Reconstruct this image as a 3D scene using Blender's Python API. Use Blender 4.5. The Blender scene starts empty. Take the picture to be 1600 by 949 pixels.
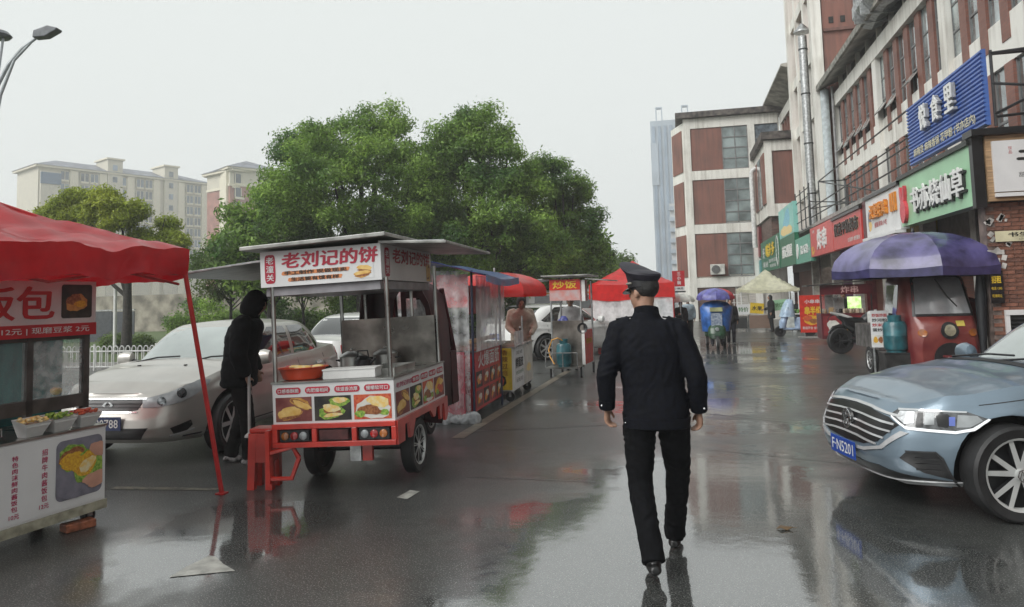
import bpy, bmesh, math, random
import numpy as np
from mathutils import Vector, Matrix, noise, geometry
from mathutils.bvhtree import BVHTree

sc = bpy.context.scene
COL = sc.collection
rnd = random.Random(7)
RAD = math.radians

# ------------------------------------------------------------------ camera
# world: +Y runs up the street, +X towards the shop row, metres
cam_d = bpy.data.cameras.new('camera')
cam_d.sensor_width = 36.0
cam_d.lens = 1150.0 / 1600.0 * 36.0
cam_d.shift_y = -0.0613
cam_d.clip_end = 2000.0
cam = bpy.data.objects.new('camera', cam_d)
COL.objects.link(cam)
cam.matrix_world = (Matrix.Translation((0, 0, 1.65)) @ Matrix.Rotation(RAD(12.6), 4, 'Z')
                    @ Matrix.Rotation(RAD(90 + 4.5), 4, 'X') @ Matrix.Rotation(RAD(-1.6), 4, 'Z'))
sc.camera = cam

# ------------------------------------------------------------------ sky and sun (overcast, rain)
world = bpy.data.worlds.new('World')
sc.world = world
world.use_nodes = True
wn, wl = world.node_tree.nodes, world.node_tree.links
wbg = wn['Background']
sky = wn.new('ShaderNodeTexSky')
sky.sky_type = 'NISHITA'
sky.sun_disc = False
sky.sun_elevation = RAD(38)
sky.sun_rotation = RAD(221)
sky.air_density = 1.0
sky.dust_density = 6.0
hs = wn.new('ShaderNodeHueSaturation')
hs.inputs['Saturation'].default_value = 0.12
wl.new(sky.outputs[0], hs.inputs['Color'])
mx = wn.new('ShaderNodeMix')
mx.data_type = 'RGBA'
mx.inputs['Factor'].default_value = 0.93
mx.inputs[7].default_value = (5.0, 5.26, 5.18, 1)
wl.new(hs.outputs[0], mx.inputs[6])
wl.new(mx.outputs[2], wbg.inputs['Color'])
wbg.inputs['Strength'].default_value = 0.1

sun_d = bpy.data.lights.new('sun', 'SUN')
sun_d.energy = 1.5
sun_d.angle = RAD(40)
sun_d.color = (1.0, 0.985, 0.96)
sun = bpy.data.objects.new('sun', sun_d)
COL.objects.link(sun)
sun.rotation_euler = Vector((.55, .62, -.66)).to_track_quat('-Z', 'Y').to_euler()

sc.view_settings.view_transform = 'Standard'
sc.view_settings.look = 'None'
sc.view_settings.exposure = 0.8
sc.view_settings.gamma = 1.0
sc.view_settings.use_curve_mapping = False
sc.render.engine = 'CYCLES'
sc.cycles.max_bounces = 8
sc.cycles.transparent_max_bounces = 12
sc.cycles.volume_bounces = 1
sc.cycles.caustics_reflective = False
sc.cycles.caustics_refractive = False
try:
    sc.cycles.use_denoising = True
    sc.cycles.denoiser = 'OPENIMAGEDENOISE'
except Exception:
    pass

# ------------------------------------------------------------------ materials
MATS = {}
def mat(name, col=(.5, .5, .5), rough=.5, metal=0.0, var=.12, scale=6.0, bump=0.0, bscale=40.0, coat=0.0,
        spec=.5, col2=None, alpha=1.0, trans=0.0, emit=0.0, island=0.0, detail=6.0, stretch=None, rvar=0.0):
    """principled material: noise driven colour variation, optional second colour, bump and wet coat"""
    if name in MATS:
        return MATS[name]
    m = bpy.data.materials.new(name)
    m.use_nodes = True
    nt = m.node_tree
    N, L = nt.nodes, nt.links
    b = N['Principled BSDF']
    b.inputs['Roughness'].default_value = rough
    b.inputs['Metallic'].default_value = metal
    b.inputs['Specular IOR Level'].default_value = spec
    b.inputs['Coat Weight'].default_value = coat
    b.inputs['Coat Roughness'].default_value = .06
    if alpha < 1:
        b.inputs['Alpha'].default_value = alpha
    if trans:
        b.inputs['Transmission Weight'].default_value = trans
    tc = N.new('ShaderNodeTexCoord')
    src = tc.outputs['Object']
    if stretch:
        mp = N.new('ShaderNodeMapping')
        mp.inputs['Scale'].default_value = stretch
        L.new(src, mp.inputs['Vector'])
        src = mp.outputs[0]
    nz = N.new('ShaderNodeTexNoise')
    nz.inputs['Scale'].default_value = scale
    nz.inputs['Detail'].default_value = detail
    L.new(src, nz.inputs['Vector'])
    c2 = col2 or tuple(max(0, c * (1 - 2.2 * var)) for c in col)
    c1 = col if col2 else tuple(min(1, c * (1 + var)) for c in col)
    rmp = N.new('ShaderNodeValToRGB')
    rmp.color_ramp.elements[0].position = .36
    rmp.color_ramp.elements[1].position = .64
    rmp.color_ramp.elements[0].color = (*c2, 1)
    rmp.color_ramp.elements[1].color = (*c1, 1)
    L.new(nz.outputs['Fac'], rmp.inputs['Fac'])
    out = rmp.outputs[0]
    if island:
        g = N.new('ShaderNodeNewGeometry')
        h = N.new('ShaderNodeHueSaturation')
        mr = N.new('ShaderNodeMapRange')
        mr.inputs[3].default_value = 1 - island
        mr.inputs[4].default_value = 1 + island
        L.new(g.outputs['Random Per Island'], mr.inputs[0])
        L.new(mr.outputs[0], h.inputs['Value'])
        L.new(out, h.inputs['Color'])
        out = h.outputs[0]
    L.new(out, b.inputs['Base Color'])
    if rvar:
        r2 = N.new('ShaderNodeMapRange')
        r2.inputs[3].default_value = max(.02, rough - rvar)
        r2.inputs[4].default_value = min(1, rough + rvar)
        L.new(nz.outputs['Fac'], r2.inputs[0])
        L.new(r2.outputs[0], b.inputs['Roughness'])
    if emit:
        L.new(out, b.inputs['Emission Color'])
        b.inputs['Emission Strength'].default_value = emit
    if bump:
        n2 = N.new('ShaderNodeTexNoise')
        n2.inputs['Scale'].default_value = bscale
        n2.inputs['Detail'].default_value = 4
        L.new(src, n2.inputs['Vector'])
        bp = N.new('ShaderNodeBump')
        bp.inputs['Strength'].default_value = bump
        bp.inputs['Distance'].default_value = .02
        L.new(n2.outputs['Fac'], bp.inputs['Height'])
        L.new(bp.outputs[0], b.inputs['Normal'])
    MATS[name] = m
    return m

def clear_film(name, col=(.8, .8, .8), alpha=.5, rough=.2, bump=.5, bscale=9):
    """thin crumpled plastic sheet: part transparent, part glossy milky film"""
    if name in MATS:
        return MATS[name]
    m = bpy.data.materials.new(name)
    m.use_nodes = True
    N, L = m.node_tree.nodes, m.node_tree.links
    b = N['Principled BSDF']
    b.inputs['Base Color'].default_value = (*col, 1)
    b.inputs['Roughness'].default_value = rough
    tc = N.new('ShaderNodeTexCoord')
    nz = N.new('ShaderNodeTexNoise')
    nz.inputs['Scale'].default_value = bscale
    nz.inputs['Detail'].default_value = 5
    L.new(tc.outputs['Object'], nz.inputs['Vector'])
    bp = N.new('ShaderNodeBump')
    bp.inputs['Strength'].default_value = bump
    bp.inputs['Distance'].default_value = .03
    L.new(nz.outputs['Fac'], bp.inputs['Height'])
    L.new(bp.outputs[0], b.inputs['Normal'])
    mr = N.new('ShaderNodeMapRange')
    mr.inputs[1].default_value = .3
    mr.inputs[2].default_value = .7
    mr.inputs[3].default_value = max(0, alpha - .2)
    mr.inputs[4].default_value = min(1, alpha + .2)
    L.new(nz.outputs['Fac'], mr.inputs[0])
    L.new(mr.outputs[0], b.inputs['Alpha'])
    MATS[name] = m
    return m

def glass(name, col=(.9, .95, .95), alpha=.25, rough=.03):
    if name in MATS:
        return MATS[name]
    m = bpy.data.materials.new(name)
    m.use_nodes = True
    b = m.node_tree.nodes['Principled BSDF']
    b.inputs['Base Color'].default_value = (*col, 1)
    b.inputs['Roughness'].default_value = rough
    b.inputs['Alpha'].default_value = alpha
    b.inputs['Specular IOR Level'].default_value = .8
    MATS[name] = m
    return m

white_p = mat('white_paint', (.78, .78, .76), .35, var=.05)
black_p = mat('black_plastic', (.018, .018, .02), .4, var=.2)
rubber = mat('tyre_rubber', (.02, .02, .021), .55, var=.2, bump=.15, bscale=60)
chrome = mat('chrome', (.75, .76, .77), .12, 1.0, var=.05)
alu = mat('machined_alloy', (.62, .63, .62), .25, 1.0, var=.06)
steel = mat('stainless_steel', (.42, .42, .40), .3, 1.0, var=.2, scale=3, rvar=.1)
galv = mat('galvanised_tube', (.45, .46, .46), .4, .9, var=.15, scale=12)
dkmetal = mat('dark_metal', (.05, .05, .052), .45, .6, var=.2)
red_paint = mat('red_enamel', (.55, .035, .022), .3, var=.12, scale=4, coat=.5)
sign_red = mat('sign_red', (.50, .018, .026), .35, var=.06)
sign_white = mat('sign_white', (.74, .74, .74), .35, var=.04, scale=2)
sign_yellow = mat('sign_yellow', (.80, .55, .04), .4, var=.06)
ink_black = mat('ink_black', (.02, .02, .02), .5, var=.1)
wet_black = mat('wet_black', (.012, .012, .013), .3, var=.2)
skin = mat('skin', (.37, .21, .145), .5, var=.07, scale=25)
hair_m = mat('black_hair', (.012, .011, .011), .45, var=.3, scale=60, bump=.5, bscale=200)
wood = mat('wood_trim', (.42, .27, .15), .5, var=.18, scale=3, stretch=(1, 12, 12))
concrete = mat('concrete', (.33, .32, .30), .6, var=.15, scale=5, bump=.2)

# ------------------------------------------------------------------ mesh builder
def V(*a):
    return Vector(a)

class MB:
    def __init__(self):
        self.v, self.f, self.mi = [], [], []
        self.cur = 0
    def add(self, vs, fs, mi=None):
        o = len(self.v)
        self.v += [tuple(p) for p in vs]
        mi = self.cur if mi is None else mi
        for f in fs:
            self.f.append(tuple(i + o for i in f))
            self.mi.append(mi)
        return self
    def box(self, c, s, rz=0, M=None, mi=None):
        hx, hy, hz = s[0] / 2, s[1] / 2, s[2] / 2
        R = M if M is not None else Matrix.Rotation(rz, 3, 'Z')
        R = R.to_3x3()
        c = Vector(c)
        vs = [c + R @ Vector((x * hx, y * hy, z * hz)) for x in (-1, 1) for y in (-1, 1) for z in (-1, 1)]
        return self.add(vs, [(0, 1, 3, 2), (4, 6, 7, 5), (0, 4, 5, 1), (2, 3, 7, 6), (0, 2, 6, 4), (1, 5, 7, 3)], mi)
    def bx(self, x0, x1, y0, y1, z0, z1, mi=None):
        return self.box(((x0 + x1) / 2, (y0 + y1) / 2, (z0 + z1) / 2), (abs(x1 - x0), abs(y1 - y0), abs(z1 - z0)), mi=mi)
    def quad(self, a, b, c, d, mi=None):
        return self.add([a, b, c, d], [(0, 1, 2, 3)], mi)
    def ring_loft(self, rings, close=True, caps=True, mi=None):
        n = len(rings[0])
        vs = [p for r in rings for p in r]
        fs = []
        for i in range(len(rings) - 1):
            for j in range(n if close else n - 1):
                k = (j + 1) % n
                fs.append((i * n + j, i * n + k, (i + 1) * n + k, (i + 1) * n + j))
        if caps and close:
            fs.append(tuple(range(n - 1, -1, -1)))
            fs.append(tuple((len(rings) - 1) * n + j for j in range(n)))
        return self.add(vs, fs, mi)
    def pipe(self, pts, r, n=8, mi=None, caps=True, sx=1.0, up=None):
        """tube along a polyline; r may be a list; sx flattens the section"""
        pts = [Vector(p) for p in pts]
        rr = r if isinstance(r, (list, tuple)) else [r] * len(pts)
        rings = []
        ref = Vector(up) if up else None
        prev = None
        for i, p in enumerate(pts):
            if i == 0: t = pts[1] - pts[0]
            elif i == len(pts) - 1: t = pts[-1] - pts[-2]
            else: t = (pts[i + 1] - pts[i]).normalized() + (pts[i] - pts[i - 1]).normalized()
            t.normalize()
            a = ref if ref else (prev if prev is not None else (Vector((0, 0, 1)) if abs(t.z) < .9 else Vector((1, 0, 0))))
            u = a - t * a.dot(t)
            if u.length < 1e-4:
                u = t.orthogonal()
            u.normalize()
            w = t.cross(u)
            prev = u
            rings.append([p + u * (math.cos(q) * rr[i]) + w * (math.sin(q) * rr[i] * sx)
                          for q in [2 * math.pi * k / n for k in range(n)]])
        return self.ring_loft(rings, True, caps, mi)
    def lathe(self, prof, c=(0, 0, 0), n=24, axis='Z', mi=None, caps=True):
        """prof: list of (radius, height)"""
        rings = []
        for r, h in prof:
            ring = []
            for k in range(n):
                a = 2 * math.pi * k / n
                x, y = r * math.cos(a), r * math.sin(a)
                p = {'Z': (x, y, h), 'Y': (x, h, -y), 'X': (h, x, y)}[axis]
                ring.append((p[0] + c[0], p[1] + c[1], p[2] + c[2]))
            rings.append(ring)
        return self.ring_loft(rings, True, caps, mi)
    def prism(self, poly, d0, d1, plane='XZ', mi=None):
        """extrude a 2d outline along the third axis"""
        def P(a, b, d):
            return {'XZ': (a, d, b), 'YZ': (d, a, b), 'XY': (a, b, d)}[plane]
        n = len(poly)
        vs = [P(a, b, d0) for a, b in poly] + [P(a, b, d1) for a, b in poly]
        fs = [tuple(range(n)), tuple(range(2 * n - 1, n - 1, -1))]
        fs += [(i, i + n, (i + 1) % n + n, (i + 1) % n) for i in range(n)]
        return self.add(vs, fs, mi)
    def build(self, name, mats, parent=None, smooth=None, loc=None, rz=0, bevel=0, fix=True, solid=0):
        me = bpy.data.meshes.new(name)
        me.from_pydata(self.v, [], self.f)
        mats = mats if isinstance(mats, (list, tuple)) else [mats]
        for m in mats:
            me.materials.append(m)
        if len(mats) > 1:
            me.polygons.foreach_set('material_index', self.mi)
        if fix:
            bm = bmesh.new()
            bm.from_mesh(me)
            bmesh.ops.recalc_face_normals(bm, faces=bm.faces)
            bm.to_mesh(me)
            bm.free()
        if smooth is not None:
            me.shade_smooth()
            me.set_sharp_from_angle(angle=RAD(smooth))
        me.update()
        o = bpy.data.objects.new(name, me)
        COL.objects.link(o)
        if parent: o.parent = parent
        if loc is not None: o.location = loc
        if rz: o.rotation_euler = (0, 0, rz)
        if bevel:
            b = o.modifiers.new('bevel', 'BEVEL')
            b.width = bevel
            b.segments = 2
            b.limit_method = 'ANGLE'
        if solid:
            s = o.modifiers.new('solid', 'SOLIDIFY')
            s.thickness = solid
        return o

def empty(name, loc=(0, 0, 0), rz=0, M=None):
    o = bpy.data.objects.new(name, None)
    COL.objects.link(o)
    o.empty_display_size = .2
    if M is not None:
        o.matrix_world = M
    else:
        o.location = loc
        o.rotation_euler = (0, 0, rz)
    return o

def tag(o, label, cat, group=None):
    o['label'] = label
    o['category'] = cat
    if group: o['group'] = group
    return o

def thing(name, label, cat, loc=(0, 0, 0), rz=0, group=None, M=None):
    return tag(empty(name, loc, rz, M), label, cat, group)

def struct(o, kind='structure'):
    o['kind'] = kind
    return o

def frame(o, right, up):
    r, u = Vector(right).normalized(), Vector(up).normalized()
    n = r.cross(u)
    return Matrix(((r.x, u.x, n.x, o[0]), (r.y, u.y, n.y, o[1]), (r.z, u.z, n.z, o[2]), (0, 0, 0, 1)))

def copy_tree(o, parent=None):
    c = o.copy()
    COL.objects.link(c)
    if parent: c.parent = parent
    for ch in list(o.children):
        copy_tree(ch, c)
    return c

# ------------------------------------------------------------------ lettering
_TXT = {}
def text_mesh(s, bold=0.0, extrude=0.0, shear=0.0, vertical=False):
    key = (s, bold, extrude, shear, vertical)
    if key in _TXT:
        return _TXT[key]
    cu = bpy.data.curves.new('lettering', 'FONT')
    cu.body = '\n'.join(s) if vertical else s
    cu.align_x = 'CENTER'
    cu.size = 1.0
    cu.resolution_u = 2
    cu.extrude = extrude
    cu.shear = shear
    if vertical: cu.space_line = 1.12
    ob = bpy.data.objects.new('lettering', cu)
    COL.objects.link(ob)
    dg = bpy.context.evaluated_depsgraph_get()
    dg.update()
    me = bpy.data.meshes.new_from_object(ob.evaluated_get(dg))
    bpy.data.objects.remove(ob)
    if bold:   # heavier strokes: the outline repeated with a small shift, each a hair above the last
        v0 = [tuple(v.co) for v in me.vertices]
        f0 = [tuple(q.vertices) for q in me.polygons]
        vs, fs = [], []
        for k, (dx, dy) in enumerate(((0, 0), (bold, 0), (-bold, 0), (0, bold * .6), (0, -bold * .6))):
            o = len(vs)
            vs += [(x + dx, y + dy, z + k * .0004) for x, y, z in v0]
            fs += [tuple(i + o for i in f) for f in f0]
        me = bpy.data.meshes.new('lettering')
        me.from_pydata(vs, [], fs)
    n = len(me.vertices)
    co = np.empty(n * 3, np.float32)
    me.vertices.foreach_get('co', co)
    co = co.reshape(-1, 3)
    if n:
        lo, hi = co.min(0), co.max(0)
        co[:, 0] -= (lo[0] + hi[0]) / 2
        co[:, 1] -= (lo[1] + hi[1]) / 2
        co[:, 2] -= lo[2]
        size = hi - lo
    else:
        size = np.array([1, 1, 0])
    me.vertices.foreach_set('co', co.ravel())
    me.update()
    _TXT[key] = (me, size)
    return _TXT[key]

def text(s, m, parent, cx, cy, z, w=None, h=None, bold=.0, depth=0.0, shear=0, vertical=False, name='lettering', M=None):
    """lettering laid in the local XY plane of parent (or of frame M), scaled to w x h"""
    me0, size = text_mesh(s, bold, .1 if depth else 0, shear, vertical)
    me = me0.copy()
    me.materials.clear()
    me.materials.append(m)
    sx = (w / size[0]) if w else None
    sy = (h / size[1]) if h else None
    sx = sx or sy
    sy = sy or sx
    o = bpy.data.objects.new(name, me)
    COL.objects.link(o)
    o.parent = parent
    L = Matrix.Translation((cx, cy, z)) @ Matrix.Diagonal((sx, sy, depth / .2 if depth else 1, 1))
    L = (M @ L) if M is not None else L
    o.matrix_local = L
    return o

# ------------------------------------------------------------------ printed food pictures (flat print, layered patches)
food = {
    'bun': mat('print_bun', (.72, .42, .10), .4, col2=(.85, .60, .22), scale=14),
    'bun2': mat('print_bun_dark', (.50, .22, .05), .4, col2=(.68, .38, .10), scale=20),
    'meat': mat('print_meat', (.20, .06, .02), .4, col2=(.42, .18, .07), scale=45),
    'green': mat('print_lettuce', (.10, .26, .03), .4, col2=(.40, .55, .10), scale=40),
    'rice': mat('print_rice', (.82, .72, .45), .4, col2=(.85, .55, .12), scale=22),
    'corn': mat('print_corn', (.80, .50, .04), .4, col2=(.62, .28, .03), scale=60),
    'dark': mat('print_dark', (.012, .012, .012), .4, col2=(.06, .05, .04), scale=8),
    'plum': mat('print_plum', (.16, .03, .03), .4, col2=(.28, .10, .08), scale=6),
    'plate': mat('print_plate', (.72, .70, .64), .4, var=.08),
    'redp': mat('print_red', (.50, .05, .03), .4, col2=(.65, .16, .06), scale=30),
    'grey': mat('print_grey', (.16, .16, .20), .5, col2=(.24, .23, .28), scale=10),
    'hand': mat('print_hand', (.62, .33, .24), .5, var=.1),
}
def art(parent, M, w, h, bg, shapes, name='picture', seed=1, rnd_corner=0.0):
    """picture printed on a panel: background plus wobbly patches clipped to its edges"""
    R = random.Random(seed)
    b = MB()
    ms = [food.get(bg, bg)]
    x0, x1, y0, y1 = -w / 2, w / 2, -h / 2, h / 2
    if rnd_corner:
        pts = []
        for (cx, cy, a0) in ((x1 - rnd_corner, y1 - rnd_corner, 0), (x0 + rnd_corner, y1 - rnd_corner, 90),
                             (x0 + rnd_corner, y0 + rnd_corner, 180), (x1 - rnd_corner, y0 + rnd_corner, 270)):
            for k in range(5):
                a = RAD(a0 + 22.5 * k)
                pts.append((cx + rnd_corner * math.cos(a), cy + rnd_corner * math.sin(a), 0))
        b.add(pts, [tuple(range(len(pts)))], 0)
    else:
        b.quad((x0, y0, 0), (x1, y0, 0), (x1, y1, 0), (x0, y1, 0), 0)
    for i, (cx, cy, rx, ry, rot, mm) in enumerate(shapes):
        mo = food.get(mm, mm)
        if mo not in ms: ms.append(mo)
        k = ms.index(mo)
        n = 18
        ph = R.random() * 6
        pts = []
        for q in range(n):
            a = 2 * math.pi * q / n
            wob = 1 + .09 * math.sin(3 * a + ph) + .06 * math.sin(7 * a + 2 * ph)
            px, py = rx * w * math.cos(a) * wob, ry * h * math.sin(a) * wob
            c, s = math.cos(RAD(rot)), math.sin(RAD(rot))
            X, Y = cx * w + px * c - py * s, cy * h + px * s + py * c
            pts.append((min(max(X, x0), x1), min(max(Y, y0), y1), .0007 * (i + 1)))
        b.add(pts, [tuple(range(n))], k)
    o = b.build(name, ms, parent, fix=False)
    o.matrix_local = M
    return o

BURGER = [(-.12, -.18, .34, .24, 8, 'bun2'), (-.12, -.10, .33, .20, 8, 'bun'), (-.1, -.33, .28, .06, 8, 'meat'),
          (.2, .24, .30, .20, -22, 'bun2'), (.16, .26, .24, .12, -22, 'meat'), (.24, .18, .27, .12, -22, 'bun')]
LETTUCE = [(-.05, -.18, .36, .26, 5, 'green'), (.18, .25, .28, .2, 0, 'green'), (-.02, -.12, .24, .13, -6, 'meat'),
           (-.04, .0, .24, .16, -8, 'rice'), (.2, .32, .2, .12, 0, 'rice'), (.0, -.28, .26, .08, 5, 'rice')]
BOWL = [(.02, -.05, .46, .46, 0, 'plate'), (-.1, -.12, .30, .20, 0, 'meat'), (.16, .2, .30, .22, -10, 'rice'),
        (-.34, -.28, .14, .14, 0, 'green'), (.3, -.24, .14, .12, 0, 'green'), (.05, -.22, .2, .1, 0, 'meat')]
FRIED = [(-.1, .05, .34, .3, 20, 'corn'), (.1, -.1, .3, .22, -10, 'redp'), (-.2, -.25, .15, .12, 0, 'green'), (.2, .2, .2, .15, 0, 'bun')]
PACK = [(-.2, .05, .34, .24, 20, 'meat'), (.18, -.02, .36, .26, 25, 'corn'), (0, .28, .3, .1, 0, 'green'), (.1, -.3, .34, .12, 10, 'redp')]
# ================================================================== SETTING
# ------------------------------------------------------------------ wet asphalt
def asphalt_material():
    m = bpy.data.materials.new('wet_asphalt')
    m.use_nodes = True
    N, L = m.node_tree.nodes, m.node_tree.links
    b = N['Principled BSDF']
    tc = N.new('ShaderNodeTexCoord')
    def nz(scale, detail=5, rough=.5, vec=None):
        n = N.new('ShaderNodeTexNoise')
        n.inputs['Scale'].default_value = scale
        n.inputs['Detail'].default_value = detail
        n.inputs['Roughness'].default_value = rough
        L.new(vec or tc.outputs['Object'], n.inputs['Vector'])
        return n
    def ramp(src, p0, c0, p1, c1):
        r = N.new('ShaderNodeValToRGB')
        r.color_ramp.elements[0].position = p0
        r.color_ramp.elements[1].position = p1
        r.color_ramp.elements[0].color = (*c0, 1)
        r.color_ramp.elements[1].color = (*c1, 1)
        L.new(src, r.inputs['Fac'])
        return r
    def mth(op, a, bb):
        n = N.new('ShaderNodeMath')
        n.operation = op
        for i, x in enumerate((a, bb)):
            if isinstance(x, (int, float)): n.inputs[i].default_value = x
            else: L.new(x, n.inputs[i])
        return n.outputs[0]
    grain = nz(120, 2, .75)
    big = nz(.35, 4)
    mid = nz(2.2, 5)
    mp = N.new('ShaderNodeMapping')
    mp.inputs['Scale'].default_value = (.18, .9, 1)
    mp.inputs['Rotation'].default_value = (0, 0, RAD(8))
    L.new(tc.outputs['Object'], mp.inputs['Vector'])
    streak = nz(.8, 5, .55, mp.outputs[0])
    base = ramp(grain.outputs['Fac'], .3, (.004, .0046, .0046), .8, (.085, .089, .086))
    tint = ramp(mid.outputs['Fac'], .3, (.8, .82, .82), .7, (1.15, 1.15, 1.12))
    mixc = N.new('ShaderNodeMix')
    mixc.data_type = 'RGBA'
    mixc.blend_type = 'MULTIPLY'
    mixc.inputs['Factor'].default_value = 1
    L.new(base.outputs[0], mixc.inputs[6])
    L.new(tint.outputs[0], mixc.inputs[7])
    chips = ramp(nz(105, 1, .5).outputs['Fac'], .60, (0, 0, 0), .68, (1, 1, 1))
    mixs = N.new('ShaderNodeMix')
    mixs.data_type = 'RGBA'
    L.new(chips.outputs[0], mixs.inputs['Factor'])
    L.new(mixc.outputs[2], mixs.inputs[6])
    mixs.inputs[7].default_value = (.26, .265, .25, 1)
    L.new(mixs.outputs[2], b.inputs['Base Color'])
    # film of water: standing sheets in the low spots, thin broken film on the chippings elsewhere
    def low_spot(x, y, rx, ry):
        m1 = N.new('ShaderNodeMapping')
        m1.vector_type = 'POINT'
        m1.inputs['Location'].default_value = (-x / rx, -y / ry, 0)
        m1.inputs['Scale'].default_value = (1 / rx, 1 / ry, 0)
        L.new(tc.outputs['Object'], m1.inputs['Vector'])
        gr_ = N.new('ShaderNodeTexGradient')
        gr_.gradient_type = 'SPHERICAL'
        L.new(m1.outputs[0], gr_.inputs['Vector'])
        return gr_.outputs['Fac']
    spots = mth('ADD', mth('ADD', low_spot(.1, 5.2, 2.3, 3.4), low_spot(-3.3, 4.8, 1.0, 1.5)), mth('MULTIPLY', mth('ADD', low_spot(.6, 11.5, 2.6, 4.5), low_spot(1.5, 23, 3.0, 7)), .45))
    wet = mth('ADD', mth('ADD', mth('MULTIPLY', big.outputs['Fac'], .45), mth('MULTIPLY', streak.outputs['Fac'], .45)),
              mth('ADD', mth('MULTIPLY', spots, .44), mth('MULTIPLY', mth('SUBTRACT', nz(6, 4).outputs['Fac'], .5), .16)))
    pud = ramp(wet, .47, (0, 0, 0), .60, (1, 1, 1)).outputs[0]
    rg = N.new('ShaderNodeMapRange')
    rg.inputs[3].default_value = .07
    rg.inputs[4].default_value = .045
    L.new(pud, rg.inputs[0])
    L.new(rg.outputs[0], b.inputs['Coat Roughness'])
    b.inputs['Roughness'].default_value = .42
    b.inputs['IOR'].default_value = 1.45
    cw = N.new('ShaderNodeMapRange')
    cw.inputs[3].default_value = .30
    cw.inputs[4].default_value = 1.0
    L.new(pud, cw.inputs[0])
    L.new(cw.outputs[0], b.inputs['Coat Weight'])
    b.inputs['Coat IOR'].default_value = 3.2
    dry = mth('SUBTRACT', 1.0, mth('MULTIPLY', pud, .93))
    hgt = mth('ADD', mth('MULTIPLY', mth('ADD', grain.outputs['Fac'], mth('MULTIPLY', nz(45, 2).outputs['Fac'], .6)), dry),
              mth('MULTIPLY', nz(8, 3).outputs['Fac'], .55))
    bp = N.new('ShaderNodeBump')
    bp.inputs['Strength'].default_value = .42
    bp.inputs['Distance'].default_value = .006
    L.new(hgt, bp.inputs['Height'])
    L.new(bp.outputs[0], b.inputs['Normal'])
    bp2 = N.new('ShaderNodeBump')
    bp2.inputs['Strength'].default_value = .20
    bp2.inputs['Distance'].default_value = .006
    L.new(hgt, bp2.inputs['Height'])
    L.new(bp2.outputs[0], b.inputs['Coat Normal'])
    return m

asphalt = asphalt_material()
b = MB()
b.quad((-600, -300, 0), (600, -300, 0), (600, 900, 0), (-600, 900, 0))
struct(b.build('road', asphalt))

paint_w = mat('worn_road_paint', (.46, .46, .42), .35, col2=(.24, .24, .22), scale=11, detail=8)
def marking(name, pts, m=paint_w, z=.004):
    bb = MB()
    bb.add([(x, y, z) for x, y in pts], [tuple(range(len(pts)))])
    return struct(bb.build(name, m))
marking('arrow_marking', [(-3.13, 4.08), (-3.14, 4.25), (-3.12, 4.47), (-3.06, 4.45), (-2.93, 4.34), (-2.78, 4.24), (-2.93, 4.17)])
marking('dash_marking', [(-2.40, 5.99), (-2.29, 5.95), (-2.27, 6.20), (-2.37, 6.23)])
marking('bay_line_marking', [(-5.2, 5.95), (-4.15, 6.02), (-4.15, 6.10), (-5.2, 6.04)], mat('faded_line', (.20, .19, .14), .4, col2=(.06, .06, .05), scale=14))
marking('edge_line_marking', [(-2.74, 8.6), (-2.58, 8.6), (-2.42, 16.5), (-2.56, 16.5)], mat('pale_concrete_strip', (.30, .26, .20), .35, col2=(.14, .12, .10), scale=9))
seam = mat('asphalt_seam', (.10, .10, .10), .35, col2=(.03, .03, .03), scale=3)
marking('seam_marking', [(-2.6, 9.05), (-.7, 9.7), (-.7, 9.72), (-2.6, 9.08)], seam)
marking('seam_marking', [(-2.0, 6.75), (-.8, 6.70), (-.8, 6.712), (-2.0, 6.765)], seam)
marking('seam_marking', [(.3, 10.6), (2.3, 9.3), (2.3, 9.315), (.3, 10.62)], seam)
marking('seam_marking', [(.2, 8.2), (1.6, 7.6), (1.6, 7.612), (.2, 8.215)], seam)

# grass verge and soil behind the left parking row
grass_m = mat('verge_grass', (.045, .085, .02), .8, col2=(.09, .12, .035), scale=4, bump=.6, bscale=30)
b = MB()
b.bx(-90, -9.4, 18.6, 140, -.05, .10)
struct(b.build('grass_verge', grass_m))
b = MB()
b.bx(-9.4, -9.22, 18.4, 140, -.05, .13)
b.bx(-90, -9.22, 18.42, 18.6, -.05, .13)
struct(b.build('kerb', concrete))
# shop pavement
b = MB()
b.bx(6.15, 26, 6, 46, -.05, .12)
b2 = b.build('pavement', mat('wet_paving', (.16, .15, .14), .25, var=.2, scale=4, bump=.2))
struct(b2)
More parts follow.
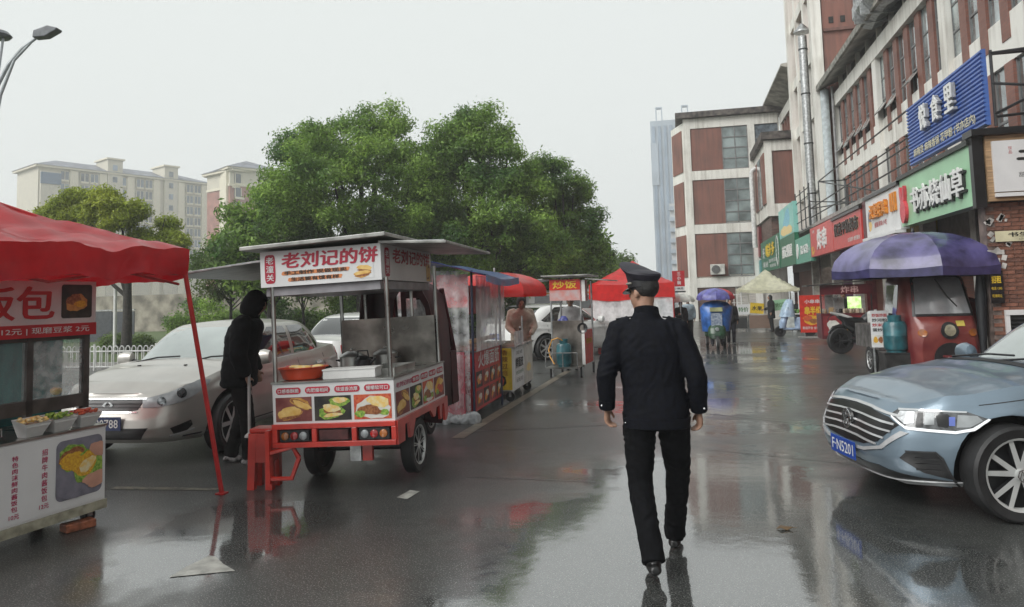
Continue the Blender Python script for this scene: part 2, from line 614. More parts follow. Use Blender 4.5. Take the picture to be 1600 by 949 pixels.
# ================================================================== BUILDINGS
def brick_mat(name, c1, c2, mortar, axis='Y', w=.22, h=.065, bump=.25, dirt=.25):
    m = bpy.data.materials.new(name)
    m.use_nodes = True
    N, L = m.node_tree.nodes, m.node_tree.links
    bs = N['Principled BSDF']
    bs.inputs['Roughness'].default_value = .55
    tc = N.new('ShaderNodeTexCoord')
    sp = N.new('ShaderNodeSeparateXYZ')
    L.new(tc.outputs['Object'], sp.inputs[0])
    cb = N.new('ShaderNodeCombineXYZ')
    L.new(sp.outputs[1 if axis == 'Y' else 0], cb.inputs[0])
    L.new(sp.outputs[2], cb.inputs[1])
    br = N.new('ShaderNodeTexBrick')
    br.inputs['Scale'].default_value = 1
    br.inputs['Brick Width'].default_value = w
    br.inputs['Row Height'].default_value = h
    br.inputs['Mortar Size'].default_value = .006
    br.inputs['Color1'].default_value = (*c1, 1)
    br.inputs['Color2'].default_value = (*c2, 1)
    br.inputs['Mortar'].default_value = (*mortar, 1)
    L.new(cb.outputs[0], br.inputs['Vector'])
    nz = N.new('ShaderNodeTexNoise')
    nz.inputs['Scale'].default_value = .9
    nz.inputs['Detail'].default_value = 8
    L.new(tc.outputs['Object'], nz.inputs['Vector'])
    mr = N.new('ShaderNodeMapRange')
    mr.inputs[1].default_value = .3
    mr.inputs[2].default_value = .7
    mr.inputs[3].default_value = 1 - dirt
    mr.inputs[4].default_value = 1 + dirt * .5
    L.new(nz.outputs['Fac'], mr.inputs[0])
    h_ = N.new('ShaderNodeHueSaturation')
    L.new(mr.outputs[0], h_.inputs['Value'])
    L.new(br.outputs['Color'], h_.inputs['Color'])
    L.new(h_.outputs[0], bs.inputs['Base Color'])
    bp = N.new('ShaderNodeBump')
    bp.inputs['Strength'].default_value = bump
    bp.inputs['Distance'].default_value = .01
    bp.invert = True
    L.new(br.outputs['Fac'], bp.inputs['Height'])
    L.new(bp.outputs[0], bs.inputs['Normal'])
    MATS[name] = m
    return m

def stained(name, col, dirt, zs=.35, amt=.6):
    """plaster with vertical rain streaks"""
    m = bpy.data.materials.new(name)
    m.use_nodes = True
    N, L = m.node_tree.nodes, m.node_tree.links
    bs = N['Principled BSDF']
    bs.inputs['Roughness'].default_value = .6
    tc = N.new('ShaderNodeTexCoord')
    mp = N.new('ShaderNodeMapping')
    mp.inputs['Scale'].default_value = (5, 5, zs)
    L.new(tc.outputs['Object'], mp.inputs['Vector'])
    n1 = N.new('ShaderNodeTexNoise')
    n1.inputs['Scale'].default_value = 1.2
    n1.inputs['Detail'].default_value = 8
    L.new(mp.outputs[0], n1.inputs['Vector'])
    n2 = N.new('ShaderNodeTexNoise')
    n2.inputs['Scale'].default_value = .7
    n2.inputs['Detail'].default_value = 8
    L.new(tc.outputs['Object'], n2.inputs['Vector'])
    mu = N.new('ShaderNodeMath')
    mu.operation = 'MULTIPLY'
    L.new(n1.outputs['Fac'], mu.inputs[0])
    L.new(n2.outputs['Fac'], mu.inputs[1])
    r = N.new('ShaderNodeValToRGB')
    r.color_ramp.elements[0].position = .20
    r.color_ramp.elements[1].position = .38
    r.color_ramp.elements[0].color = (*col, 1)
    r.color_ramp.elements[1].color = (*[c * (1 - amt) + d * amt for c, d in zip(col, dirt)], 1)
    L.new(mu.outputs[0], r.inputs['Fac'])
    L.new(r.outputs[0], bs.inputs['Base Color'])
    MATS[name] = m
    return m

plaster = stained('white_render', (.80, .785, .73), (.38, .35, .30), amt=.6)
brick_y = brick_mat('brick_cladding', (.21, .085, .060), (.26, .11, .08), (.17, .10, .085), 'Y', .24, .07, dirt=.35)
brick_x = brick_mat('brick_cladding_side', (.21, .085, .060), (.26, .11, .08), (.17, .10, .085), 'X', .24, .07, dirt=.35)
panel_red = stained('red_brown_tile', (.235, .10, .075), (.14, .07, .055), amt=.9)
win_dark = mat('window_glass', (.16, .19, .19), .06, var=.35, scale=1.3, coat=1, spec=.8)
def vary_by_object(m, lo, hi):
    N, L = m.node_tree.nodes, m.node_tree.links
    bs = N['Principled BSDF']
    src = bs.inputs['Base Color'].links[0].from_socket
    oi = N.new('ShaderNodeObjectInfo')
    mr = N.new('ShaderNodeMapRange')
    mr.inputs[3].default_value = lo
    mr.inputs[4].default_value = hi
    L.new(oi.outputs['Random'], mr.inputs[0])
    h = N.new('ShaderNodeHueSaturation')
    L.new(mr.outputs[0], h.inputs['Value'])
    L.new(src, h.inputs['Color'])
    L.new(h.outputs[0], bs.inputs['Base Color'])
vary_by_object(win_dark, .25, 2.1)
win_far = mat('window_glass_grey', (.24, .29, .29), .12, var=.3, scale=.8, coat=.6)
win_frame = mat('window_frame_grey', (.20, .20, .20), .45, var=.1)
soffit_m = mat('soffit_board', (.42, .40, .36), .6, var=.2, scale=2)
roof_dark = mat('roof_edge_dark', (.10, .085, .075), .6, var=.4, scale=3)
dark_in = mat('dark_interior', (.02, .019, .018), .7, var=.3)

class B:
    """a building: an empty at its base, parts given in street coordinates"""
    def __init__(s, name, label, cat, loc):
        s.o = thing(name, label, cat, loc)
        s.off = -Vector(loc)
    def part(s, name, mb, m, **k):
        return mb.build(name, m, s.o, loc=s.off, **k)
    def bx(s, name, m, x0, x1, y0, y1, z0, z1, **k):
        return s.part(name, MB().bx(x0, x1, y0, y1, z0, z1), m, **k)
    def rep(s, proto, d, parent=None):
        c = proto.copy()
        COL.objects.link(c)
        c.location = proto.location + Vector(d)
        for ch in proto.children:
            g = ch.copy()
            COL.objects.link(g)
            g.parent = c
        return c

# ------------------------------------------------------------------ long brick building over the shops
FX = 6.5
bb = B('commercial_building', 'long red brick building with white concrete frame and narrow windows above the shops', 'building', (FX, 18, 0))
ys = [0.6, 6.7, 12.8, 18.9, 25.0, 31.1]
bb.bx('wall', brick_x, FX + .32, 18, .6, 31.1, .12, 10.1)
# columns, beams, spandrels
for y in ys:
    bb.bx('column', plaster, FX - .12, FX + .318, y - .22, y + .22, 4.0, 9.398)
for i in range(5):
    a, c = ys[i] + .222, ys[i + 1] - .222
    bb.bx('spandrel', plaster, FX - .02, FX + .316, a, c, 5.98, 6.92)
bb.bx('beam', plaster, FX - .14, FX + .316, .4, 31.32, 8.9, 9.4)
# fins, windows
finb = MB().bx(FX - .035, FX + .30, -.19, .19, 6.42, 8.898)
fin2 = MB().bx(FX - .035, FX + .30, -.19, .19, 4.0, 5.978)
fp = finb.build('brick_fin', brick_y, bb.o, loc=bb.off)
fp2 = fin2.build('brick_fin', brick_y, bb.o, loc=bb.off)
wm = MB().bx(FX + .05, FX + .31, -.32, .32, 6.922, 8.9)
fm = MB()
for z in (7.55, 8.2): fm.bx(FX + .03, FX + .049, -.32, .32, z - .025, z + .025)
for yy in (-.30, .30): fm.bx(FX + .025, FX + .049, yy - .02, yy + .02, 6.922, 8.9)
wp = wm.build('window', win_dark, bb.o, loc=bb.off)
fm.build('window_bar', win_frame, wp)
wm2 = MB().bx(FX + .05, FX + .31, -.32, .32, 4.0, 5.98)
fm = MB()
for z in (4.9,): fm.bx(FX + .03, FX + .049, -.32, .32, z - .025, z + .025)
for yy in (-.30, .30): fm.bx(FX + .025, FX + .049, yy - .02, yy + .02, 4.0, 5.98)
wp2 = wm2.build('window', win_dark, bb.o, loc=bb.off)
fm.build('window_bar', win_frame, wp2)
first = {}
def place(proto, d):
    if proto.name not in first:
        first[proto.name] = 1
        proto.location = proto.location + Vector(d)
        first[proto.name + 'b'] = Vector(d)
        return proto
    return bb.rep(proto, Vector(d) - first[proto.name + 'b'])
for i in range(5):
    p = (ys[i + 1] - ys[i]) / 6
    for k in range(1, 6):
        y = ys[i] + p * k
        place(fp, (0, y, 0))
        place(fp2, (0, y, 0))
    for k in range(6):
        y = ys[i] + p * (k + .5)
        place(wp, (0, y, 0))
        place(wp2, (0, y, 0))
# open top-hung sashes
sash_m = mat('sash_frame', (.36, .35, .33), .4, var=.2)
def sash(y, z0, z1, ang):
    h = z1 - z0
    s = MB()
    M = Matrix.Rotation(RAD(ang), 4, 'Y')
    for (c, sz) in (((0, -.30, -h / 2), (.03, .05, h)), ((0, .30, -h / 2), (.03, .05, h)), ((0, 0, -.025), (.03, .6, .05)), ((0, 0, -h + .025), (.03, .6, .05))):
        s.box(M @ Vector(c), sz, M=M)
    o = s.build('open_sash', sash_m, bb.o)
    o.location = Vector((FX + .15, y, z1)) + bb.off
    g = MB().box(M @ Vector((0, 0, -h / 2)), (.012, .55, h - .1), M=M).build('pane', win_far, o)
pit = 6.1 / 6
for bay, k, a in [(4, 5, 30), (4, 4, 26), (4, 3, 34), (4, 2, 30), (4, 1, 28), (3, 5, 36), (3, 4, 30), (3, 2, 40)]:
    y = ys[bay] + pit * (k + .5)
    sash(y, 6.95, 7.62, a)
# clerestory, eave and gutter
for k in range(22):
    y = .9 + k * 1.4
    bb.bx('clerestory_post', plaster, FX - .02, FX + .12, y, y + .14, 9.402, 10.0)
bb.bx('clerestory_glass', win_dark, FX + .2, FX + .316, .7, 31.0, 9.402, 10.1)
ev = MB()
ev.prism([(FX - .58, 9.84), (FX - .58, 9.74), (FX + .35, 10.12), (FX + 2.5, 10.2), (FX + 2.5, 10.9), (FX + .9, 10.7)], .4, 31.5, 'XZ')
bb.part('eave', ev, [soffit_m])
bb.bx('gutter', mat('mossy_gutter', (.32, .30, .26), .6, col2=(.10, .10, .08), scale=5), FX - .68, FX - .585, .4, 31.45, 9.70, 9.92)
# flat roof deck over the shops and shop partition walls
bb.bx('canopy_slab', concrete, 4.95, FX - .13, 13.2, 46, 3.98, 4.1)
for y in (13.35, 17.25, 20.6, 24.4, 28.4, 32.0, 36.6):
    bb.bx('shop_column', mat('white_tile_column', (.6, .58, .54), .3, var=.12), 6.12, 6.42, y - .16, y + .16, .12, 3.97)
# stair tower
bt = B('stair_tower', 'taller stair tower with white corner columns and brown brick side wall above the eave', 'building', (6.0, 34, 0))
TX = 6.0
bt.bx('wall', panel_red, TX + .25, 17, 31.62, 38.0, 4.1, 17.5)
for (ya, yb, x) in ((31.52, 32.0, TX - .22), (33.8, 34.15, TX - .1), (36.0, 36.35, TX - .1), (37.7, 38.1, TX - .22)):
    bt.bx('column', plaster, x, TX + .2, ya, yb, 4.1, 18)
for z in (5.9, 9.0, 11.4, 14.3):
    bt.bx('beam', plaster, TX - .05, TX + .246, 32.002, 37.698, z, z + .5)
wpt = MB().bx(TX + .18, TX + .245, 32.3, 33.6, 6.6, 8.7).build('window', win_far, bt.o, loc=bt.off)
fm = MB()
for y in (32.3, 32.95, 33.6): fm.bx(TX + .165, TX + .179, y - .03, y + .03, 6.6, 8.7)
for z in (6.6, 7.3, 8.0, 8.7): fm.bx(TX + .160, TX + .164, 32.3, 33.6, z - .03, z + .03)
fm.build('window_bar', win_frame, wpt)
for d in ((0, 0, 2.95), (0, 2.1, 0), (0, 2.1, 2.95), (0, 0, -2.4)):
    bt.rep(wpt, d)
hol = MB()
for k in range(8):
    hol.bx(TX + .5 + k * .45, TX + .68 + k * .45, 31.60, 31.63, 12.55, 12.82)
bt.part('vent_hole', hol, dark_in)
bt.bx('ledge', mat('brown_ledge', (.16, .075, .06), .6), TX + .26, 13, 31.5, 31.61, 12.2, 12.32)
# flues and rainwater pipes
def pipe_thing(name, label, pts, r, m, caps=True):
    o = MB().pipe([Vector(p) - Vector(pts[0]) for p in pts], r, 12).build(name, m, smooth=40)
    o.location = pts[0]
    return tag(o, label, 'pipe')
flue = thing('exhaust_flue', 'tall grey exhaust flue with cowl climbing the stair tower', 'flue', (5.55, 32.2, 4.1))
MB().pipe([(0, 0, 0), (0, 0, 8.2)], .17, 14).build('duct', galv, flue, smooth=40)
MB().lathe([(.05, 8.75), (.34, 8.42), (.34, 8.36)], n=16).build('cowl', galv, flue, smooth=30)
cl = MB()
for z in (1.5, 3.6, 5.7, 7.6): cl.lathe([(.19, z), (.19, z + .06)], n=14)
cl.build('clamp', dkmetal, flue)
pipe_thing('rainwater_pipe', 'pale wide rainwater pipe beside the stair tower below the eave corner', [(6.10, 31.3, 4.1), (6.10, 31.3, 9.7)], .16, mat('pale_pipe', (.52, .58, .60), .35, var=.1))
pipe_thing('cable_conduit', 'thin dark conduit at the left end column of the brick building', [(6.30, 30.8, 4.1), (6.30, 30.8, 9.7)], .05, mat('conduit_grey', (.28, .28, .28), .4))
# big metal duct elbow over the eave
du = thing('kitchen_duct', 'large ribbed sheet metal kitchen duct resting on the eave', 'duct', (6.1, 21.6, 10.25))
MB().pipe([(.1, 2.6, -.05), (0, 1.6, -.05), (.05, .8, .0), (.5, .1, .1), (1.6, -.3, .25), (3.2, -.3, .3)], .55, 10).build('duct', galv, du, smooth=20)
for p in ((0.02, 1.9, -.05), (.03, 1.2, -.02), (1.7, -.3, .27)):
    MB().box(p, (1.13, .05, 1.13) if p[0] < 1 else (.05, 1.13, 1.13)).build('flange', galv, du)

# ------------------------------------------------------------------ farther wing and end block
wg = B('rear_wing_building', 'farther brick wing with white beam and deep eave past the stair tower', 'building', (FX, 42, 0))
wg.bx('wall', panel_red, FX + .3, 14, 38.15, 46.3, .12, 11.5)
for y in (38.4, 42.2, 46.0):
    wg.bx('column', plaster, FX - .1, FX + .29, y - .2, y + .2, 4.1, 11.6)
wg.bx('beam', plaster, FX - .12, FX + .28, 38.2, 46.2, 11.601, 12.2)
for k in range(8):
    y = 38.9 + k * .95
    wg.bx('brick_fin', brick_y, FX - .03, FX + .296, y, y + .36, 8.6, 11.6)
    wg.bx('window', win_dark, FX + .2, FX + .294, y + .362, y + .948, 8.8, 11.6)
wg.part('eave', MB().prism([(FX - 1.0, 13.0), (FX - 1.0, 12.9), (FX + .5, 12.4), (FX + 2, 12.4), (FX + 2, 13.4)], 38.2, 46.4, 'XZ'), soffit_m)

eb = B('end_building', 'white framed block with large red brown panels closing the street', 'building', (3.5, 46, 0))
X0, X1, YE = .72, 6.35, 46.0
eb.bx('wall', plaster, X0, X1, YE + .16, 60, 0, 12.4)
# chamfered left corner
eb.part('corner_wall', MB().prism([(X0, YE + .16), (X0 - .75, YE + 2.2), (X0 - .75, YE + 12), (X0, YE + 12)], 0, 12.2, 'XY'), plaster)
levels = [(9.15, 11.75), (5.85, 8.55), (2.65, 5.25)]
for z0, z1 in levels:
    eb.bx('panel', panel_red, X0 + .42, X0 + 2.28, YE + .08, YE + .157, z0, z1)
    # chamfer panel
    d = Vector((-.75, 2.04, 0)).normalized()
    nrm = Vector((-d.y, d.x, 0))
    nrm = nrm if nrm.y < 0 else -nrm
    p0 = Vector((X0, YE + .16, 0)) + d * .25 + nrm * .02
    p1 = Vector((X0, YE + .16, 0)) + d * 1.95 + nrm * .02
    q = MB()
    q.quad((p0.x, p0.y, z0), (p1.x, p1.y, z0), (p1.x, p1.y, z1), (p0.x, p0.y, z1))
    eb.part('panel', q, panel_red, solid=.03)
    w = eb.bx('window', win_far, X0 + 2.29, X0 + 3.75, YE + .10, YE + .157, z0 + (.1 if z0 < 9 else 0), z1)
    f = MB()
    for x in (X0 + 2.29, X0 + 3.02, X0 + 3.75): f.bx(x - .03, x + .03, YE + .07, YE + .098, z0, z1)
    for k in range(5):
        z = z0 + (z1 - z0) * k / 4
        f.bx(X0 + 2.26, X0 + 3.78, YE + .06, YE + .069, z - .03, z + .03)
    f.build('window_bar', win_frame, w)
for z in (11.76, 8.56, 5.26, 2.0):
    eb.bx('beam', plaster, X0 + .002, X1 - .1, YE + .02, YE + .157, z, z + (.62 if z > 11 else .56))
for x in (X0, X0 + 3.78):
    eb.bx('column', plaster, x, x + .4, YE + .0, YE + .156, 0, 12.38)
w = eb.bx('window', mat('window_glass_blue', (.14, .17, .20), .1, var=.2, coat=.6), X0 + 4.2, X1 - .1, YE + .10, YE + .157, 9.2, 11.75)
f = MB()
for z in (10.0, 10.9): f.bx(X0 + 4.2, X1 - .1, YE + .08, YE + .098, z - .03, z + .03)
f.build('window_bar', win_frame, w)
eb.bx('parapet', roof_dark, X0 - .45, X1 + .2, YE - .3, YE + 12, 12.41, 12.75)
eb.bx('shutter', mat('brown_shutter', (.15, .085, .07), .5, var=.25, scale=2, stretch=(1, 1, 14)), X0 + .3, X0 + 2.6, YE + .1, YE + .158, .1, 1.98)
eb.bx('shutter', mat('pale_shutter', (.50, .47, .43), .5, var=.15, scale=2, stretch=(1, 1, 14)), X0 + 2.7, X0 + 4.3, YE + .1, YE + .158, .1, 1.98)
ac = thing('air_conditioner', 'white outdoor air conditioner unit on the end block ledge', 'air conditioner', (2.35, 45.86, 2.75))
MB().bx(-.42, .42, -.16, .14, 0, .62).build('case', mat('ac_white', (.62, .61, .57), .4), ac, bevel=.02)
MB().lathe([(.23, 0), (.25, -.015), (.25, -.03), (.2, -.03)], (-.1, -.16, .31), 20, 'Y').build('fan_grille', mat('ac_grille', (.12, .12, .12), .5), ac)
# projecting block
pb = B('projecting_block', 'small white framed annex block with one brown panel projecting over the shops', 'building', (5.6, 41, 0))
pb.bx('wall', plaster, 4.78, 6.38, 40.16, 45.9, 5.6, 9.55)
pb.bx('panel', panel_red, 5.08, 6.30, 40.1, 40.157, 6.2, 8.95)
pb.bx('column', plaster, 4.70, 5.06, 40.0, 40.156, 5.55, 9.5)
pb.bx('beam', plaster, 5.062, 6.40, 40.02, 40.15, 8.97, 9.5)
pb.bx('beam', plaster, 5.062, 6.40, 40.02, 40.15, 5.55, 6.18)
pb.bx('parapet', roof_dark, 4.55, 6.45, 39.8, 46.0, 9.56, 9.95)
for k, y in enumerate((40.7, 42.5, 44.2)):
    pb.bx('panel', panel_red if k != 1 else win_dark, 4.70, 4.777, y, y + 1.4, 6.3, 9.0)
pb.bx('soffit_wall', mat('brown_boarding', (.13, .075, .06), .5, var=.3, scale=2, stretch=(1, 1, 10)), 4.9, 6.4, 40.3, 45.8, 4.12, 5.548)
pp = thing('vent_pipe', 'white bent vent pipe in front of the end block windows', 'pipe', (4.45, 44.6, 4.2))
MB().pipe([(0, 0, 0), (0, 0, 4.3), (.06, 0, 4.5), (.22, 0, 4.6), (.6, 0, 4.6)], .14, 12).build('duct', mat('white_pipe', (.66, .66, .64), .4), pp, smooth=50)

# ------------------------------------------------------------------ shop signs along the arcade (faces look down to -X)
SX = 4.75
def shop_sign(label, y0, y1, z0, z1, face, texts=(), name='shop_sign', x=SX, depth=.18, edge=None):
    M = frame((x, (y0 + y1) / 2, (z0 + z1) / 2), (0, -1, 0), (0, 0, 1))
    t = thing(name, label, 'sign', M=M)
    w, h = abs(y1 - y0), z1 - z0
    MB().bx(-w / 2, w / 2, -h / 2, h / 2, -depth, 0).build('board', [face], t)
    if edge:
        e = MB()
        e.bx(-w / 2 - .04, w / 2 + .04, h / 2 + .001, h / 2 + .08, -depth - .02, .05)
        e.build('trim', edge, t)
    for q in texts:
        text(q['s'], q['m'], t, q['x'] * w, q['y'] * h, q.get('z', .002), w=q.get('w', 0) * w or None, h=q.get('h', 0) * h or None,
             bold=q.get('b', .02), depth=q.get('d', 0), shear=q.get('sh', 0), vertical=q.get('v', False))
    return t
lt_white = mat('letter_white', (.78, .78, .76), .35, var=.05)
lt_side = mat('letter_black', (.03, .03, .03), .4)
mint = mat('mint_green_board', (.34, .60, .37), .35, var=.05, scale=1.5)
g = shop_sign('mint green shop sign with white raised characters and a red emblem', 13.3, 17.2, 2.95, 3.95, mint,
    [dict(s='书亦烧仙草', m=lt_side, x=.10, y=-.085, w=.72, h=.50, b=.02, d=.05),
     dict(s='书亦烧仙草', m=lt_white, x=.095, y=-.05, z=.055, w=.72, h=.50, b=.012, d=.03)], depth=.25, edge=mat('black_trim', (.02, .022, .02), .4))
em = MB()
def oval(cx, cy, rx, ry, z0, z1, rot=0, n=20):
    pts = [(cx + rx * math.cos(a) * math.cos(rot) - ry * math.sin(a) * math.sin(rot), cy + rx * math.cos(a) * math.sin(rot) + ry * math.sin(a) * math.cos(rot)) for a in [2 * math.pi * k / n for k in range(n)]]
    return pts, z0, z1
for a in (oval(-1.62, -.2, .19, .25, .003, .07), oval(-1.72, .14, .07, .2, .003, .068, .25), oval(-1.55, .14, .07, .2, .003, .066, -.18)):
    em.prism(*a, plane='XY')
em.build('emblem', mat('emblem_red', (.62, .06, .08), .35), g)
# corner return and wooden sign facing the camera
ct = thing('corner_fascia', 'black fascia corner post between the mint green sign and the wooden sign', 'fascia', (4.8, 13.2, 2.9))
MB().bx(-.06, .10, -.06, .08, 0, 1.15).build('post', wet_black, ct)
MB().bx(-.1, 4.2, -.2, .2, 1.152, 1.26).build('cap', wet_black, ct)
ws = thing('wooden_shop_sign', 'white shop sign framed in pale wood above the brick end wall', 'sign', M=frame((7.0, 13.1, 3.55), (1, 0, 0), (0, 0, 1)))
MB().bx(-2.08, 2.1, -.56, .56, -.1, 0).build('board', wood, ws)
MB().bx(-2.0, 2.0, -.42, .40, .002, .05).build('face', sign_white, ws)
text('书亦烧仙草', ink_black, ws, -.27, .1, .052, w=2.8, h=.42, bold=.03)
text('饮品', sign_red, ws, -1.75, .24, .052, h=.12, vertical=True)
text('甜品饮料 咖啡奶茶', ink_black, ws, -1.30, -.16, .052, h=.08)
text('热饮 现做', ink_black, ws, -1.46, -.30, .052, h=.06)
MB().bx(-2.0, 2.0, -.50, -.44, .002, .06).build('sill', sign_white, ws)
# blue corrugated sign above
blue_m = mat('blue_corrugated', (.075, .16, .47), .35, var=.08, scale=2)
bs_ = thing('corrugated_sign', 'blue corrugated metal shop sign with white raised characters', 'sign', M=frame((5.0, 15.15, 4.86), (0, -1, 0), (0, 0, 1)))
cr = MB()
for k in range(17):
    z = -.62 + k * .074
    cr.prism([(-.05, z), (0, z), (.035, z + .02), (.035, z + .05), (0, z + .072), (-.05, z + .072)], -2.0, 2.0, 'YZ')
cr.v = [(x, z, y) for (x, y, z) in cr.v]
cr.build('corrugated_sheet', blue_m, bs_)
for i, ch in enumerate('悦食里'):
    text(ch, mat('letter_grey_side', (.35, .35, .35), .5), bs_, -.72 + i * .72, .16, .045, h=.50, w=.40, bold=.02, depth=.06)
    text(ch, lt_white, bs_, -.73 + i * .72, .17, .108, h=.50, w=.40, bold=.015, depth=.02)
text('麻辣烫 麻辣香锅 花甲粉 (书亦店内)', mat('letter_cream', (.75, .70, .48), .4), bs_, 0, -.42, .045, w=3.3, h=.20, bold=.02)
st = thing('angle_iron_scaffold', 'black angle iron bracing behind the right end of the blue sign', 'frame', (5.1, 13.1, 4.3))
s = MB()
for a, c in (((0, 0, 1.1), (1.35, -1.6, .75)), ((0, 0, .6), (1.35, -1.7, -.1)), ((0, 0, .1), (1.35, -1.6, .7)), ((0, 0, -.1), (0, 0, 1.15)), ((0, 0, .05), (1.4, -.2, .1)), ((.02, .05, 1.1), (1.35, .05, 1.1))):
    s.pipe([a, c], .025, 5)
s.build('brace', black_p, st)
# white and orange sign
wo = shop_sign('white shop sign with orange raised lettering and stripes', 17.3, 20.2, 2.92, 3.88, sign_white,
    [dict(s='汉堡炸鸡', m=mat('letter_orange', (.75, .27, .03), .4), x=-.04, y=.12, w=.5, h=.36, b=.025, d=.08, sh=.1),
     dict(s='香酥美味小吃', m=sign_red, x=-.05, y=-.22, w=.38, h=.14, b=.02)], edge=wet_black)
s = MB()
for k in range(3): s.bx(.30 * 2.9 + k * .16, .30 * 2.9 + .09 + k * .16, -.05, .36, .003, .05)
s.build('stripe', mat('letter_orange', ), wo)
art(wo, Matrix.Translation((-1.12, -.08, .003)), .5, .6, sign_white, [(0, 0, .3, .4, 0, 'grey'), (.1, -.2, .3, .2, 0, 'bun')], seed=4)
MB().bx(-1.45, 1.45, -.56, -.49, -.1, .12).build('ledge', sign_white, wo)
rt = thing('sign_return', 'dark red end panel between the white sign and the supermarket sign', 'panel', (SX + .12, 20.45, 3.4))
MB().bx(-.1, .1, -.2, .2, -.5, .5).build('panel', mat('maroon_board', (.10, .008, .014), .4), rt)
rs_m = mat('coral_red_board', (.60, .055, .050), .35, var=.06)
blk_text = mat('letter_dark', (.05, .035, .03), .4)
shop_sign('coral red supermarket sign with dark brush characters outlined in cream', 20.75, 24.35, 2.86, 3.76, rs_m,
    [dict(s='优选平价超市', m=mat('letter_cream', ), x=0, y=.14, w=.86, h=.46, b=.035), dict(s='优选平价超市', m=blk_text, x=0, y=.14, z=.008, w=.84, h=.43, b=.015, d=.03),
     dict(s='生活超市 便民服务', m=lt_white, x=.24, y=-.30, w=.4, h=.13)], edge=wet_black)
zc = shop_sign('coral red fried skewer shop sign with large white brush characters', 24.4, 28.35, 2.84, 3.86, rs_m,
    [dict(s='炸串', m=lt_white, x=.05, y=.02, w=.42, h=.68, b=.03, d=.03, sh=.12), dict(s='小吃', m=lt_white, x=-.34, y=.35, w=.12, h=.12)])
art(zc, Matrix.Translation((-1.55, -.3, .003)), .7, .38, rs_m, [(0, 0, .4, .4, 0, 'corn'), (.1, .1, .2, .2, 0, 'redp')], seed=3)
teal_m = mat('jade_green_board', (.10, .36, .26), .35, var=.06)
yh = shop_sign('jade green drinks shop sign with white lettering and round emblem', 28.45, 31.9, 2.72, 3.72, teal_m,
    [dict(s='益禾堂', m=lt_white, x=.12, y=0, w=.5, h=.34, b=.03, d=.02), dict(s='奶茶', m=lt_white, x=.4, y=-.05, w=.12, h=.12)])
e = MB()
e.prism(*oval(-1.15, 0, .26, .30, .003, .03), plane='XY')
e.build('emblem', lt_white, yh)
dg_m = mat('bottle_green_board', (.018, .15, .075), .35, var=.08)
shop_sign('bottle green shop sign with four white characters under the aqua poster', 32.0, 36.5, 2.75, 4.05, dg_m,
    [dict(s='南记粥屋', m=lt_white, x=0, y=0, w=.66, h=.42, b=.04, d=.02)])
tp = shop_sign('aqua poster board with a pale blue picture above the bottle green sign', 32.0, 36.4, 4.06, 5.35, mat('aqua_board', (.28, .62, .55), .35, var=.08, scale=1),
    [], name='poster_board')
art(tp, Matrix.Translation((0, -.05, .004)), 3.4, 1.1, mat('aqua_board', ), [(.05, 0, .34, .42, 15, mat('print_sky', (.22, .55, .68), .4, var=.12)), (-.2, -.3, .3, .2, 0, 'rice'), (.25, -.35, .28, .18, 0, 'rice')], seed=6)
d2 = shop_sign('wide bottle green sign with yellow characters and a white wreath emblem', 36.7, 44.6, 2.75, 4.42, dg_m,
    [dict(s='好', m=lt_white, x=-.33, y=.12, w=.12, h=.36, b=.04), dict(s='味多多', m=sign_yellow, x=.05, y=.14, w=.46, h=.42, b=.04, d=.03),
     dict(s='早餐 米线', m=lt_white, x=-.25, y=-.28, w=.28, h=.20, b=.03), dict(s='面食 炒饭 盖浇饭', m=lt_white, x=.15, y=-.2, w=.4, h=.12), dict(s='欢迎光临', m=lt_white, x=.15, y=-.36, w=.3, h=.10)])
e = MB()
for k in range(22):
    a = 2 * math.pi * k / 22
    e.prism(*oval(3.2 + .42 * math.cos(a), .02 + .68 * math.sin(a), .06, .11, .003, .02, a), plane='XY')
e.build('emblem', lt_white, d2)
shop_sign('small teal notice board hanging below the far maroon sign', 45.2, 48.5, 2.6, 3.5, mat('teal_board', (.08, .30, .30), .4, var=.1), [dict(s='快餐', m=lt_white, x=0, y=0, w=.5, h=.5)])
shop_sign('far maroon sign with pale vertical characters beside the end block', 45.2, 52.0, 3.7, 5.5, mat('maroon_sign', (.24, .02, .03), .4, var=.1),
    [dict(s='重庆小面', m=mat('letter_pink', (.62, .38, .36), .4), x=-.05, y=.05, w=.7, h=.5, b=.04)], edge=roof_dark)
# scaffolding in front of the second floor
sf = thing('steel_scaffold', 'open black steel sign frame standing on the canopy before the windows', 'frame', (5.0, 20, 4.1))
s = MB()
for (a, c) in (((0, -2.9, 1.38), (0, 7.6, 1.38)), ((.9, -2.9, 1.38), (.9, 7.6, 1.38)), ((0, -2.6, .62), (0, 9.5, .62)), ((.0, -2.6, .28), (0, 9.5, .28)), ((0, 7.6, 0), (0, 7.6, 1.38)), ((0, 3.2, 0), (0, 3.2, .62)), ((0, 9.5, -.02), (0, 9.5, .95)),
               ((0, 7.6, 1.38), (0, 0, 0)), ((0, 9.5, .62), (0, 2, 0)), ((0, 7.6, 1.38), (.9, 7.6, 1.38)), ((.9, 7.6, 0), (.9, 7.6, 1.38)), ((.9, 7.6, .6), (0, 9.5, .9))):
    s.pipe([a, c], .022, 5)
s.build('steel_bar', black_p, sf)
sf2 = thing('steel_scaffold', 'dark wire frame on the far canopy beside the aqua poster', 'frame', (4.9, 31, 4.1))
s = MB()
for z in (.2, .6, 1.0, 1.4, 1.7): s.pipe([(0, -2, z - .3), (0, 1.2, z - .3)], .02, 5)
for y in (-2, -1, 0, 1.2): s.pipe([(0, y, -.05), (0, y, 1.55)], .025, 5)
s.build('steel_bar', black_p, sf2)
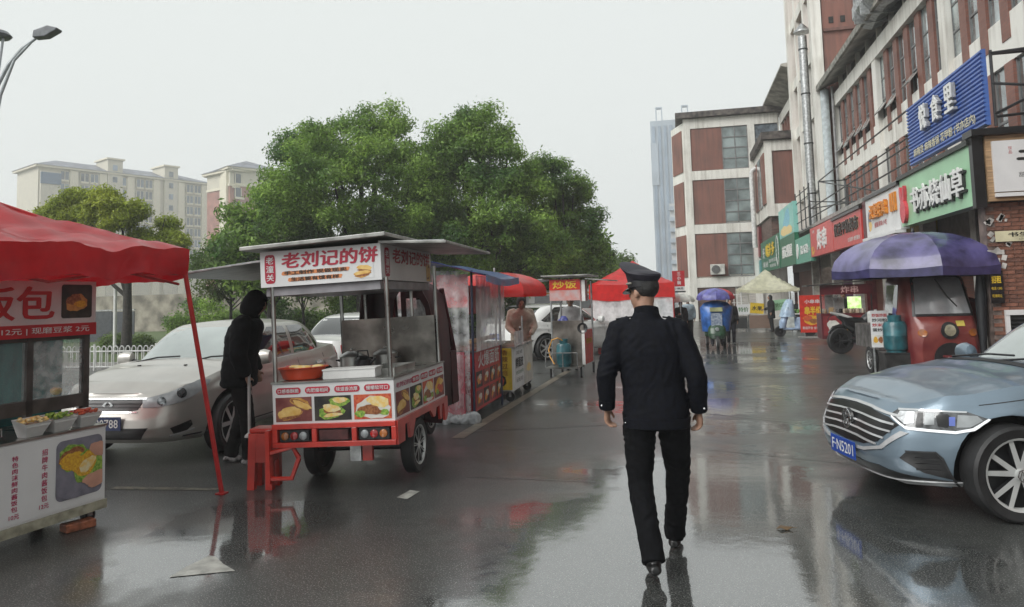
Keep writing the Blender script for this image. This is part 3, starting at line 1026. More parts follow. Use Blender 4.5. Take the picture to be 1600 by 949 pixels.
# ------------------------------------------------------------------ shop interiors under the signs
shop_lamp = mat('shop_strip_lamp', (1, .93, .8), .5, emit=9.0, var=.01)
def shop_bay(label, y0, y1, back, side=None, glow=None):
    t = thing('shopfront', label, 'shopfront', (6.5, (y0 + y1) / 2, .12))
    w = (y1 - y0) / 2 - .01
    MB().bx(2.2, 2.3, -w, w, 0, 3.84).build('back_wall', back, t)
    MB().bx(.0, 2.19, w - .06, w, 0, 3.84).build('side_wall', side or back, t)
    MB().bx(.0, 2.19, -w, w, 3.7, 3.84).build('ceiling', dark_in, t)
    MB().bx(-.02, .1, -w, w, 2.55, 3.69).build('header', side or back, t)
    MB().bx(.5, .62, -w * .6, w * .6, 3.60, 3.69).build('strip_lamp', shop_lamp, t)
    c = MB()
    c.bx(.5, 1.1, -w + .3, w - .8, 0, .95)
    c.build('counter', mat('shop_counter', (.32, .26, .2), .4, var=.2), t)
    return t
yel = mat('yellow_wall', (.55, .42, .14), .5, var=.1)
mar = mat('maroon_wall', (.17, .02, .025), .45, var=.15)
pur = mat('lilac_wall', (.28, .16, .27), .45, var=.15)
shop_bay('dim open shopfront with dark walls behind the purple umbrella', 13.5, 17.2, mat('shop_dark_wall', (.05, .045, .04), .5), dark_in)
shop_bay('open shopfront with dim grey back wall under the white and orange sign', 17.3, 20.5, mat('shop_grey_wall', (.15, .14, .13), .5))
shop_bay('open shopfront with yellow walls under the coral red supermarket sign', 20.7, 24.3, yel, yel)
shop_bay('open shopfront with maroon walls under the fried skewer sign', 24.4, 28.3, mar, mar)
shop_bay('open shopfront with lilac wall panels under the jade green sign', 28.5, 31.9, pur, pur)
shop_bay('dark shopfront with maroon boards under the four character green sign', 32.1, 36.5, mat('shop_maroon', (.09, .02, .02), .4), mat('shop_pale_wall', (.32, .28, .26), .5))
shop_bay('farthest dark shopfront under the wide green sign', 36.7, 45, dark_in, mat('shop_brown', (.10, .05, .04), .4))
# brick end wall facing the camera, bricks laid singly
bw = thing('brick_end_wall', 'weathered brown brick end wall of the corner shop under the wooden sign', 'wall', (4.9, 13.3, 0))
MB().bx(0.02, 6, 0, .3, 0, 2.98).build('mortar_bed', mat('brick_mortar', (.20, .15, .13), .7, var=.2), bw)
bricks = [mat('wall_brick_%s' % k, c, .55, var=.2, scale=9, bump=.3) for k, c in (('umber', (.20, .088, .058)), ('rust', (.24, .105, .07)), ('dark', (.15, .07, .05)))]
bme = []
for m in bricks:
    o = MB().bx(0, .232, -.012, .03, 0, .0545).build('brick', m, bw)
    bme.append(o.data)
    bpy.data.objects.remove(o)
n = 0
for r_ in range(45):
    for c_ in range(7):
        x = c_ * .242 - (.121 if r_ % 2 else 0) + .02
        if x < 0: continue
        if n >= 295: break
        o = bpy.data.objects.new('brick', bme[rnd.choice((0, 0, 1, 1, 2))])
        COL.objects.link(o)
        o.parent = bw
        o.location = (x, -rnd.random() * .006, 2.92 - r_ * .0645)
        n += 1
MB().bx(1.75, 6, -.01, .01, 0, 2.97).build('brickwork', brick_x, bw)
pl = MB()
R2 = random.Random(3)
for k in range(14):
    pl.box((.02 + R2.random() * .30, -.022, 1.9 + R2.random() * .9), (.03 + .05 * R2.random(), .004, .03 + R2.random() * .1), M=Matrix.Rotation(R2.random(), 3, 'Y'))
for cx, cz, w_ in ((.40, .98, .17), (.42, .86, .13), (.12, 2.18, .24), (.08, 2.05, .18)):
    pl.box((cx, -.024, cz), (w_, .004, .07))
pl.build('torn_paper', mat('torn_paper', (.55, .53, .50), .7, var=.2), bw)
bn = thing('wall_banner', 'cream music school banner on the brick end wall', 'banner', M=frame((6.0, 13.26, 2.43), (1, 0, 0), (0, 0, 1)))
MB().bx(-.98, .98, -.085, .085, 0, .012).build('board', mat('banner_cream', (.66, .62, .42), .45, var=.1, scale=3), bn)
text('书生音乐艺术培训中心', ink_black, bn, 0, .025, .014, w=1.6, h=.075, bold=.03)
text('少儿声乐钢琴古筝培训报名', ink_black, bn, -.05, -.048, .014, w=1.2, h=.035)
ns = thing('wall_notice', 'black notice with yellow writing left of the brick end wall', 'notice', M=frame((4.97, 13.24, 1.62), (1, 0, 0), (0, 0, 1)))
MB().bx(-.09, .1, -.26, .26, 0, .02).build('board', wet_black, ns)
text('招租', sign_yellow, ns, 0, .12, .022, w=.14, h=.12, bold=.03)
text('电话 1395', sign_yellow, ns, 0, -.02, .022, w=.15, h=.05)
text('旺铺转让', sign_yellow, ns, 0, -.14, .022, w=.14, h=.05)
lv = thing('louvre_vent', 'white framed louvre vent low in the brick end wall', 'vent', (5.55, 13.28, .45))
f = MB()
f.bx(-.48, .9, -.06, .0, .72, .80); f.bx(-.48, -.42, -.05, 0, 0, .72); f.bx(-.48, .9, -.05, 0, -.06, 0)
f.build('frame', sign_white, lv)
s = MB()
for k in range(11): s.box((.2, -.03, .04 + k * .062), (1.2, .05, .012), M=Matrix.Rotation(.6, 3, 'X'))
s.build('slat', dkmetal, lv)
MB().bx(-.42, .9, -.012, -.008, 0, .72).build('backing', dark_in, lv)
# ================================================================== FAR BUILDINGS
cream = stained('cream_render', (.61, .575, .47), (.48, .45, .38), amt=.6)
cream2 = mat('cream_trim', (.74, .69, .55), .6, var=.06)
slate = mat('slate_roof', (.20, .21, .25), .6, var=.2, scale=.6)
apt_glass = mat('apartment_glass', (.16, .20, .25), .12, var=.35, scale=.25, coat=.5)
vary_by_object(apt_glass, .6, 1.7)
apt_brick = mat('apartment_brick', (.36, .17, .14), .7, var=.12, scale=.6)
def apartment(name, label, A, Bp, z_roof, floors_seen, wall, low_wall, depth, cols, seed, band=None):
    A, Bp = Vector(A), Vector(Bp)
    d = (Bp - A)
    Ln = d.length
    d.normalize()
    t = thing(name, label, 'building', M=Matrix(((d.x, -d.y, 0, A.x), (d.y, d.x, 0, A.y), (0, 0, 1, 0), (0, 0, 0, 1))))
    R = random.Random(seed)
    zb = z_roof - 3.0 * floors_seen
    # local: x along the facade, -y towards the camera... facade plane y = 0
    if low_wall:
        MB().bx(0, Ln, 0, depth, 0, z_roof - 3.6).build('lower_wall', low_wall, t)
        MB().bx(-.2, Ln + .2, -.2, depth, z_roof - 3.6, z_roof - 3.1).build('string_course', cream2, t)
        MB().bx(0, Ln, 0, depth, z_roof - 3.1, z_roof).build('upper_wall', wall, t)
    else:
        MB().bx(0, Ln, 0, depth, 0, z_roof).build('wall', wall, t)
    e = MB()
    e.bx(-.8, Ln + .8, -.8, depth + .8, z_roof, z_roof + .5)
    e.build('eave', cream2, t)
    r = MB()
    zt = z_roof + .5
    r.add([(-1, -1, zt), (Ln + 1, -1, zt), (Ln + 1, depth + 1, zt), (-1, depth + 1, zt), (depth * .45, depth / 2, zt + 2.6), (Ln - depth * .45, depth / 2, zt + 2.6)],
          [(0, 1, 5, 4), (1, 2, 5), (2, 3, 4, 5), (3, 0, 4), (3, 2, 1, 0)])
    r.build('roof', slate, t)
    w = Ln / len(cols)
    proto = {}
    for ci, kind in enumerate(cols):
        x0 = ci * w
        if kind == 'P':      # pier
            MB().bx(x0, x0 + w * .8, -.5, -.002, 0, z_roof - .1).build('pier', cream2, t)
            continue
        if kind == '.':
            continue
        for fl in range(floors_seen):
            z = z_roof - 3 * (fl + 1) + .5
            if kind not in proto:
                ww = w * (.86 if kind == 'W' else .4)
                o = MB().bx(-ww / 2, ww / 2, -.28, -.003, 0, 1.95 if kind == 'W' else 1.5).build('window', apt_glass, t)
                f = MB()
                for q in ((-ww / 2, 0, ww / 2) if kind == 'W' else (-ww / 2, ww / 2)): f.bx(q - .07, q + .07, -.36, -.285, 0, 1.95 if kind == 'W' else 1.5)
                f.bx(-ww / 2, ww / 2, -.40, -.29, -.5, -.02)
                f.build('frame', cream2, o)
                proto[kind] = o
            else:
                o = proto[kind].copy()
                COL.objects.link(o)
                for ch in proto[kind].children:
                    c2 = ch.copy(); COL.objects.link(c2); c2.parent = o
            o.location = (x0 + w / 2, 0, z)
    return t, Ln
ap, Ln = apartment('apartment_block', 'long cream apartment block with grey hipped roof behind the lime green tree', (-144.5, 141.7, 0), (-126.5, 180, 0), 35.5, 8, cream, None, 13,
          'S.WPWWPSWPWWPSWPWWP', 5)
for x in (.36, .70):
    p = MB()
    p.bx(Ln * x, Ln * x + 3.6, -.6, 6, 0, 39.2)
    p.build('stair_core', cream, ap)
    MB().bx(Ln * x - .4, Ln * x + 4.0, -1.0, 6.4, 39.2, 39.6).build('core_cap', cream2, ap)
    for k in range(6):
        MB().bx(Ln * x + 1.2, Ln * x + 2.3, -.66, -.605, 36.5 - k * 3, 37.9 - k * 3).build('stair_window', apt_glass, ap)
MB().bx(.2, 4.4, -1.0, -.41, 0, 34.4).build('sunroom', cream, ap)
MB().bx(.1, 4.5, -1.2, -1.01, 31.5, 34.2).build('sunroom_glass', mat('sunroom_blue_glass', (.10, .17, .27), .12, var=.2), ap)
ap2, L2 = apartment('apartment_tower', 'red brick apartment block with cream top floor right of the cream block', (-103.0, 146.5, 0), (-92.5, 139, 0), 31.0, 6, cream, apt_brick, 11, '..P', 9)
for x in (4.2, 7.4):
    MB().bx(x, x + .9, -.4, -.01, 0, 29.5).build('pier', cream2, ap2)
MB().bx(4.0, 8.5, -.3, -.012, 27.6, 28.1).build('ledge', cream2, ap2)
ap3, L3 = apartment('apartment_tower', 'brick apartment wing with wide windows partly hidden by the big tree', (-92.0, 139.5, 0), (-84, 158, 0), 30.6, 6, cream, apt_brick, 10, 'WPWPWP', 10)

tw = thing('high_rise_tower', 'hazy blue grey high rise tower at the far end of the street', 'building', (-1.6, 262, 0))
tm = mat('tower_cladding', (.33, .39, .45), .5, var=.08, scale=.1)
tg = mat('tower_glass', (.20, .27, .35), .2, var=.15, scale=.1)
MB().bx(-5.6, 4.6, 0, 14, 0, 63).build('shaft', tm, tw)
MB().bx(4.6, 9.0, 3, 16, 0, 62).build('side_shaft', tm, tw)
for k in range(5):
    MB().bx(-5.0 + k * 2.0, -4.0 + k * 2.0, -.5, -.01, 0, 61).build('glass_strip', tg, tw)
MB().bx(-5.7, -3.2, -.6, 13, 40, 55).build('bay', tm, tw)
for x in (-3.6, 5.4):
    c = MB()
    for a in ((0, 0), (2, 0), (0, 2), (2, 2)): c.bx(x + a[0], x + a[0] + .35, 2 + a[1], 2.35 + a[1], 63, 68)
    c.bx(x, x + 2.35, 2, 4.35, 68, 68.4)
    c.build('roof_frame', tm, tw)
tw2 = thing('high_rise_tower', 'lower pale high rise with balconies beside the hazy tower', 'building', (2.6, 210, 0))
MB().bx(-4, 4, 0, 12, 0, 27).build('shaft', mat('pale_tower', (.46, .47, .47), .6, var=.1, scale=.2), tw2)
for k in range(9):
    MB().bx(-4.2, -1.2, -1.0, -.01, 1 + k * 3, 2.1 + k * 3).build('balcony', tm, tw2)
    MB().bx(-.6, 3.4, -.1, -.01, 1.2 + k * 3, 2.9 + k * 3).build('window', tg, tw2)

# ================================================================== TREES
def leaf_mat(name, c1, c2):
    m = mat(name, c1, .5, col2=c2, scale=.55, island=.5, detail=4)
    N, L = m.node_tree.nodes, m.node_tree.links
    pb_ = N['Principled BSDF']
    tr = N.new('ShaderNodeBsdfTranslucent')
    src = pb_.inputs['Base Color'].links[0].from_socket
    L.new(src, tr.inputs['Color'])
    ms = N.new('ShaderNodeMixShader')
    ms.inputs[0].default_value = .45
    out = N['Material Output']
    L.new(pb_.outputs[0], ms.inputs[1])
    L.new(tr.outputs[0], ms.inputs[2])
    L.new(ms.outputs[0], out.inputs['Surface'])
    return m
leaf_dark = leaf_mat('camphor_leaf', (.075, .165, .036), (.29, .44, .080))
leaf_lime = leaf_mat('lime_leaf', (.23, .30, .03), (.40, .45, .055))
leaf_mid = leaf_mat('mid_green_leaf', (.085, .16, .035), (.17, .24, .055))
bark = mat('dark_bark', (.030, .025, .020), .7, var=.3, scale=14, bump=.6)

def leaves(name, puffs, n, size, m, parent, seed, flat=.25):
    """n small bent leaf sprays spread over the shells of the puffs; one joined crown"""
    g = np.random.default_rng(seed)
    P = np.array([p[:3] for p in puffs])
    Rr = np.array([p[3] for p in puffs])
    wgt = Rr ** 2
    idx = g.choice(len(puffs), n, p=wgt / wgt.sum())
    d = g.normal(size=(n, 3))
    d[:, 2] = d[:, 2] * .8 + .15
    d /= np.linalg.norm(d, axis=1, keepdims=True)
    rad = Rr[idx] * (g.random(n) ** .45) * (1 + .18 * g.normal(size=n))
    c = P[idx] + d * rad[:, None] * np.array([1, 1, .8])
    nrm = d + g.normal(size=(n, 3)) * .75
    nrm[:, 2] += flat
    nrm /= np.linalg.norm(nrm, axis=1, keepdims=True)
    t = np.cross(nrm, g.normal(size=(n, 3)))
    t /= np.linalg.norm(t, axis=1, keepdims=True)
    s = np.cross(nrm, t)
    L_ = size * (.6 + .8 * g.random(n))[:, None]
    W_ = L_ * .38
    a = c - t * L_
    e = c + t * L_ - nrm * L_ * .25
    l = c + s * W_ + nrm * L_ * .12
    r = c - s * W_ + nrm * L_ * .12
    vs = np.stack([a, r, e, l], 1).reshape(-1, 3).astype(np.float32)
    me = bpy.data.meshes.new(name)
    me.vertices.add(4 * n)
    me.vertices.foreach_set('co', vs.ravel())
    me.loops.add(4 * n)
    me.loops.foreach_set('vertex_index', np.arange(4 * n, dtype=np.int32))
    me.polygons.add(n)
    me.polygons.foreach_set('loop_start', np.arange(0, 4 * n, 4, dtype=np.int32))
    me.materials.append(m)
    me.update(calc_edges=True)
    o = bpy.data.objects.new(name, me)
    COL.objects.link(o)
    o.parent = parent
    return o

def tree(label, base, h, rx, ry, trunk_h, n, m, seed, size=.10, npuff=42, tr=.16, group=None, low=.25, pr_=(.55, 1.05), lobes=None, name='broadleaf_tree'):
    t = thing(name, label, 'tree', base, group=group)
    R = random.Random(seed)
    puffs = []
    cz0 = trunk_h
    ch = h - trunk_h
    if lobes is None:
        lobes = [(0, 0, .62, 1.0)]
    for (lx, ly, lz, ls) in lobes:
        k = 0
        tries = 0
        while k < npuff // len(lobes) and tries < 4000:
            tries += 1
            u = Vector((R.gauss(0, 1), R.gauss(0, 1), R.gauss(0, 1))).normalized()
            q = R.random() ** .33
            if q < .45: continue
            x = lx * rx + u.x * rx * ls * q * .86
            y = ly * ry + u.y * ry * ls * q * .86
            z = cz0 + ch * lz + u.z * ch * (.5 if u.z > 0 else low + .2) * ls * q * .84
            if z < trunk_h * .75: continue
            puffs.append((x, y, z, R.uniform(*pr_) * (.8 + .2 * ls)))
            k += 1
    tb = MB()
    lean = (R.uniform(-.15, .15), R.uniform(-.15, .15))
    top = Vector((lean[0], lean[1], trunk_h))
    tb.pipe([(0, 0, -.1), (lean[0] * .4, lean[1] * .4, trunk_h * .5), top, top + Vector((lean[0], lean[1], ch * .45)), top + Vector((lean[0] * 2, lean[1], ch * .8))],
            [tr * 1.25, tr, tr * .85, tr * .45, tr * .15], 8)
    tb.build('trunk', bark, t, smooth=50)
    lb = MB()
    for p in R.sample(puffs, min(len(puffs), 22)):
        z0 = R.uniform(.0, .45) * ch
        a = top + Vector((lean[0] * z0 / ch, 0, z0))
        q = Vector(p[:3])
        mid = a.lerp(q, .5) + Vector((0, 0, -.12 * (q - a).length + .1))
        lb.pipe([a, mid, q], [tr * .42, tr * .25, tr * .08], 5, caps=False)
    lb.build('branch', bark, t, smooth=60)
    leaves('crown', puffs, n, size, m, t, seed)
    return t

def lobed_tree(label, base, lobes, n, m, seed, size, tr=.2, trunk_h=2.0, dens=3.4, pr_=(.36, .62)):
    """crown given as spheres (dx, dy, z, r) in metres about the trunk foot"""
    t = thing('broadleaf_tree', label, 'tree', base)
    R = random.Random(seed)
    puffs = []
    for dx, dy, z, r in lobes:
        for k in range(max(5, int(dens * r * r * 3))):
            u = Vector((R.gauss(0, 1), R.gauss(0, 1), R.gauss(0, 1))).normalized() * (R.uniform(.45, 1.0) * r)
            puffs.append((dx + u.x, dy + u.y, z + u.z * .9, R.uniform(*pr_)))
    zt = max(l[2] for l in lobes)
    tb = MB()
    tb.pipe([(0, 0, -.1), (.05, 0, trunk_h * .5), (0, .05, trunk_h), (.1, 0, (trunk_h + zt) / 2), (.05, 0, zt)], [tr * 1.3, tr, tr * .85, tr * .5, tr * .15], 8)
    tb.build('trunk', bark, t, smooth=50)
    for dx, dy, z, r in lobes:
        a = Vector((0, 0, min(trunk_h * R.uniform(.85, 1.4), z - .2)))
        q = Vector((dx, dy, z))
        lb = MB().pipe([a, a.lerp(q, .5) + Vector((0, 0, -.15 * r)), q, q + Vector((dx * .1, 0, r * .6))], [tr * .5, tr * .32, tr * .18, tr * .06], 5, caps=False)
        lb.build('limb', bark, t, smooth=60)
    leaves('crown', puffs, n, size, m, t, seed)
    return t
def px_lobes(lst, u0, k, seed, zoff=0):
    R = random.Random(seed)
    return [((u - u0) / k, R.uniform(-.9, .9) * r / k, 1.65 + (467 - (u - 800) * .028 - v) / k + zoff, r / k) for u, v, r in lst]
lobed_tree('tall broad camphor tree with rounded crown left of centre behind the food truck', (-11.4, 25.2, .1),
    px_lobes([(475, 262, 68), (445, 335, 55), (525, 228, 58), (590, 222, 60), (635, 250, 58), (560, 310, 105), (480, 395, 80), (600, 390, 100), (650, 330, 75), (425, 410, 42), (560, 440, 80), (500, 205, 30), (605, 185, 28)], 560, 42.6, 3), 130000, leaf_dark, 11, .066, pr_=(.36, .68))
lobed_tree('tallest camphor tree in the middle, its crown joining the left one', (-7.0, 26.2, .1),
    px_lobes([(705, 232, 55), (745, 225, 50), (720, 310, 90), (785, 272, 52), (800, 345, 60), (690, 380, 85), (770, 410, 80), (845, 400, 50), (720, 450, 70), (735, 190, 24), (670, 290, 60)], 735, 42.6, 4), 110000, leaf_dark, 23, .066, pr_=(.36, .68))
lobed_tree('narrower camphor tree at the right edge of the big tree group', (-4.35, 28.6, .1),
    px_lobes([(862, 280, 40), (890, 325, 42), (850, 345, 45), (905, 372, 28), (880, 420, 52), (918, 395, 20), (845, 300, 34)], 875, 39.7, 5), 52000, leaf_dark, 31, .066, .14, 1.5)
tree('small dark tree at the left foot of the big camphor', (-14.2, 23.6, .1), 5.6, 1.7, 1.8, 1.0, 16000, leaf_dark, 37, .10, 34, .10)
lobed_tree('lime green spreading tree with forked dark trunk behind the red canopy', (-18.4, 21.7, .1),
    px_lobes([(30, 345, 24), (55, 332, 30), (105, 322, 34), (160, 328, 36), (210, 340, 36), (250, 365, 34), (275, 385, 20), (140, 365, 42), (200, 385, 40), (80, 375, 34), (245, 395, 22)], 195, 46, 6), 60000, leaf_lime, 41, .06, .15, 2.3, 3.0, (.3, .5))
tree('young thin tree with airy yellow green foliage above the silver car', (-17.4, 26.2, .1), 4.3, 2.0, 1.8, 1.3, 9000, leaf_mid, 43, .075, 30, .07, pr_=(.35, .7))
tree('loose young tree right of the red canopy pole', (-14.6, 27.0, .1), 4.2, 1.8, 1.5, 1.2, 8000, leaf_mid, 47, .075, 26, .06, pr_=(.35, .7))
tree('pale distant tree behind the red tent at the street end', (-5.0, 50, .1), 4.9, 2.2, 2.0, 1.2, 9000, leaf_mid, 53, .12, 30, .12)
tree('dark understorey tree behind the parked white cars', (-9.6, 30.5, .1), 5.2, 4.2, 2.0, .9, 16000, leaf_dark, 59, .13, 44, .12)
tree('dark bushy tree behind the fried rice stall', (-5.6, 33, .1), 4.6, 3.2, 2.0, .8, 14000, leaf_dark, 61, .13, 36, .12)

# clipped shrubs, hoarding, fence, posts
for i, (x, y, r_, lab) in enumerate(((-19.9, 22.9, .55, 'round clipped green shrub left of the white post'), (-18.95, 23.1, .48, 'smaller clipped shrub right of the white post'))):
    t = thing('clipped_shrub', lab, 'shrub', (x, y, .1))
    leaves('foliage', [(0, 0, r_ * .62, r_ * .85)], 4200, .045, leaf_mid, t, 70 + i)
    MB().pipe([(0, 0, -.05), (0, 0, r_ * .6)], .05, 6).build('stem', bark, t)
hd = thing('hoarding', 'green and dark grey sheet metal hoarding beyond the verge', 'fence', (-26, 31, .1))
cols_ = [mat('hoarding_green', (.035, .13, .05), .5, var=.1), mat('hoarding_grey', (.06, .065, .075), .5, var=.1)]
hm = []
for k in range(4):
    MB().bx(-5 + k * 1.3, -5 + k * 1.3 + 1.285, -.02, .02, 0, 1.45 + .02 * (k % 3)).build('panel', cols_[0 if k % 4 in (0, 1) else 1], hd)
MB().bx(-5, .2, -.05, .05, 1.5, 1.56).build('rail', galv, hd)
hb = tag(MB().bx(-70, -8, 44, 45, 0, 2.6).build('retaining_wall', mat('stone_wall', (.30, .27, .22), .7, var=.25, scale=1.2, bump=.4)), 'long low stone retaining wall behind the trees', 'wall')
he = thing('hedge', 'dense dark green hedge along the verge behind the parked cars', 'hedge', (-11.5, 28.6, .1))
leaves('foliage', [(-10 + k * .55, rnd.uniform(-.3, .3), rnd.uniform(.3, 1.7), .55) for k in range(38)] + [(-10 + k * .9, .2, .8, .8) for k in range(23)], 42000, .075, leaf_dark, he, 77)
MB().bx(-10, 10.5, -.08, .08, 0, .5).build('stems', bark, he)
wp_ = thing('white_post', 'slim white post standing between two clipped shrubs', 'post', (-19.45, 22.4, .1))
MB().pipe([(0, 0, 0), (0, 0, 2.35)], .055, 10).build('shaft', white_p, wp_, smooth=40)
MB().lathe([(.09, 0), (.09, .06), (.06, .08)], n=10).build('base', concrete, wp_)
fe = thing('white_fence', 'white tubular guard rail along the verge behind the first stall', 'fence', (-17.6, 17.4, 0))
wf = mat('fence_white', (.62, .62, .60), .4, var=.1)
pk = MB().pipe([(0, 0, .08), (0, 0, .60), (.04, 0, .66), (.09, 0, .66), (.13, 0, .60), (.13, 0, .08)], .016, 6).build('picket', wf, fe)
for k in range(1, 30):
    o = pk.copy(); COL.objects.link(o); o.location = (k * .19, 0, 0)
for z in (.1, .52): MB().pipe([(-.1, 0, z), (5.8, 0, z)], .02, 6).build('rail', wf, fe)
for x in (-.1, 1.85, 3.8, 5.75): MB().pipe([(x, 0, 0), (x, 0, .72)], .03, 8).build('post', wf, fe)

# street lamp at the left edge
sl = thing('street_lamp', 'tall grey street lamp with curved double arm at the left edge', 'street lamp', (-14.42, 13.0, 0), rz=RAD(12.6))
sl.scale = (.85, .85, 1.035)
lampm = mat('lamp_grey', (.40, .43, .44), .4, .3, var=.08)
MB().pipe([(0, 0, 0), (0, 0, 3), (0, 0, 6.4)], [.10, .08, .06], 12).build('pole', lampm, sl, smooth=40)
MB().pipe([(0, 0, 5.6), (.12, 0, 6.2), (.45, 0, 6.95), (.9, 0, 7.35)], [.045, .04, .035, .03], 8).build('arm', lampm, sl, smooth=50)
MB().pipe([(0, 0, 6.35), (.3, 0, 6.85), (.65, 0, 7.2), (1.05, 0, 7.45)], [.05, .045, .04, .035], 8).build('arm', lampm, sl, smooth=50)
hd_ = MB()
hd_.prism([(.98, 7.40), (1.0, 7.56), (1.35, 7.66), (1.62, 7.60), (1.58, 7.55), (1.3, 7.42)], -.13, .13, 'XZ')
hd_.build('lamp_head', mat('lamp_head_grey', (.16, .17, .18), .4, .3), sl, bevel=.02)
MB().pipe([(0, 0, 6.3), (.05, 0, 6.7), (.15, 0, 7.45)], .03, 8).build('stem', lampm, sl)
MB().lathe([(.02, 7.62), (.25, 7.58), (.33, 7.5), (.28, 7.45), (.02, 7.43)], (0, 0, 0), 24).build('disc_lamp', mat('lamp_head_grey', ), sl, smooth=40)
MB().lathe([(.18, 0), (.18, .05), (.11, .08), (.11, .4)], n=12).build('base', lampm, sl)
# ================================================================== VEHICLES
def interp(x, pts):
    if x <= pts[0][0]: return pts[0][1]
    for (a, fa), (c, fc) in zip(pts, pts[1:]):
        if x <= c:
            t = (x - a) / (c - a)
            t = t * t * (3 - 2 * t)
            return fa + (fc - fa) * t
    return pts[-1][1]
def lerp_(x, pts):
    if x <= pts[0][0]: return pts[0][1]
    for (a, fa), (c, fc) in zip(pts, pts[1:]):
        if x <= c: return fa + (fc - fa) * (x - a) / (c - a)
    return pts[-1][1]

class Surf:
    def __init__(s, mb):
        s.bvh = BVHTree.FromPolygons([Vector(v) for v in mb.v], mb.f)
    def patch(s, poly, direction, off=.004, step=.05, thick=.012, base=None):
        """lay a 2d outline on the surface. direction '+x','-x','+y','-y','+z': side of the body it sits on.
        x sides take (y,z), y sides take (x,z), z takes (x,y)"""
        ax = direction[1]
        sg = 1 if direction[0] == '+' else -1
        pts = [Vector(p) for p in poly]
        # refine the outline
        ring = []
        for i, p in enumerate(pts):
            q = pts[(i + 1) % len(pts)]
            n = max(1, int((q - p).length / step))
            for k in range(n): ring.append(p.lerp(q, k / n))
        xs = [p.x for p in ring]; ys_ = [p.y for p in ring]
        inner = []
        gx = min(xs) + step / 2
        def inside(x, y):
            c = False
            for i in range(len(ring)):
                a, b_ = ring[i], ring[i - 1]
                if (a.y > y) != (b_.y > y) and x < (b_.x - a.x) * (y - a.y) / (b_.y - a.y) + a.x: c = not c
            return c
        def far(x, y):
            return all((r_.x - x) ** 2 + (r_.y - y) ** 2 > (step * .45) ** 2 for r_ in ring)
        while gx < max(xs):
            gy = min(ys_) + step / 2
            while gy < max(ys_):
                if inside(gx, gy) and far(gx, gy): inner.append(Vector((gx, gy)))
                gy += step
            gx += step
        n = len(ring)
        res = geometry.delaunay_2d_cdt(ring + inner, [], [tuple(range(n))], 1, 1e-5)
        vv, ff = res[0], res[2]
        out, ok = [], []
        for p in vv:
            if ax == 'x': o, d = Vector((sg * 6, p.x, p.y)), Vector((-sg, 0, 0))
            elif ax == 'y': o, d = Vector((p.x, sg * 6, p.y)), Vector((0, -sg, 0))
            elif ax == 'd':   # diagonal front corner: first coordinate runs from nose to flank
                o, d = Vector((-.70711 * p.x + 4, sg * (.70711 * p.x + 4), p.y)), Vector((-.70711, -.70711 * sg, 0))
            else: o, d = Vector((p.x, p.y, 6)), Vector((0, 0, -1))
            loc, nr, idx, dist = s.bvh.ray_cast(o, d)
            if loc is None:
                loc, nr, idx, dist = s.bvh.find_nearest(o + d * 5)
            if nr.dot(d) > 0: nr = -nr
            out.append((loc, nr))
        mb = MB()
        top = [l + q * off for l, q in out]
        mb.add(top, ff)
        # skirt round the edge
        ec = {}
        for f in ff:
            for i in range(len(f)):
                e = (f[i], f[(i + 1) % len(f)])
                k = tuple(sorted(e))
                ec[k] = None if k in ec else e
        bo = [e for e in ec.values() if e]
        low = {i: out[i][0] + out[i][1] * (off - thick) for e in bo for i in e}
        for a, c in bo:
            mb.add([top[c], top[a], low[a], low[c]], [(0, 1, 2, 3)])
        return mb

def mirror_y(poly):
    return [(x, y) for x, y in poly]

car_glass = mat('car_glass', (.015, .018, .018), .04, var=.2, scale=2, spec=.9, coat=1)
shade_glass = mat('windscreen_with_sunshade', (.34, .38, .37), .06, var=.08, scale=1.5, coat=1)
lamp_clear = mat('lamp_clear', (.34, .36, .37), .3, .2, var=.14, scale=7, coat=.15)
lamp_red = mat('lamp_red', (.42, .012, .012), .12, var=.2, scale=12, coat=1)
lamp_amber = mat('lamp_amber', (.42, .13, .02), .15, var=.2, coat=1)
grille_black = mat('grille_black', (.012, .012, .013), .3, var=.2)
plate_blue = mat('plate_blue', (.012, .06, .34), .35, var=.05)
wheel_dark = mat('rim_gap_dark', (.018, .018, .02), .4, var=.2)
arch_dark = mat('wheel_arch_dark', (.012, .012, .012), .8, var=.2)

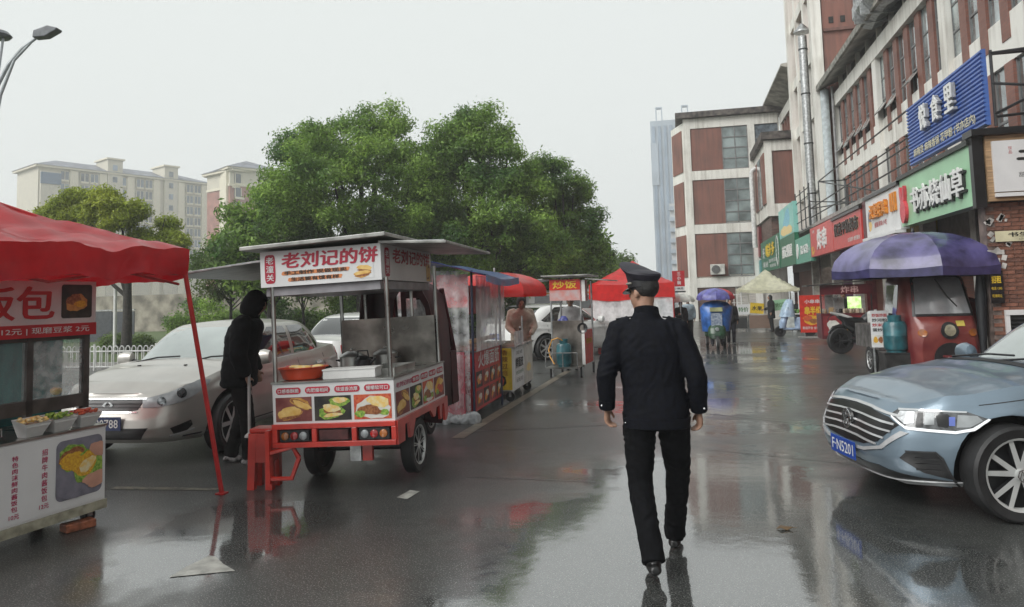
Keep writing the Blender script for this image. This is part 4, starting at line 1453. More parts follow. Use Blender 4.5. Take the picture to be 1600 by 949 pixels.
rim_face = mat('machined_rim_face', (.58, .59, .58), .3, .25, var=.06)
bright_trim = mat('bright_trim', (.56, .57, .58), .25, .35, var=.05)
def wheel(parent, loc, R=.33, w=.21, side=1, style='double', name='wheel', rimr=None, face=None):
    """axle along local Y, face towards +Y*side; tyre and rim are sub-parts"""
    rr = rimr or R * .755
    tb = MB()
    h = w / 2
    tb.lathe([(rr, -h * .9), (R * .93, -h), (R * .985, -h * .82), (R, -h * .5), (R, h * .5), (R * .985, h * .82), (R * .93, h), (rr, h * .9), (rr * .97, h * .6), (rr * .97, -h * .6)], n=40, axis='Y', caps=False)
    ty = tb.build(name, rubber, parent, smooth=35, loc=loc)
    rb = MB()
    s_ = side
    # barrel and lip
    rb.lathe([(rr * .985, s_ * h * .9), (rr, s_ * h * .98), (rr * .94, s_ * h * .94), (rr * .90, s_ * h * .6)], n=40, axis='Y', caps=False, mi=0)
    rb.lathe([(rr * .95, s_ * h * .1), (.01, s_ * h * .1)], n=28, axis='Y', caps=False, mi=1)
    yo, yi = s_ * h * .86, s_ * h * .45
    def spoke(a, w0, w1, skew=0):
        c, s = math.cos(a), math.sin(a)
        c2, s2 = math.cos(a + skew), math.sin(a + skew)
        r0, r1 = rr * .14, rr * .955
        px, pz = -s, c
        A = [(r0 * c + px * w0, r0 * s + pz * w0), (r0 * c - px * w0, r0 * s - pz * w0), (r1 * c2 - px * w1, r1 * s2 - pz * w1), (r1 * c2 + px * w1, r1 * s2 + pz * w1)]
        vs = [(x, yo * (.92 if i < 2 else 1), z) for i, (x, z) in enumerate(A)] + [(x, yi, z) for x, z in A]
        rb.add(vs, [(0, 1, 2, 3)], 0)
        rb.add(vs, [(0, 4, 5, 1), (1, 5, 6, 2), (2, 6, 7, 3), (3, 7, 4, 0)], 1)
    if style == 'double':
        for k in range(5):
            a = 2 * math.pi * k / 5 + .35
            spoke(a - .12, .020, .017, -.15)
            spoke(a + .12, .020, .017, .15)
    elif style == 'thin':
        for k in range(18): spoke(2 * math.pi * k / 18, .004, .004, .1 * (-1) ** k)
    else:
        for k in range(7): spoke(2 * math.pi * k / 7, .022, .026)
    rb.lathe([(rr * .17, yo * .8), (rr * .17, yo * .96), (rr * .12, yo * 1.02), (.002, yo * 1.02)], n=20, axis='Y', caps=False, mi=0)
    rim = rb.build('rim', [face or rim_face, wheel_dark], ty, fix=True)
    return ty

def emblem_vw(parent, M, r):
    """round badge: ring with a V over a W"""
    b_ = MB()
    n = 28
    for k in range(n):
        a0, a1 = 2 * math.pi * k / n, 2 * math.pi * (k + 1) / n
        q = [(r * f * math.cos(a), r * f * math.sin(a)) for f, a in ((1, a0), (1, a1), (.86, a1), (.86, a0))]
        b_.prism(q, .002, .008, 'XY')
    def bar(x0, y0, x1, y1, w_=.075):
        d = Vector((x1 - x0, y1 - y0)); d.normalize(); p = Vector((-d.y, d.x)) * w_
        b_.prism([((x0 + p.x) * r, (y0 + p.y) * r), ((x0 - p.x) * r, (y0 - p.y) * r), ((x1 - p.x) * r, (y1 - p.y) * r), ((x1 + p.x) * r, (y1 + p.y) * r)], .0021, .0075, 'XY')
    bar(-.36, .80, 0, .14); bar(.36, .80, 0, .14)
    bar(-.74, .46, -.34, -.74); bar(-.34, -.74, 0, -.06); bar(0, -.06, .34, -.74); bar(.34, -.74, .74, .46)
    o = b_.build('emblem', chrome, parent)
    o.matrix_local = M
    return o

def make_car(name, label, loc, rz, paint, spec):
    """saloon: +X is forward, origin on the ground under the middle"""
    t = thing(name, label, 'car', loc, rz)
    Lf, Lr, W = spec.get('Lf', 2.32), spec.get('Lr', 2.35), spec.get('W', .91)
    ax_f, ax_r, R = spec.get('axf', 1.36), spec.get('axr', -1.33), spec.get('R', .33)
    top_pts = spec.get('top', [(-2.4, .86), (-2.2, .98), (-1.7, 1.02), (-.8, .985), (.3, .955), (.9, .965), (1.35, .90), (1.9, .81), (2.15, .73), (2.34, .63)])
    zb = spec.get('zb', .20)
    N_, K = 150, 26
    mb = MB()
    rings = []
    base = []
    for j in range(N_):
        a = 2 * math.pi * j / N_
        c, s = math.cos(a), math.sin(a)
        a_ = Lf if c > 0 else Lr
        n1, m1 = spec.get('plan', (3.0, 5.5))
        x = a_ * math.copysign(abs(c) ** (2 / n1), c)
        y = W * math.copysign(abs(s) ** (2 / m1), s)
        base.append((x, y))
    prof_f = spec.get('pf', [(0, .955), (.15, .985), (.35, 1.0), (.6, .993), (.8, .975), (.92, .955), (1, .93)])
    prof_r = spec.get('prr', [(0, .955), (.2, .995), (.45, 1.0), (.7, .985), (1, .955)])
    prof_w = [(0, .90), (.08, .955), (.22, .985), (.45, 1.0), (.66, .992), (.78, .985), (.92, .955), (1, .925)]
    def flare(x, z):
        f = 0
        for ax in (ax_f, ax_r):
            d = math.hypot(x - ax, z - R)
            f = max(f, math.exp(-((d - R - .06) / .07) ** 2))
        return f
    for k in range(K + 1):
        t_ = k / K
        ring = []
        for x, y in base:
            fx = lerp_(t_, prof_f if x > 0 else prof_r)
            X = x * (1 - (1 - fx) * min(1, (abs(x) / 1.7) ** 3))
            zt = interp(X, top_pts)
            zbb = zb + (.05 * max(0, (abs(X) - 1.6)) if abs(X) > 1.6 else 0)
            z = zbb + (zt - zbb) * t_
            yy = y * lerp_(t_, prof_w)
            if abs(y) > .6 * W: yy += math.copysign(.022 * flare(X, z), y) * (abs(y) / W)
            # side crease
            if abs(y) > .8 * W and -2.0 < X < 1.6:
                yy += math.copysign(.012 * math.exp(-((t_ - .78) / .045) ** 2), y)
            ring.append((X, yy, z))
        rings.append(ring)
    crown = spec.get('crown', .055)
    top = rings[-1]
    for q in (.985, .94, .86, .74, .6, .45, .3, .16, .05, 0.0):
        ring = []
        for X, yy, z in top:
            c_ = crown * (1 - q * q) * max(.15, min(1, (Lf - X) / .55)) * max(.3, min(1, (X + Lr) / .4))
            s_ = .006 * math.exp(-((q - .74) / .07) ** 2) if X > .9 else 0
            ring.append((X, yy * q, z + c_ + s_))
        rings.append(ring)
    mb.ring_loft(rings, True, False)
    # floor
    mb.add(rings[0], [tuple(range(N_))])
    S = Surf(mb)
    body = mb.build('body', [paint, arch_dark], t)
    # wheel wells cut with cylinders
    cut = MB()
    for ax in (ax_f, ax_r):
        for s in (-1, 1):
            cut.lathe([(R + .055, s * (W + .2)), (R + .055, s * (W - .34))], (ax, 0, R + .01), 36, 'Y')
    co = cut.build('cutter', arch_dark)
    co.parent = t
    md = body.modifiers.new('wells', 'BOOLEAN')
    md.object = co
    md.solver = 'EXACT'
    dg = bpy.context.evaluated_depsgraph_get()
    dg.update()
    nm = bpy.data.meshes.new_from_object(body.evaluated_get(dg))
    body.modifiers.clear()
    body.data = nm
    bpy.data.objects.remove(co)
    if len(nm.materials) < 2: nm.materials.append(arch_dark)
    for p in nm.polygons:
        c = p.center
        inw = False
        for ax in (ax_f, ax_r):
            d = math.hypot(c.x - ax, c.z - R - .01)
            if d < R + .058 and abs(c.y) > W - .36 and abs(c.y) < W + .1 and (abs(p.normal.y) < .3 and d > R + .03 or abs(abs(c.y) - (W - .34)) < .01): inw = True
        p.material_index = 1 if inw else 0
    nm.shade_smooth()
    nm.set_sharp_from_angle(angle=RAD(38))
    # greenhouse
    g = spec.get('gh', dict(b0=1.02, b1=-1.78, t0=.12, t1=-.98, zb=.93, zt=1.44, wb=.80, wt=.585))
    gm = MB()
    rings = []
    for k in range(13):
        t_ = k / 12
        e = t_ ** .92
        x0 = g['b0'] + (g['t0'] - g['b0']) * e
        x1 = g['b1'] + (g['t1'] - g['b1']) * (t_ ** 1.1)
        w_ = g['wb'] + (g['wt'] - g['wb']) * (t_ ** 1.35)
        z = g['zb'] + (g['zt'] - g['zb']) * math.sin(t_ * math.pi / 2 * .92) / math.sin(math.pi / 2 * .92)
        cx, hx = (x0 + x1) / 2, (x0 - x1) / 2
        ring = []
        for j in range(96):
            a = 2 * math.pi * j / 96
            c, s = math.cos(a), math.sin(a)
            ring.append((cx + hx * math.copysign(abs(c) ** (2 / 4.2), c), w_ * math.copysign(abs(s) ** (2 / 5.5), s), z - .02 * (1 - abs(s)) * 0))
        rings.append(ring)
    top = rings[-1]
    cx = (g['t0'] + g['t1']) / 2
    for q in (.97, .88, .72, .5, .25, 0):
        rings.append([(cx + (x - cx) * (q * .75 + .25), y * q, z + .05 * (1 - q * q)) for x, y, z in top])
    gm.ring_loft(rings, True, False)
    SG = Surf(gm)
    gm.build('cabin', paint, t, smooth=50)
    # glazing
    zt = g['zt']; zb_ = g['zb']
    wsp = [(-.66 * g['wb'] / .8, zb_ + .06), (.66 * g['wb'] / .8, zb_ + .06), (.50, zt - .035), (-.50, zt - .035)]
    SG.patch(wsp, '+x', .004, .06).build('windscreen', spec.get('ws', car_glass), t, smooth=60)
    SG.patch([(-.62, zb_ + .10), (.62, zb_ + .10), (.48, zt - .05), (-.48, zt - .05)], '-x', .004, .06).build('rear_window', car_glass, t, smooth=60)
    b0, b1, t0, t1 = g['b0'], g['b1'], g['t0'], g['t1']
    for sd in '+-':
        zz0, zz1 = zb_ + .07, zt - .055
        def xf(z): return b0 + (t0 - b0) * ((z - zb_) / (zt - zb_)) - .16
        def xr(z): return b1 + (t1 - b1) * ((z - zb_) / (zt - zb_)) + .20
        mid = -.36
        SG.patch([(mid + .05, zz0), (xf(zz0), zz0), (xf(zz1) - .03, zz1), (mid + .05, zz1)], sd + 'y', .004, .07).build('side_window', car_glass, t, smooth=60)
        SG.patch([(mid - .05, zz0), (mid - .05, zz1), (xr(zz1) + .08, zz1), (xr(zz0) + .12, zz0 + .05), (xr(zz0) + .22, zz0)], sd + 'y', .004, .07).build('side_window', car_glass, t, smooth=60)
        # chrome waist strip
        SG.patch([(xr(zz0) + .12, zz0 - .03), (xf(zz0) + .02, zz0 - .03), (xf(zz0) + .02, zz0 - .012), (xr(zz0) + .12, zz0 - .012)], sd + 'y', .006, .1).build('trim', chrome, t)
        sgn = 1 if sd == '+' else -1
        # door handles, gaps
        for x in (.02, -.98):
            S.patch([(x - .10, .80), (x + .10, .80), (x + .10, .835), (x - .10, .835)], sd + 'y', .022, .05, .02).build('door_handle', spec.get('handle', paint), t)
        for x in (.92, -.36, -1.22):
            S.patch([(x - .004, .30 if x > -1 else .62), (x + .004, .30 if x > -1 else .62), (x + .004, .93), (x - .004, .93)], sd + 'y', .0015, .06, .003).build('door_gap', black_p, t)
        m_ = MB()
        m_.lathe([(.0, -.10), (.075, -.085), (.095, 0), (.075, .085), (.0, .10)], (0, 0, 0), 14, 'Y', caps=False)
        m_.v = [(x * .75, y, z) for x, y, z in m_.v]
        m_.build('mirror', paint, t, smooth=60, loc=(.72, sgn * (W + .04), 1.02))
        MB().pipe([(.72, sgn * .78, .98), (.72, sgn * (W), 1.0)], .025, 6).build('mirror_arm', black_p, t)
        for ax in (ax_f, ax_r):
            wheel(t, (ax, sgn * (W - .085), R), R, .20, sgn, spec.get('rim', 'double'))
    return t, S, SG

def plate(parent, M, s_, w=.44, h=.14, face=plate_blue):
    b_ = MB().bx(-w / 2, w / 2, -h / 2, h / 2, 0, .008)
    o = b_.build('number_plate', face, parent, bevel=.003)
    o.matrix_local = M
    text(s_, white_p, o, 0, 0, .0085, w=w * .86, h=h * .62, bold=.01)
    return o

# ---------------- pale blue saloon at the right edge
blue_paint = mat('pale_blue_metallic', (.185, .245, .300), .32, .45, var=.04, scale=3, coat=.55)
c, S, SG = make_car('parked_car', 'pale blue metallic saloon nosing in from the right edge', (3.56, 7.08, 0), RAD(180 + 12.6), blue_paint,
    dict(Lf=2.34, Lr=2.36, W=.92, zb=.19, axf=1.54, R=.335, ws=shade_glass, plan=(3.1, 5.2), crown=.05,
         top=[(-2.4, .88), (-2.2, 1.0), (-1.7, 1.04), (-.8, 1.0), (.3, .975), (.95, .985), (1.35, .935), (1.85, .86), (2.12, .79), (2.36, .70)]))
BLUE_S, BLUE = S, c
front = Matrix(((0, 0, 1, 0), (1, 0, 0, 0), (0, 1, 0, 0), (0, 0, 0, 1)))   # local XY print plane -> car front (x fwd)
# grille and bars
def P(poly, d, m, nm, off=.004, step=.04, thick=.012, par=None):
    o = S.patch(poly, d, off, step, thick).build(nm, m, par or c, smooth=50)
    return o
lamp_deep = mat('lamp_deep', (.10, .105, .11), .08, .2, var=.3, scale=20, coat=1)
lamp_white = mat('lamp_white', (.72, .74, .76), .2, .1, var=.12, scale=30)
gr = P([(-.50, .685), (-.25, .715), (0, .722), (.25, .715), (.50, .685), (.60, .64), (.47, .50), (.30, .455), (0, .44), (-.30, .455), (-.47, .50), (-.60, .64)], '+x', grille_black, 'grille', .004)
P([(-.60, .705), (-.25, .735), (0, .742), (.25, .735), (.60, .705), (.58, .69), (.25, .717), (0, .724), (-.25, .717), (-.58, .69)], '+x', bright_trim, 'grille_bar', .014, .04, .014, gr)
for i, (z, hw) in enumerate(((.665, .57), (.612, .56), (.560, .52), (.508, .46))):
    P([(-hw, z - .02), (-.2, z), (0, z + .004), (.2, z), (hw, z - .02), (hw, z - .034), (.2, z - .014), (0, z - .010), (-.2, z - .014), (-hw, z - .034)], '+x', bright_trim, 'grille_bar', .015, .05, .012, gr)
P([(-.62, .60), (-.50, .475), (-.31, .43), (0, .415), (.31, .43), (.50, .475), (.62, .60), (.66, .59), (.52, .455), (.32, .408), (0, .392), (-.32, .408), (-.52, .455), (-.66, .59)], '+x', bright_trim, 'lower_trim', .012, .05, .012)
l0 = S.bvh.ray_cast(Vector((6, 0, .60)), Vector((-1, 0, 0)))[0]
bd = MB().lathe([(.002, .022), (.075, .02), (.085, .0)], (l0.x + .005, 0, .60), 24, 'X', caps=False).build('badge', grille_black, c, smooth=40)
emblem_vw(c, Matrix.Translation((l0.x + .026, 0, .60)) @ front, .08)
l1 = S.bvh.ray_cast(Vector((6, 0, .40)), Vector((-1, 0, 0)))[0]
plate(c, Matrix.Translation((l1.x + .02, 0, .375)) @ front, 'F·N5201')
# lower intake, lip and corner pods
P([(-.45, .325), (-.30, .315), (.30, .315), (.45, .325), (.66, .275), (.80, .262), (.80, .248), (.50, .235), (-.50, .235), (-.80, .248), (-.80, .262), (-.66, .275)], '+x', grille_black, 'lower_intake', .005)
P([(-.86, .268), (-.5, .238), (0, .230), (.5, .238), (.86, .268), (.86, .244), (.5, .213), (0, .205), (-.5, .213), (-.86, .244)], '+x', bright_trim, 'lip_trim', .016, .05, .014)
for s in (1, -1):
    sd = '+y' if s > 0 else '-y'
    dd = '+d' if s > 0 else '-d'
    f = P([(-1.13, .41), (-1.086, .457), (-.905, .462), (-.868, .42), (-.814, .277), (-.986, .315)], dd, grille_black, 'fog_recess', .006, .035)
    P([(-1.09, .468), (-.90, .474), (-.856, .43), (-.79, .225), (-.806, .225), (-.868, .424), (-.905, .463), (-1.086, .459)], dd, dkmetal, 'fog_trim', .014, .03, .012)
    for z in (.425, .385, .345):
        P([(-1.03, z), (-.88, z), (-.88, z - .01), (-1.03, z - .01)], dd, black_p, 'fog_louvre', .012, .05, .008, f)
    hl = P([(-1.195, .71), (-1.147, .748), (-.935, .757), (-.72, .752), (-.587, .705), (-.675, .628), (-.78, .602), (-1.08, .615), (-1.187, .69)], dd, lamp_deep, 'headlamp', .007, .03, .016)
    P([(-1.13, .735), (-1.03, .738), (-1.03, .66), (-1.09, .65), (-1.15, .69)], dd, lamp_white, 'reflector', .011, .03, .008, hl)
    P([(-.965, .735), (-.905, .735), (-.905, .66), (-.965, .655)], dd, lamp_clear, 'reflector', .011, .03, .008, hl)
    P([(-.77, .73), (-.66, .725), (-.63, .695), (-.70, .65), (-.775, .645)], dd, lamp_clear, 'reflector', .011, .03, .008, hl)
    P([(-1.195, .70), (-1.083, .634), (-.78, .620), (-.685, .645), (-.60, .71), (-.587, .705), (-.675, .628), (-.78, .602), (-1.08, .615), (-1.19, .685)], dd, mat('daylight_strip', (.9, .93, .95), .2, emit=.22, var=.02), 'daylight_strip', .012, .025, .01, hl)
    P([(-1.147, .750), (-.935, .759), (-.72, .754), (-.72, .744), (-.935, .748), (-1.14, .738)], dd, chrome, 'lamp_trim', .011, .03, .008, hl)
    P([(-1.01, .735), (-.975, .735), (-.97, .64), (-1.02, .64)], dd, grille_black, 'lamp_gap', .010, .03, .006, hl)
    P([(-.895, .72), (-.83, .735), (-.79, .70), (-.83, .64), (-.885, .65)], dd, grille_black, 'lamp_gap', .010, .03, .006, hl)
    P([(-.82, .715), (-.785, .715), (-.785, .655), (-.82, .655)], dd, mat('lamp_blue_lens', (.12, .18, .6), .1, coat=1), 'lens', .013, .02, .006, hl)
    S.patch([(.95, .83), (1.35, .85), (1.72, .80), (1.72, .794), (1.35, .843), (.95, .822)], sd, .0015, .05, .003).build('panel_gap', black_p, c)
    S.patch([(-2.32, .86), (-1.95, .90), (-1.95, .78), (-2.32, .76)], sd, .006, .05).build('tail_lamp', lamp_red, c, smooth=50)
    for q in c.children:
        pass
# bonnet shut line, wipers
S.patch([(1.02, -.72), (1.02, .72), (1.10, .76), (1.10, -.76)], '+z', .006, .06, .004).build('cowl', black_p, c)
for y0, y1 in ((-.1, .55), (-.62, .02)):
    MB().pipe([(1.05, y0, 1.02), (.93, (y0 + y1) / 2, 1.06), (.92, y1, 1.07)], .009, 6).build('wiper', black_p, c)
for ch in c.children:
    if ch.name.startswith('wheel') and ch.location.x > 0 and ch.location.y > 0:
        emblem_vw(ch, Matrix(((1, 0, 0, 0), (0, 0, 1, .112), (0, -1, 0, 0), (0, 0, 0, 1))), .045)
plate(c, Matrix.Translation((-2.37, 0, .62)) @ Matrix(((0, 0, -1, 0), (-1, 0, 0, 0), (0, 1, 0, 0), (0, 0, 0, 1))), 'F·N5201')

# ---------------- silver saloon parked behind the first stall
silver = mat('silver_metallic', (.47, .455, .42), .34, .5, var=.04, scale=3, coat=.35)
gh_s = dict(b0=1.08, b1=-1.70, t0=.20, t1=-1.02, zb=.92, zt=1.42, wb=.80, wt=.60)
c, S, SG = make_car('parked_car', 'silver saloon with sunshade parked nose towards the camera behind the first stall', (-6.03, 8.97, 0), RAD(-87), silver,
    dict(ws=shade_glass, gh=gh_s, handle=chrome, rim='seven', zb=.22,
         top=[(-2.4, .90), (-2.2, 1.0), (-1.7, 1.02), (-.8, .98), (.3, .955), (1.0, .985), (1.35, .93), (1.9, .83), (2.15, .75), (2.34, .66)]))
S_SILVER = c
gr = P([(-.40, .70), (.40, .70), (.36, .60), (.20, .575), (-.20, .575), (-.36, .60)], '+x', grille_black, 'grille', .004)
P([(-.42, .712), (.42, .712), (.42, .695), (-.42, .695)], '+x', chrome, 'grille_bar', .012, .05, .01, gr)
P([(-.36, .585), (.36, .585), (.36, .568), (-.36, .568)], '+x', chrome, 'grille_bar', .012, .05, .01, gr)
for z in (.665, .63):
    P([(-.38, z), (.38, z), (.38, z - .008), (-.38, z - .008)], '+x', dkmetal, 'grille_slat', .010, .06, .006, gr)
P([(-.50, .42), (.50, .42), (.40, .30), (-.40, .30)], '+x', grille_black, 'lower_intake', .005)
l1 = S.bvh.ray_cast(Vector((6, 0, .47)), Vector((-1, 0, 0)))[0]
plate(c, Matrix.Translation((l1.x + .02, 0, .47)) @ front, 'G·90788', face=mat('plate_dark_blue', (.012, .025, .10), .4))
text('❮❯', chrome, c, 0, 0, 0, w=.13, h=.06, bold=.03, name='emblem', M=Matrix.Translation((S.bvh.ray_cast(Vector((6, 0, .65)), Vector((-1, 0, 0)))[0].x + .014, 0, .65)) @ front)
for s in (1, -1):
    sd = '+y' if s > 0 else '-y'
    dd = '+d' if s > 0 else '-d'
    hl = P([(-1.29, .70), (-1.24, .715), (-1.05, .755), (-.88, .815), (-.68, .858), (-.585, .845), (-.63, .785), (-.80, .70), (-.98, .645), (-1.17, .62), (-1.30, .62)], dd, lamp_clear, 'headlamp', .007, .03, .016)
    for (y, z, r_) in ((-1.13, .675, .042), (-.93, .74, .05)):
        o_ = [(y + r_ * math.cos(a), z + r_ * math.sin(a)) for a in [2 * math.pi * k / 14 for k in range(14)]]
        P(o_, dd, mat('lamp_reflector', (.25, .26, .27), .1, .8, var=.4, scale=30), 'lens', .012, .03, .006, hl)
    P([(-1.06, .40), (-.84, .455), (-.82, .40), (-.88, .35), (-1.02, .335)], dd, grille_black, 'fog_recess', .006, .03)
    P([(-1.06, .325), (-.80, .362), (-.80, .348), (-1.06, .308)], dd, bright_trim, 'fog_trim', .012, .03, .01)
    S.patch([(-2.30, .93), (-1.98, .97), (-1.92, .88), (-2.05, .76), (-2.30, .74)], sd, .008, .04).build('tail_lamp', lamp_red, c, smooth=50)
    S.patch([(-2.32, .30), (2.0, .30), (2.0, .285), (-2.32, .285)], sd, .004, .2, .006).build('sill_line', black_p, c)
for y0, y1 in ((.15, .66), (-.60, -.02)):
    MB().pipe([(1.12, y0, .99), (1.0, (y0 + y1) / 2, 1.05), (.98, y1, 1.06)], .010, 6).build('wiper', black_p, c)
for y in (-.3, .3): MB().box((1.35, y, .985), (.03, .03, .012)).build('washer_jet', black_p, c)

# ---------------- white saloons farther along
wpaint = mat('white_car_paint', (.70, .70, .68), .25, var=.03, coat=1)
def rear_set(c, S, txt):
    for s in (1, -1):
        sd = '+y' if s > 0 else '-y'
        S.patch([(s * .60, .90), (s * .80, .90), (s * .80, .76), (s * .64, .76)], '-x', .007, .05).build('tail_lamp', lamp_red, c, smooth=50)
        S.patch([(1.70, .80), (1.95, .79), (2.12, .74), (2.12, .66), (1.9, .68)], sd, .007, .04).build('headlamp', lamp_clear, c, smooth=50)
        S.patch([(s * .5, .70), (s * .85, .76), (s * .86, .66), (s * .55, .60)], '+x', .007, .05).build('headlamp', lamp_clear, c, smooth=50)
    S.patch([(-.45, .68), (.45, .68), (.40, .55), (-.40, .55)], '+x', .005, .06).build('grille', grille_black, c)
    S.patch([(-.6, .36), (.6, .36), (.5, .24), (-.5, .24)], '+x', .005, .06).build('lower_intake', grille_black, c)
    l_ = S.bvh.ray_cast(Vector((-6, 0, .66)), Vector((1, 0, 0)))[0]
    plate(c, Matrix.Translation((l_.x - .02, 0, .66)) @ Matrix(((0, 0, -1, 0), (-1, 0, 0, 0), (0, 1, 0, 0), (0, 0, 0, 1))), txt)
c, S, SG = make_car('parked_car', 'white saloon parked right behind the silver car and food truck', (-6.2, 14.6, 0), RAD(80), wpaint, dict(gh=gh_s))
rear_set(c, S, 'A·3K926')
c, S, SG = make_car('parked_car', 'white saloon parked askew behind the fried rice stall', (-3.35, 20.9, 0), RAD(52), wpaint, dict(rim='seven'))
rear_set(c, S, 'A·7M581')
c, S, SG = make_car('parked_car', 'silver grey saloon parked beyond the fried rice stall near the trees', (-4.6, 25.2, 0), RAD(50), mat('grey_car_paint', (.40, .41, .41), .28, .4, coat=.8), dict(gh=gh_s))
rear_set(c, S, 'A·15Q07')

# ---------------- white van with orange stripe
van = thing('parked_van', 'white minibus with an orange roof stripe behind the fried rice stall', 'van', (-3.6, 28.5, 0), RAD(10))
vb = MB()
secs = []
for x, z0, z1, w_ in ((-2.2, .4, 1.75, .78), (-2.1, .32, 1.92, .84), (0, .3, 1.95, .86), (1.2, .3, 1.93, .86), (1.75, .3, 1.7, .84), (2.1, .32, 1.1, .80), (2.25, .4, .95, .74)):
    secs.append([(x, -w_, z0), (x, -w_, z0 + (z1 - z0) * .55), (x, -w_ * .88, z1 - .06), (x, -w_ * .75, z1), (x, w_ * .75, z1), (x, w_ * .88, z1 - .06), (x, w_, z0 + (z1 - z0) * .55), (x, w_, z0)])
vb.ring_loft(secs)
SV = Surf(vb)
vb.build('body', wpaint, van, smooth=30)
for sd in '+-':
    for x0, x1 in ((-1.9, -.8), (-.7, .3), (.4, 1.35)):
        SV.patch([(x0, 1.22), (x1, 1.22), (x1 - .05, 1.72), (x0 + .03, 1.72)], sd + 'y', .006, .15).build('side_window', car_glass, van)
    SV.patch([(-2.0, 1.84), (1.2, 1.84), (1.2, 1.78), (-2.0, 1.78)], sd + 'y', .008, .2).build('stripe', mat('van_orange', (.6, .28, .03), .4), van)
    s = 1 if sd == '+' else -1
    for x in (-1.4, 1.45): wheel(van, (x, s * .78, .3), .3, .18, s, 'seven')
SV.patch([(-.7, 1.2), (.7, 1.2), (.62, 1.7), (-.62, 1.7)], '+x', .006, .15).build('windscreen', car_glass, van)
SV.patch([(-.66, 1.2), (.66, 1.2), (.6, 1.7), (-.6, 1.7)], '-x', .006, .15).build('rear_window', car_glass, van)
for s in (1, -1):
    SV.patch([(s * .66, 1.1), (s * .78, 1.1), (s * .76, .7), (s * .66, .7)], '-x', .006, .1).build('tail_lamp', lamp_red, van)
    SV.patch([(s * .45, .85), (s * .72, .88), (s * .72, .7), (s * .45, .7)], '+x', .006, .1).build('headlamp', lamp_clear, van)
# ================================================================== PEOPLE
def remesh(mb, voxel, smooth_it=3):
    me = bpy.data.meshes.new('tmp')
    me.from_pydata(mb.v, [], mb.f)
    o = bpy.data.objects.new('tmp', me)
    COL.objects.link(o)
    bm = bmesh.new(); bm.from_mesh(me)
    bmesh.ops.recalc_face_normals(bm, faces=bm.faces)
    bm.to_mesh(me); bm.free()
    md = o.modifiers.new('r', 'REMESH')
    md.mode = 'VOXEL'
    md.voxel_size = voxel
    dg = bpy.context.evaluated_depsgraph_get()
    dg.update()
    nm = bpy.data.meshes.new_from_object(o.evaluated_get(dg))
    bpy.data.objects.remove(o)
    if smooth_it:
        bm = bmesh.new(); bm.from_mesh(nm)
        for _ in range(smooth_it):
            bmesh.ops.smooth_vert(bm, verts=bm.verts, factor=.5, use_axis_x=True, use_axis_y=True, use_axis_z=True)
        bm.to_mesh(nm); bm.free()
    return nm

def wrinkle(me, amp, sc=(7, 7, 16), seed=0.0, puff=0.0):
    """cloth folds: push vertices along their normals by ridged noise"""
    me.update()
    n = len(me.vertices)
    co = np.empty(n * 3, np.float32); no = np.empty(n * 3, np.float32)
    me.vertices.foreach_get('co', co)
    me.vertices.foreach_get('normal', no)
    co = co.reshape(-1, 3); no = no.reshape(-1, 3)
    d = np.empty(n, np.float32)
    for i in range(n):
        x, y, z = co[i].tolist()
        v = Vector((x, y, z))
        q = Vector((x * sc[0] + seed, y * sc[1], z * sc[2] + 5 * noise.noise(v * 3 + Vector((seed, 0, 0)))))
        d[i] = amp * (.6 - 2 * abs(noise.noise(q))) + amp * .5 * noise.noise(v * 30)
        if puff: d[i] += puff * abs(math.sin(z * 28)) - puff / 3
    co += no * d[:, None]
    me.vertices.foreach_set('co', co.ravel())
    me.update()

def ell(mb, c, r, n=14, m=9):
    rings = []
    for i in range(m + 1):
        a = math.pi * i / m
        rings.append([(c[0] + r[0] * math.sin(a) * math.cos(b_), c[1] + r[1] * math.sin(a) * math.sin(b_), c[2] + r[2] * math.cos(a)) for b_ in [2 * math.pi * k / n for k in range(n)]])
    mb.ring_loft(rings, True, True)

def put(me, name, m, parent):
    me.name = name
    me.materials.clear()
    me.materials.append(m)
    me.shade_smooth()
    o = bpy.data.objects.new(name, me)
    COL.objects.link(o)
    o.parent = parent
    return o

def oval_pipe(mb, pts, wx, wy, n=18):
    """upright loft: oval sections of half widths wx, wy at 3d centres"""
    rings = []
    for p, a, b_ in zip(pts, wx, wy):
        rings.append([(p[0] + a * math.copysign(abs(math.cos(q)) ** .85, math.cos(q)), p[1] + b_ * math.copysign(abs(math.sin(q)) ** .85, math.sin(q)), p[2]) for q in [2 * math.pi * k / n for k in range(n)]])
    mb.ring_loft(rings)

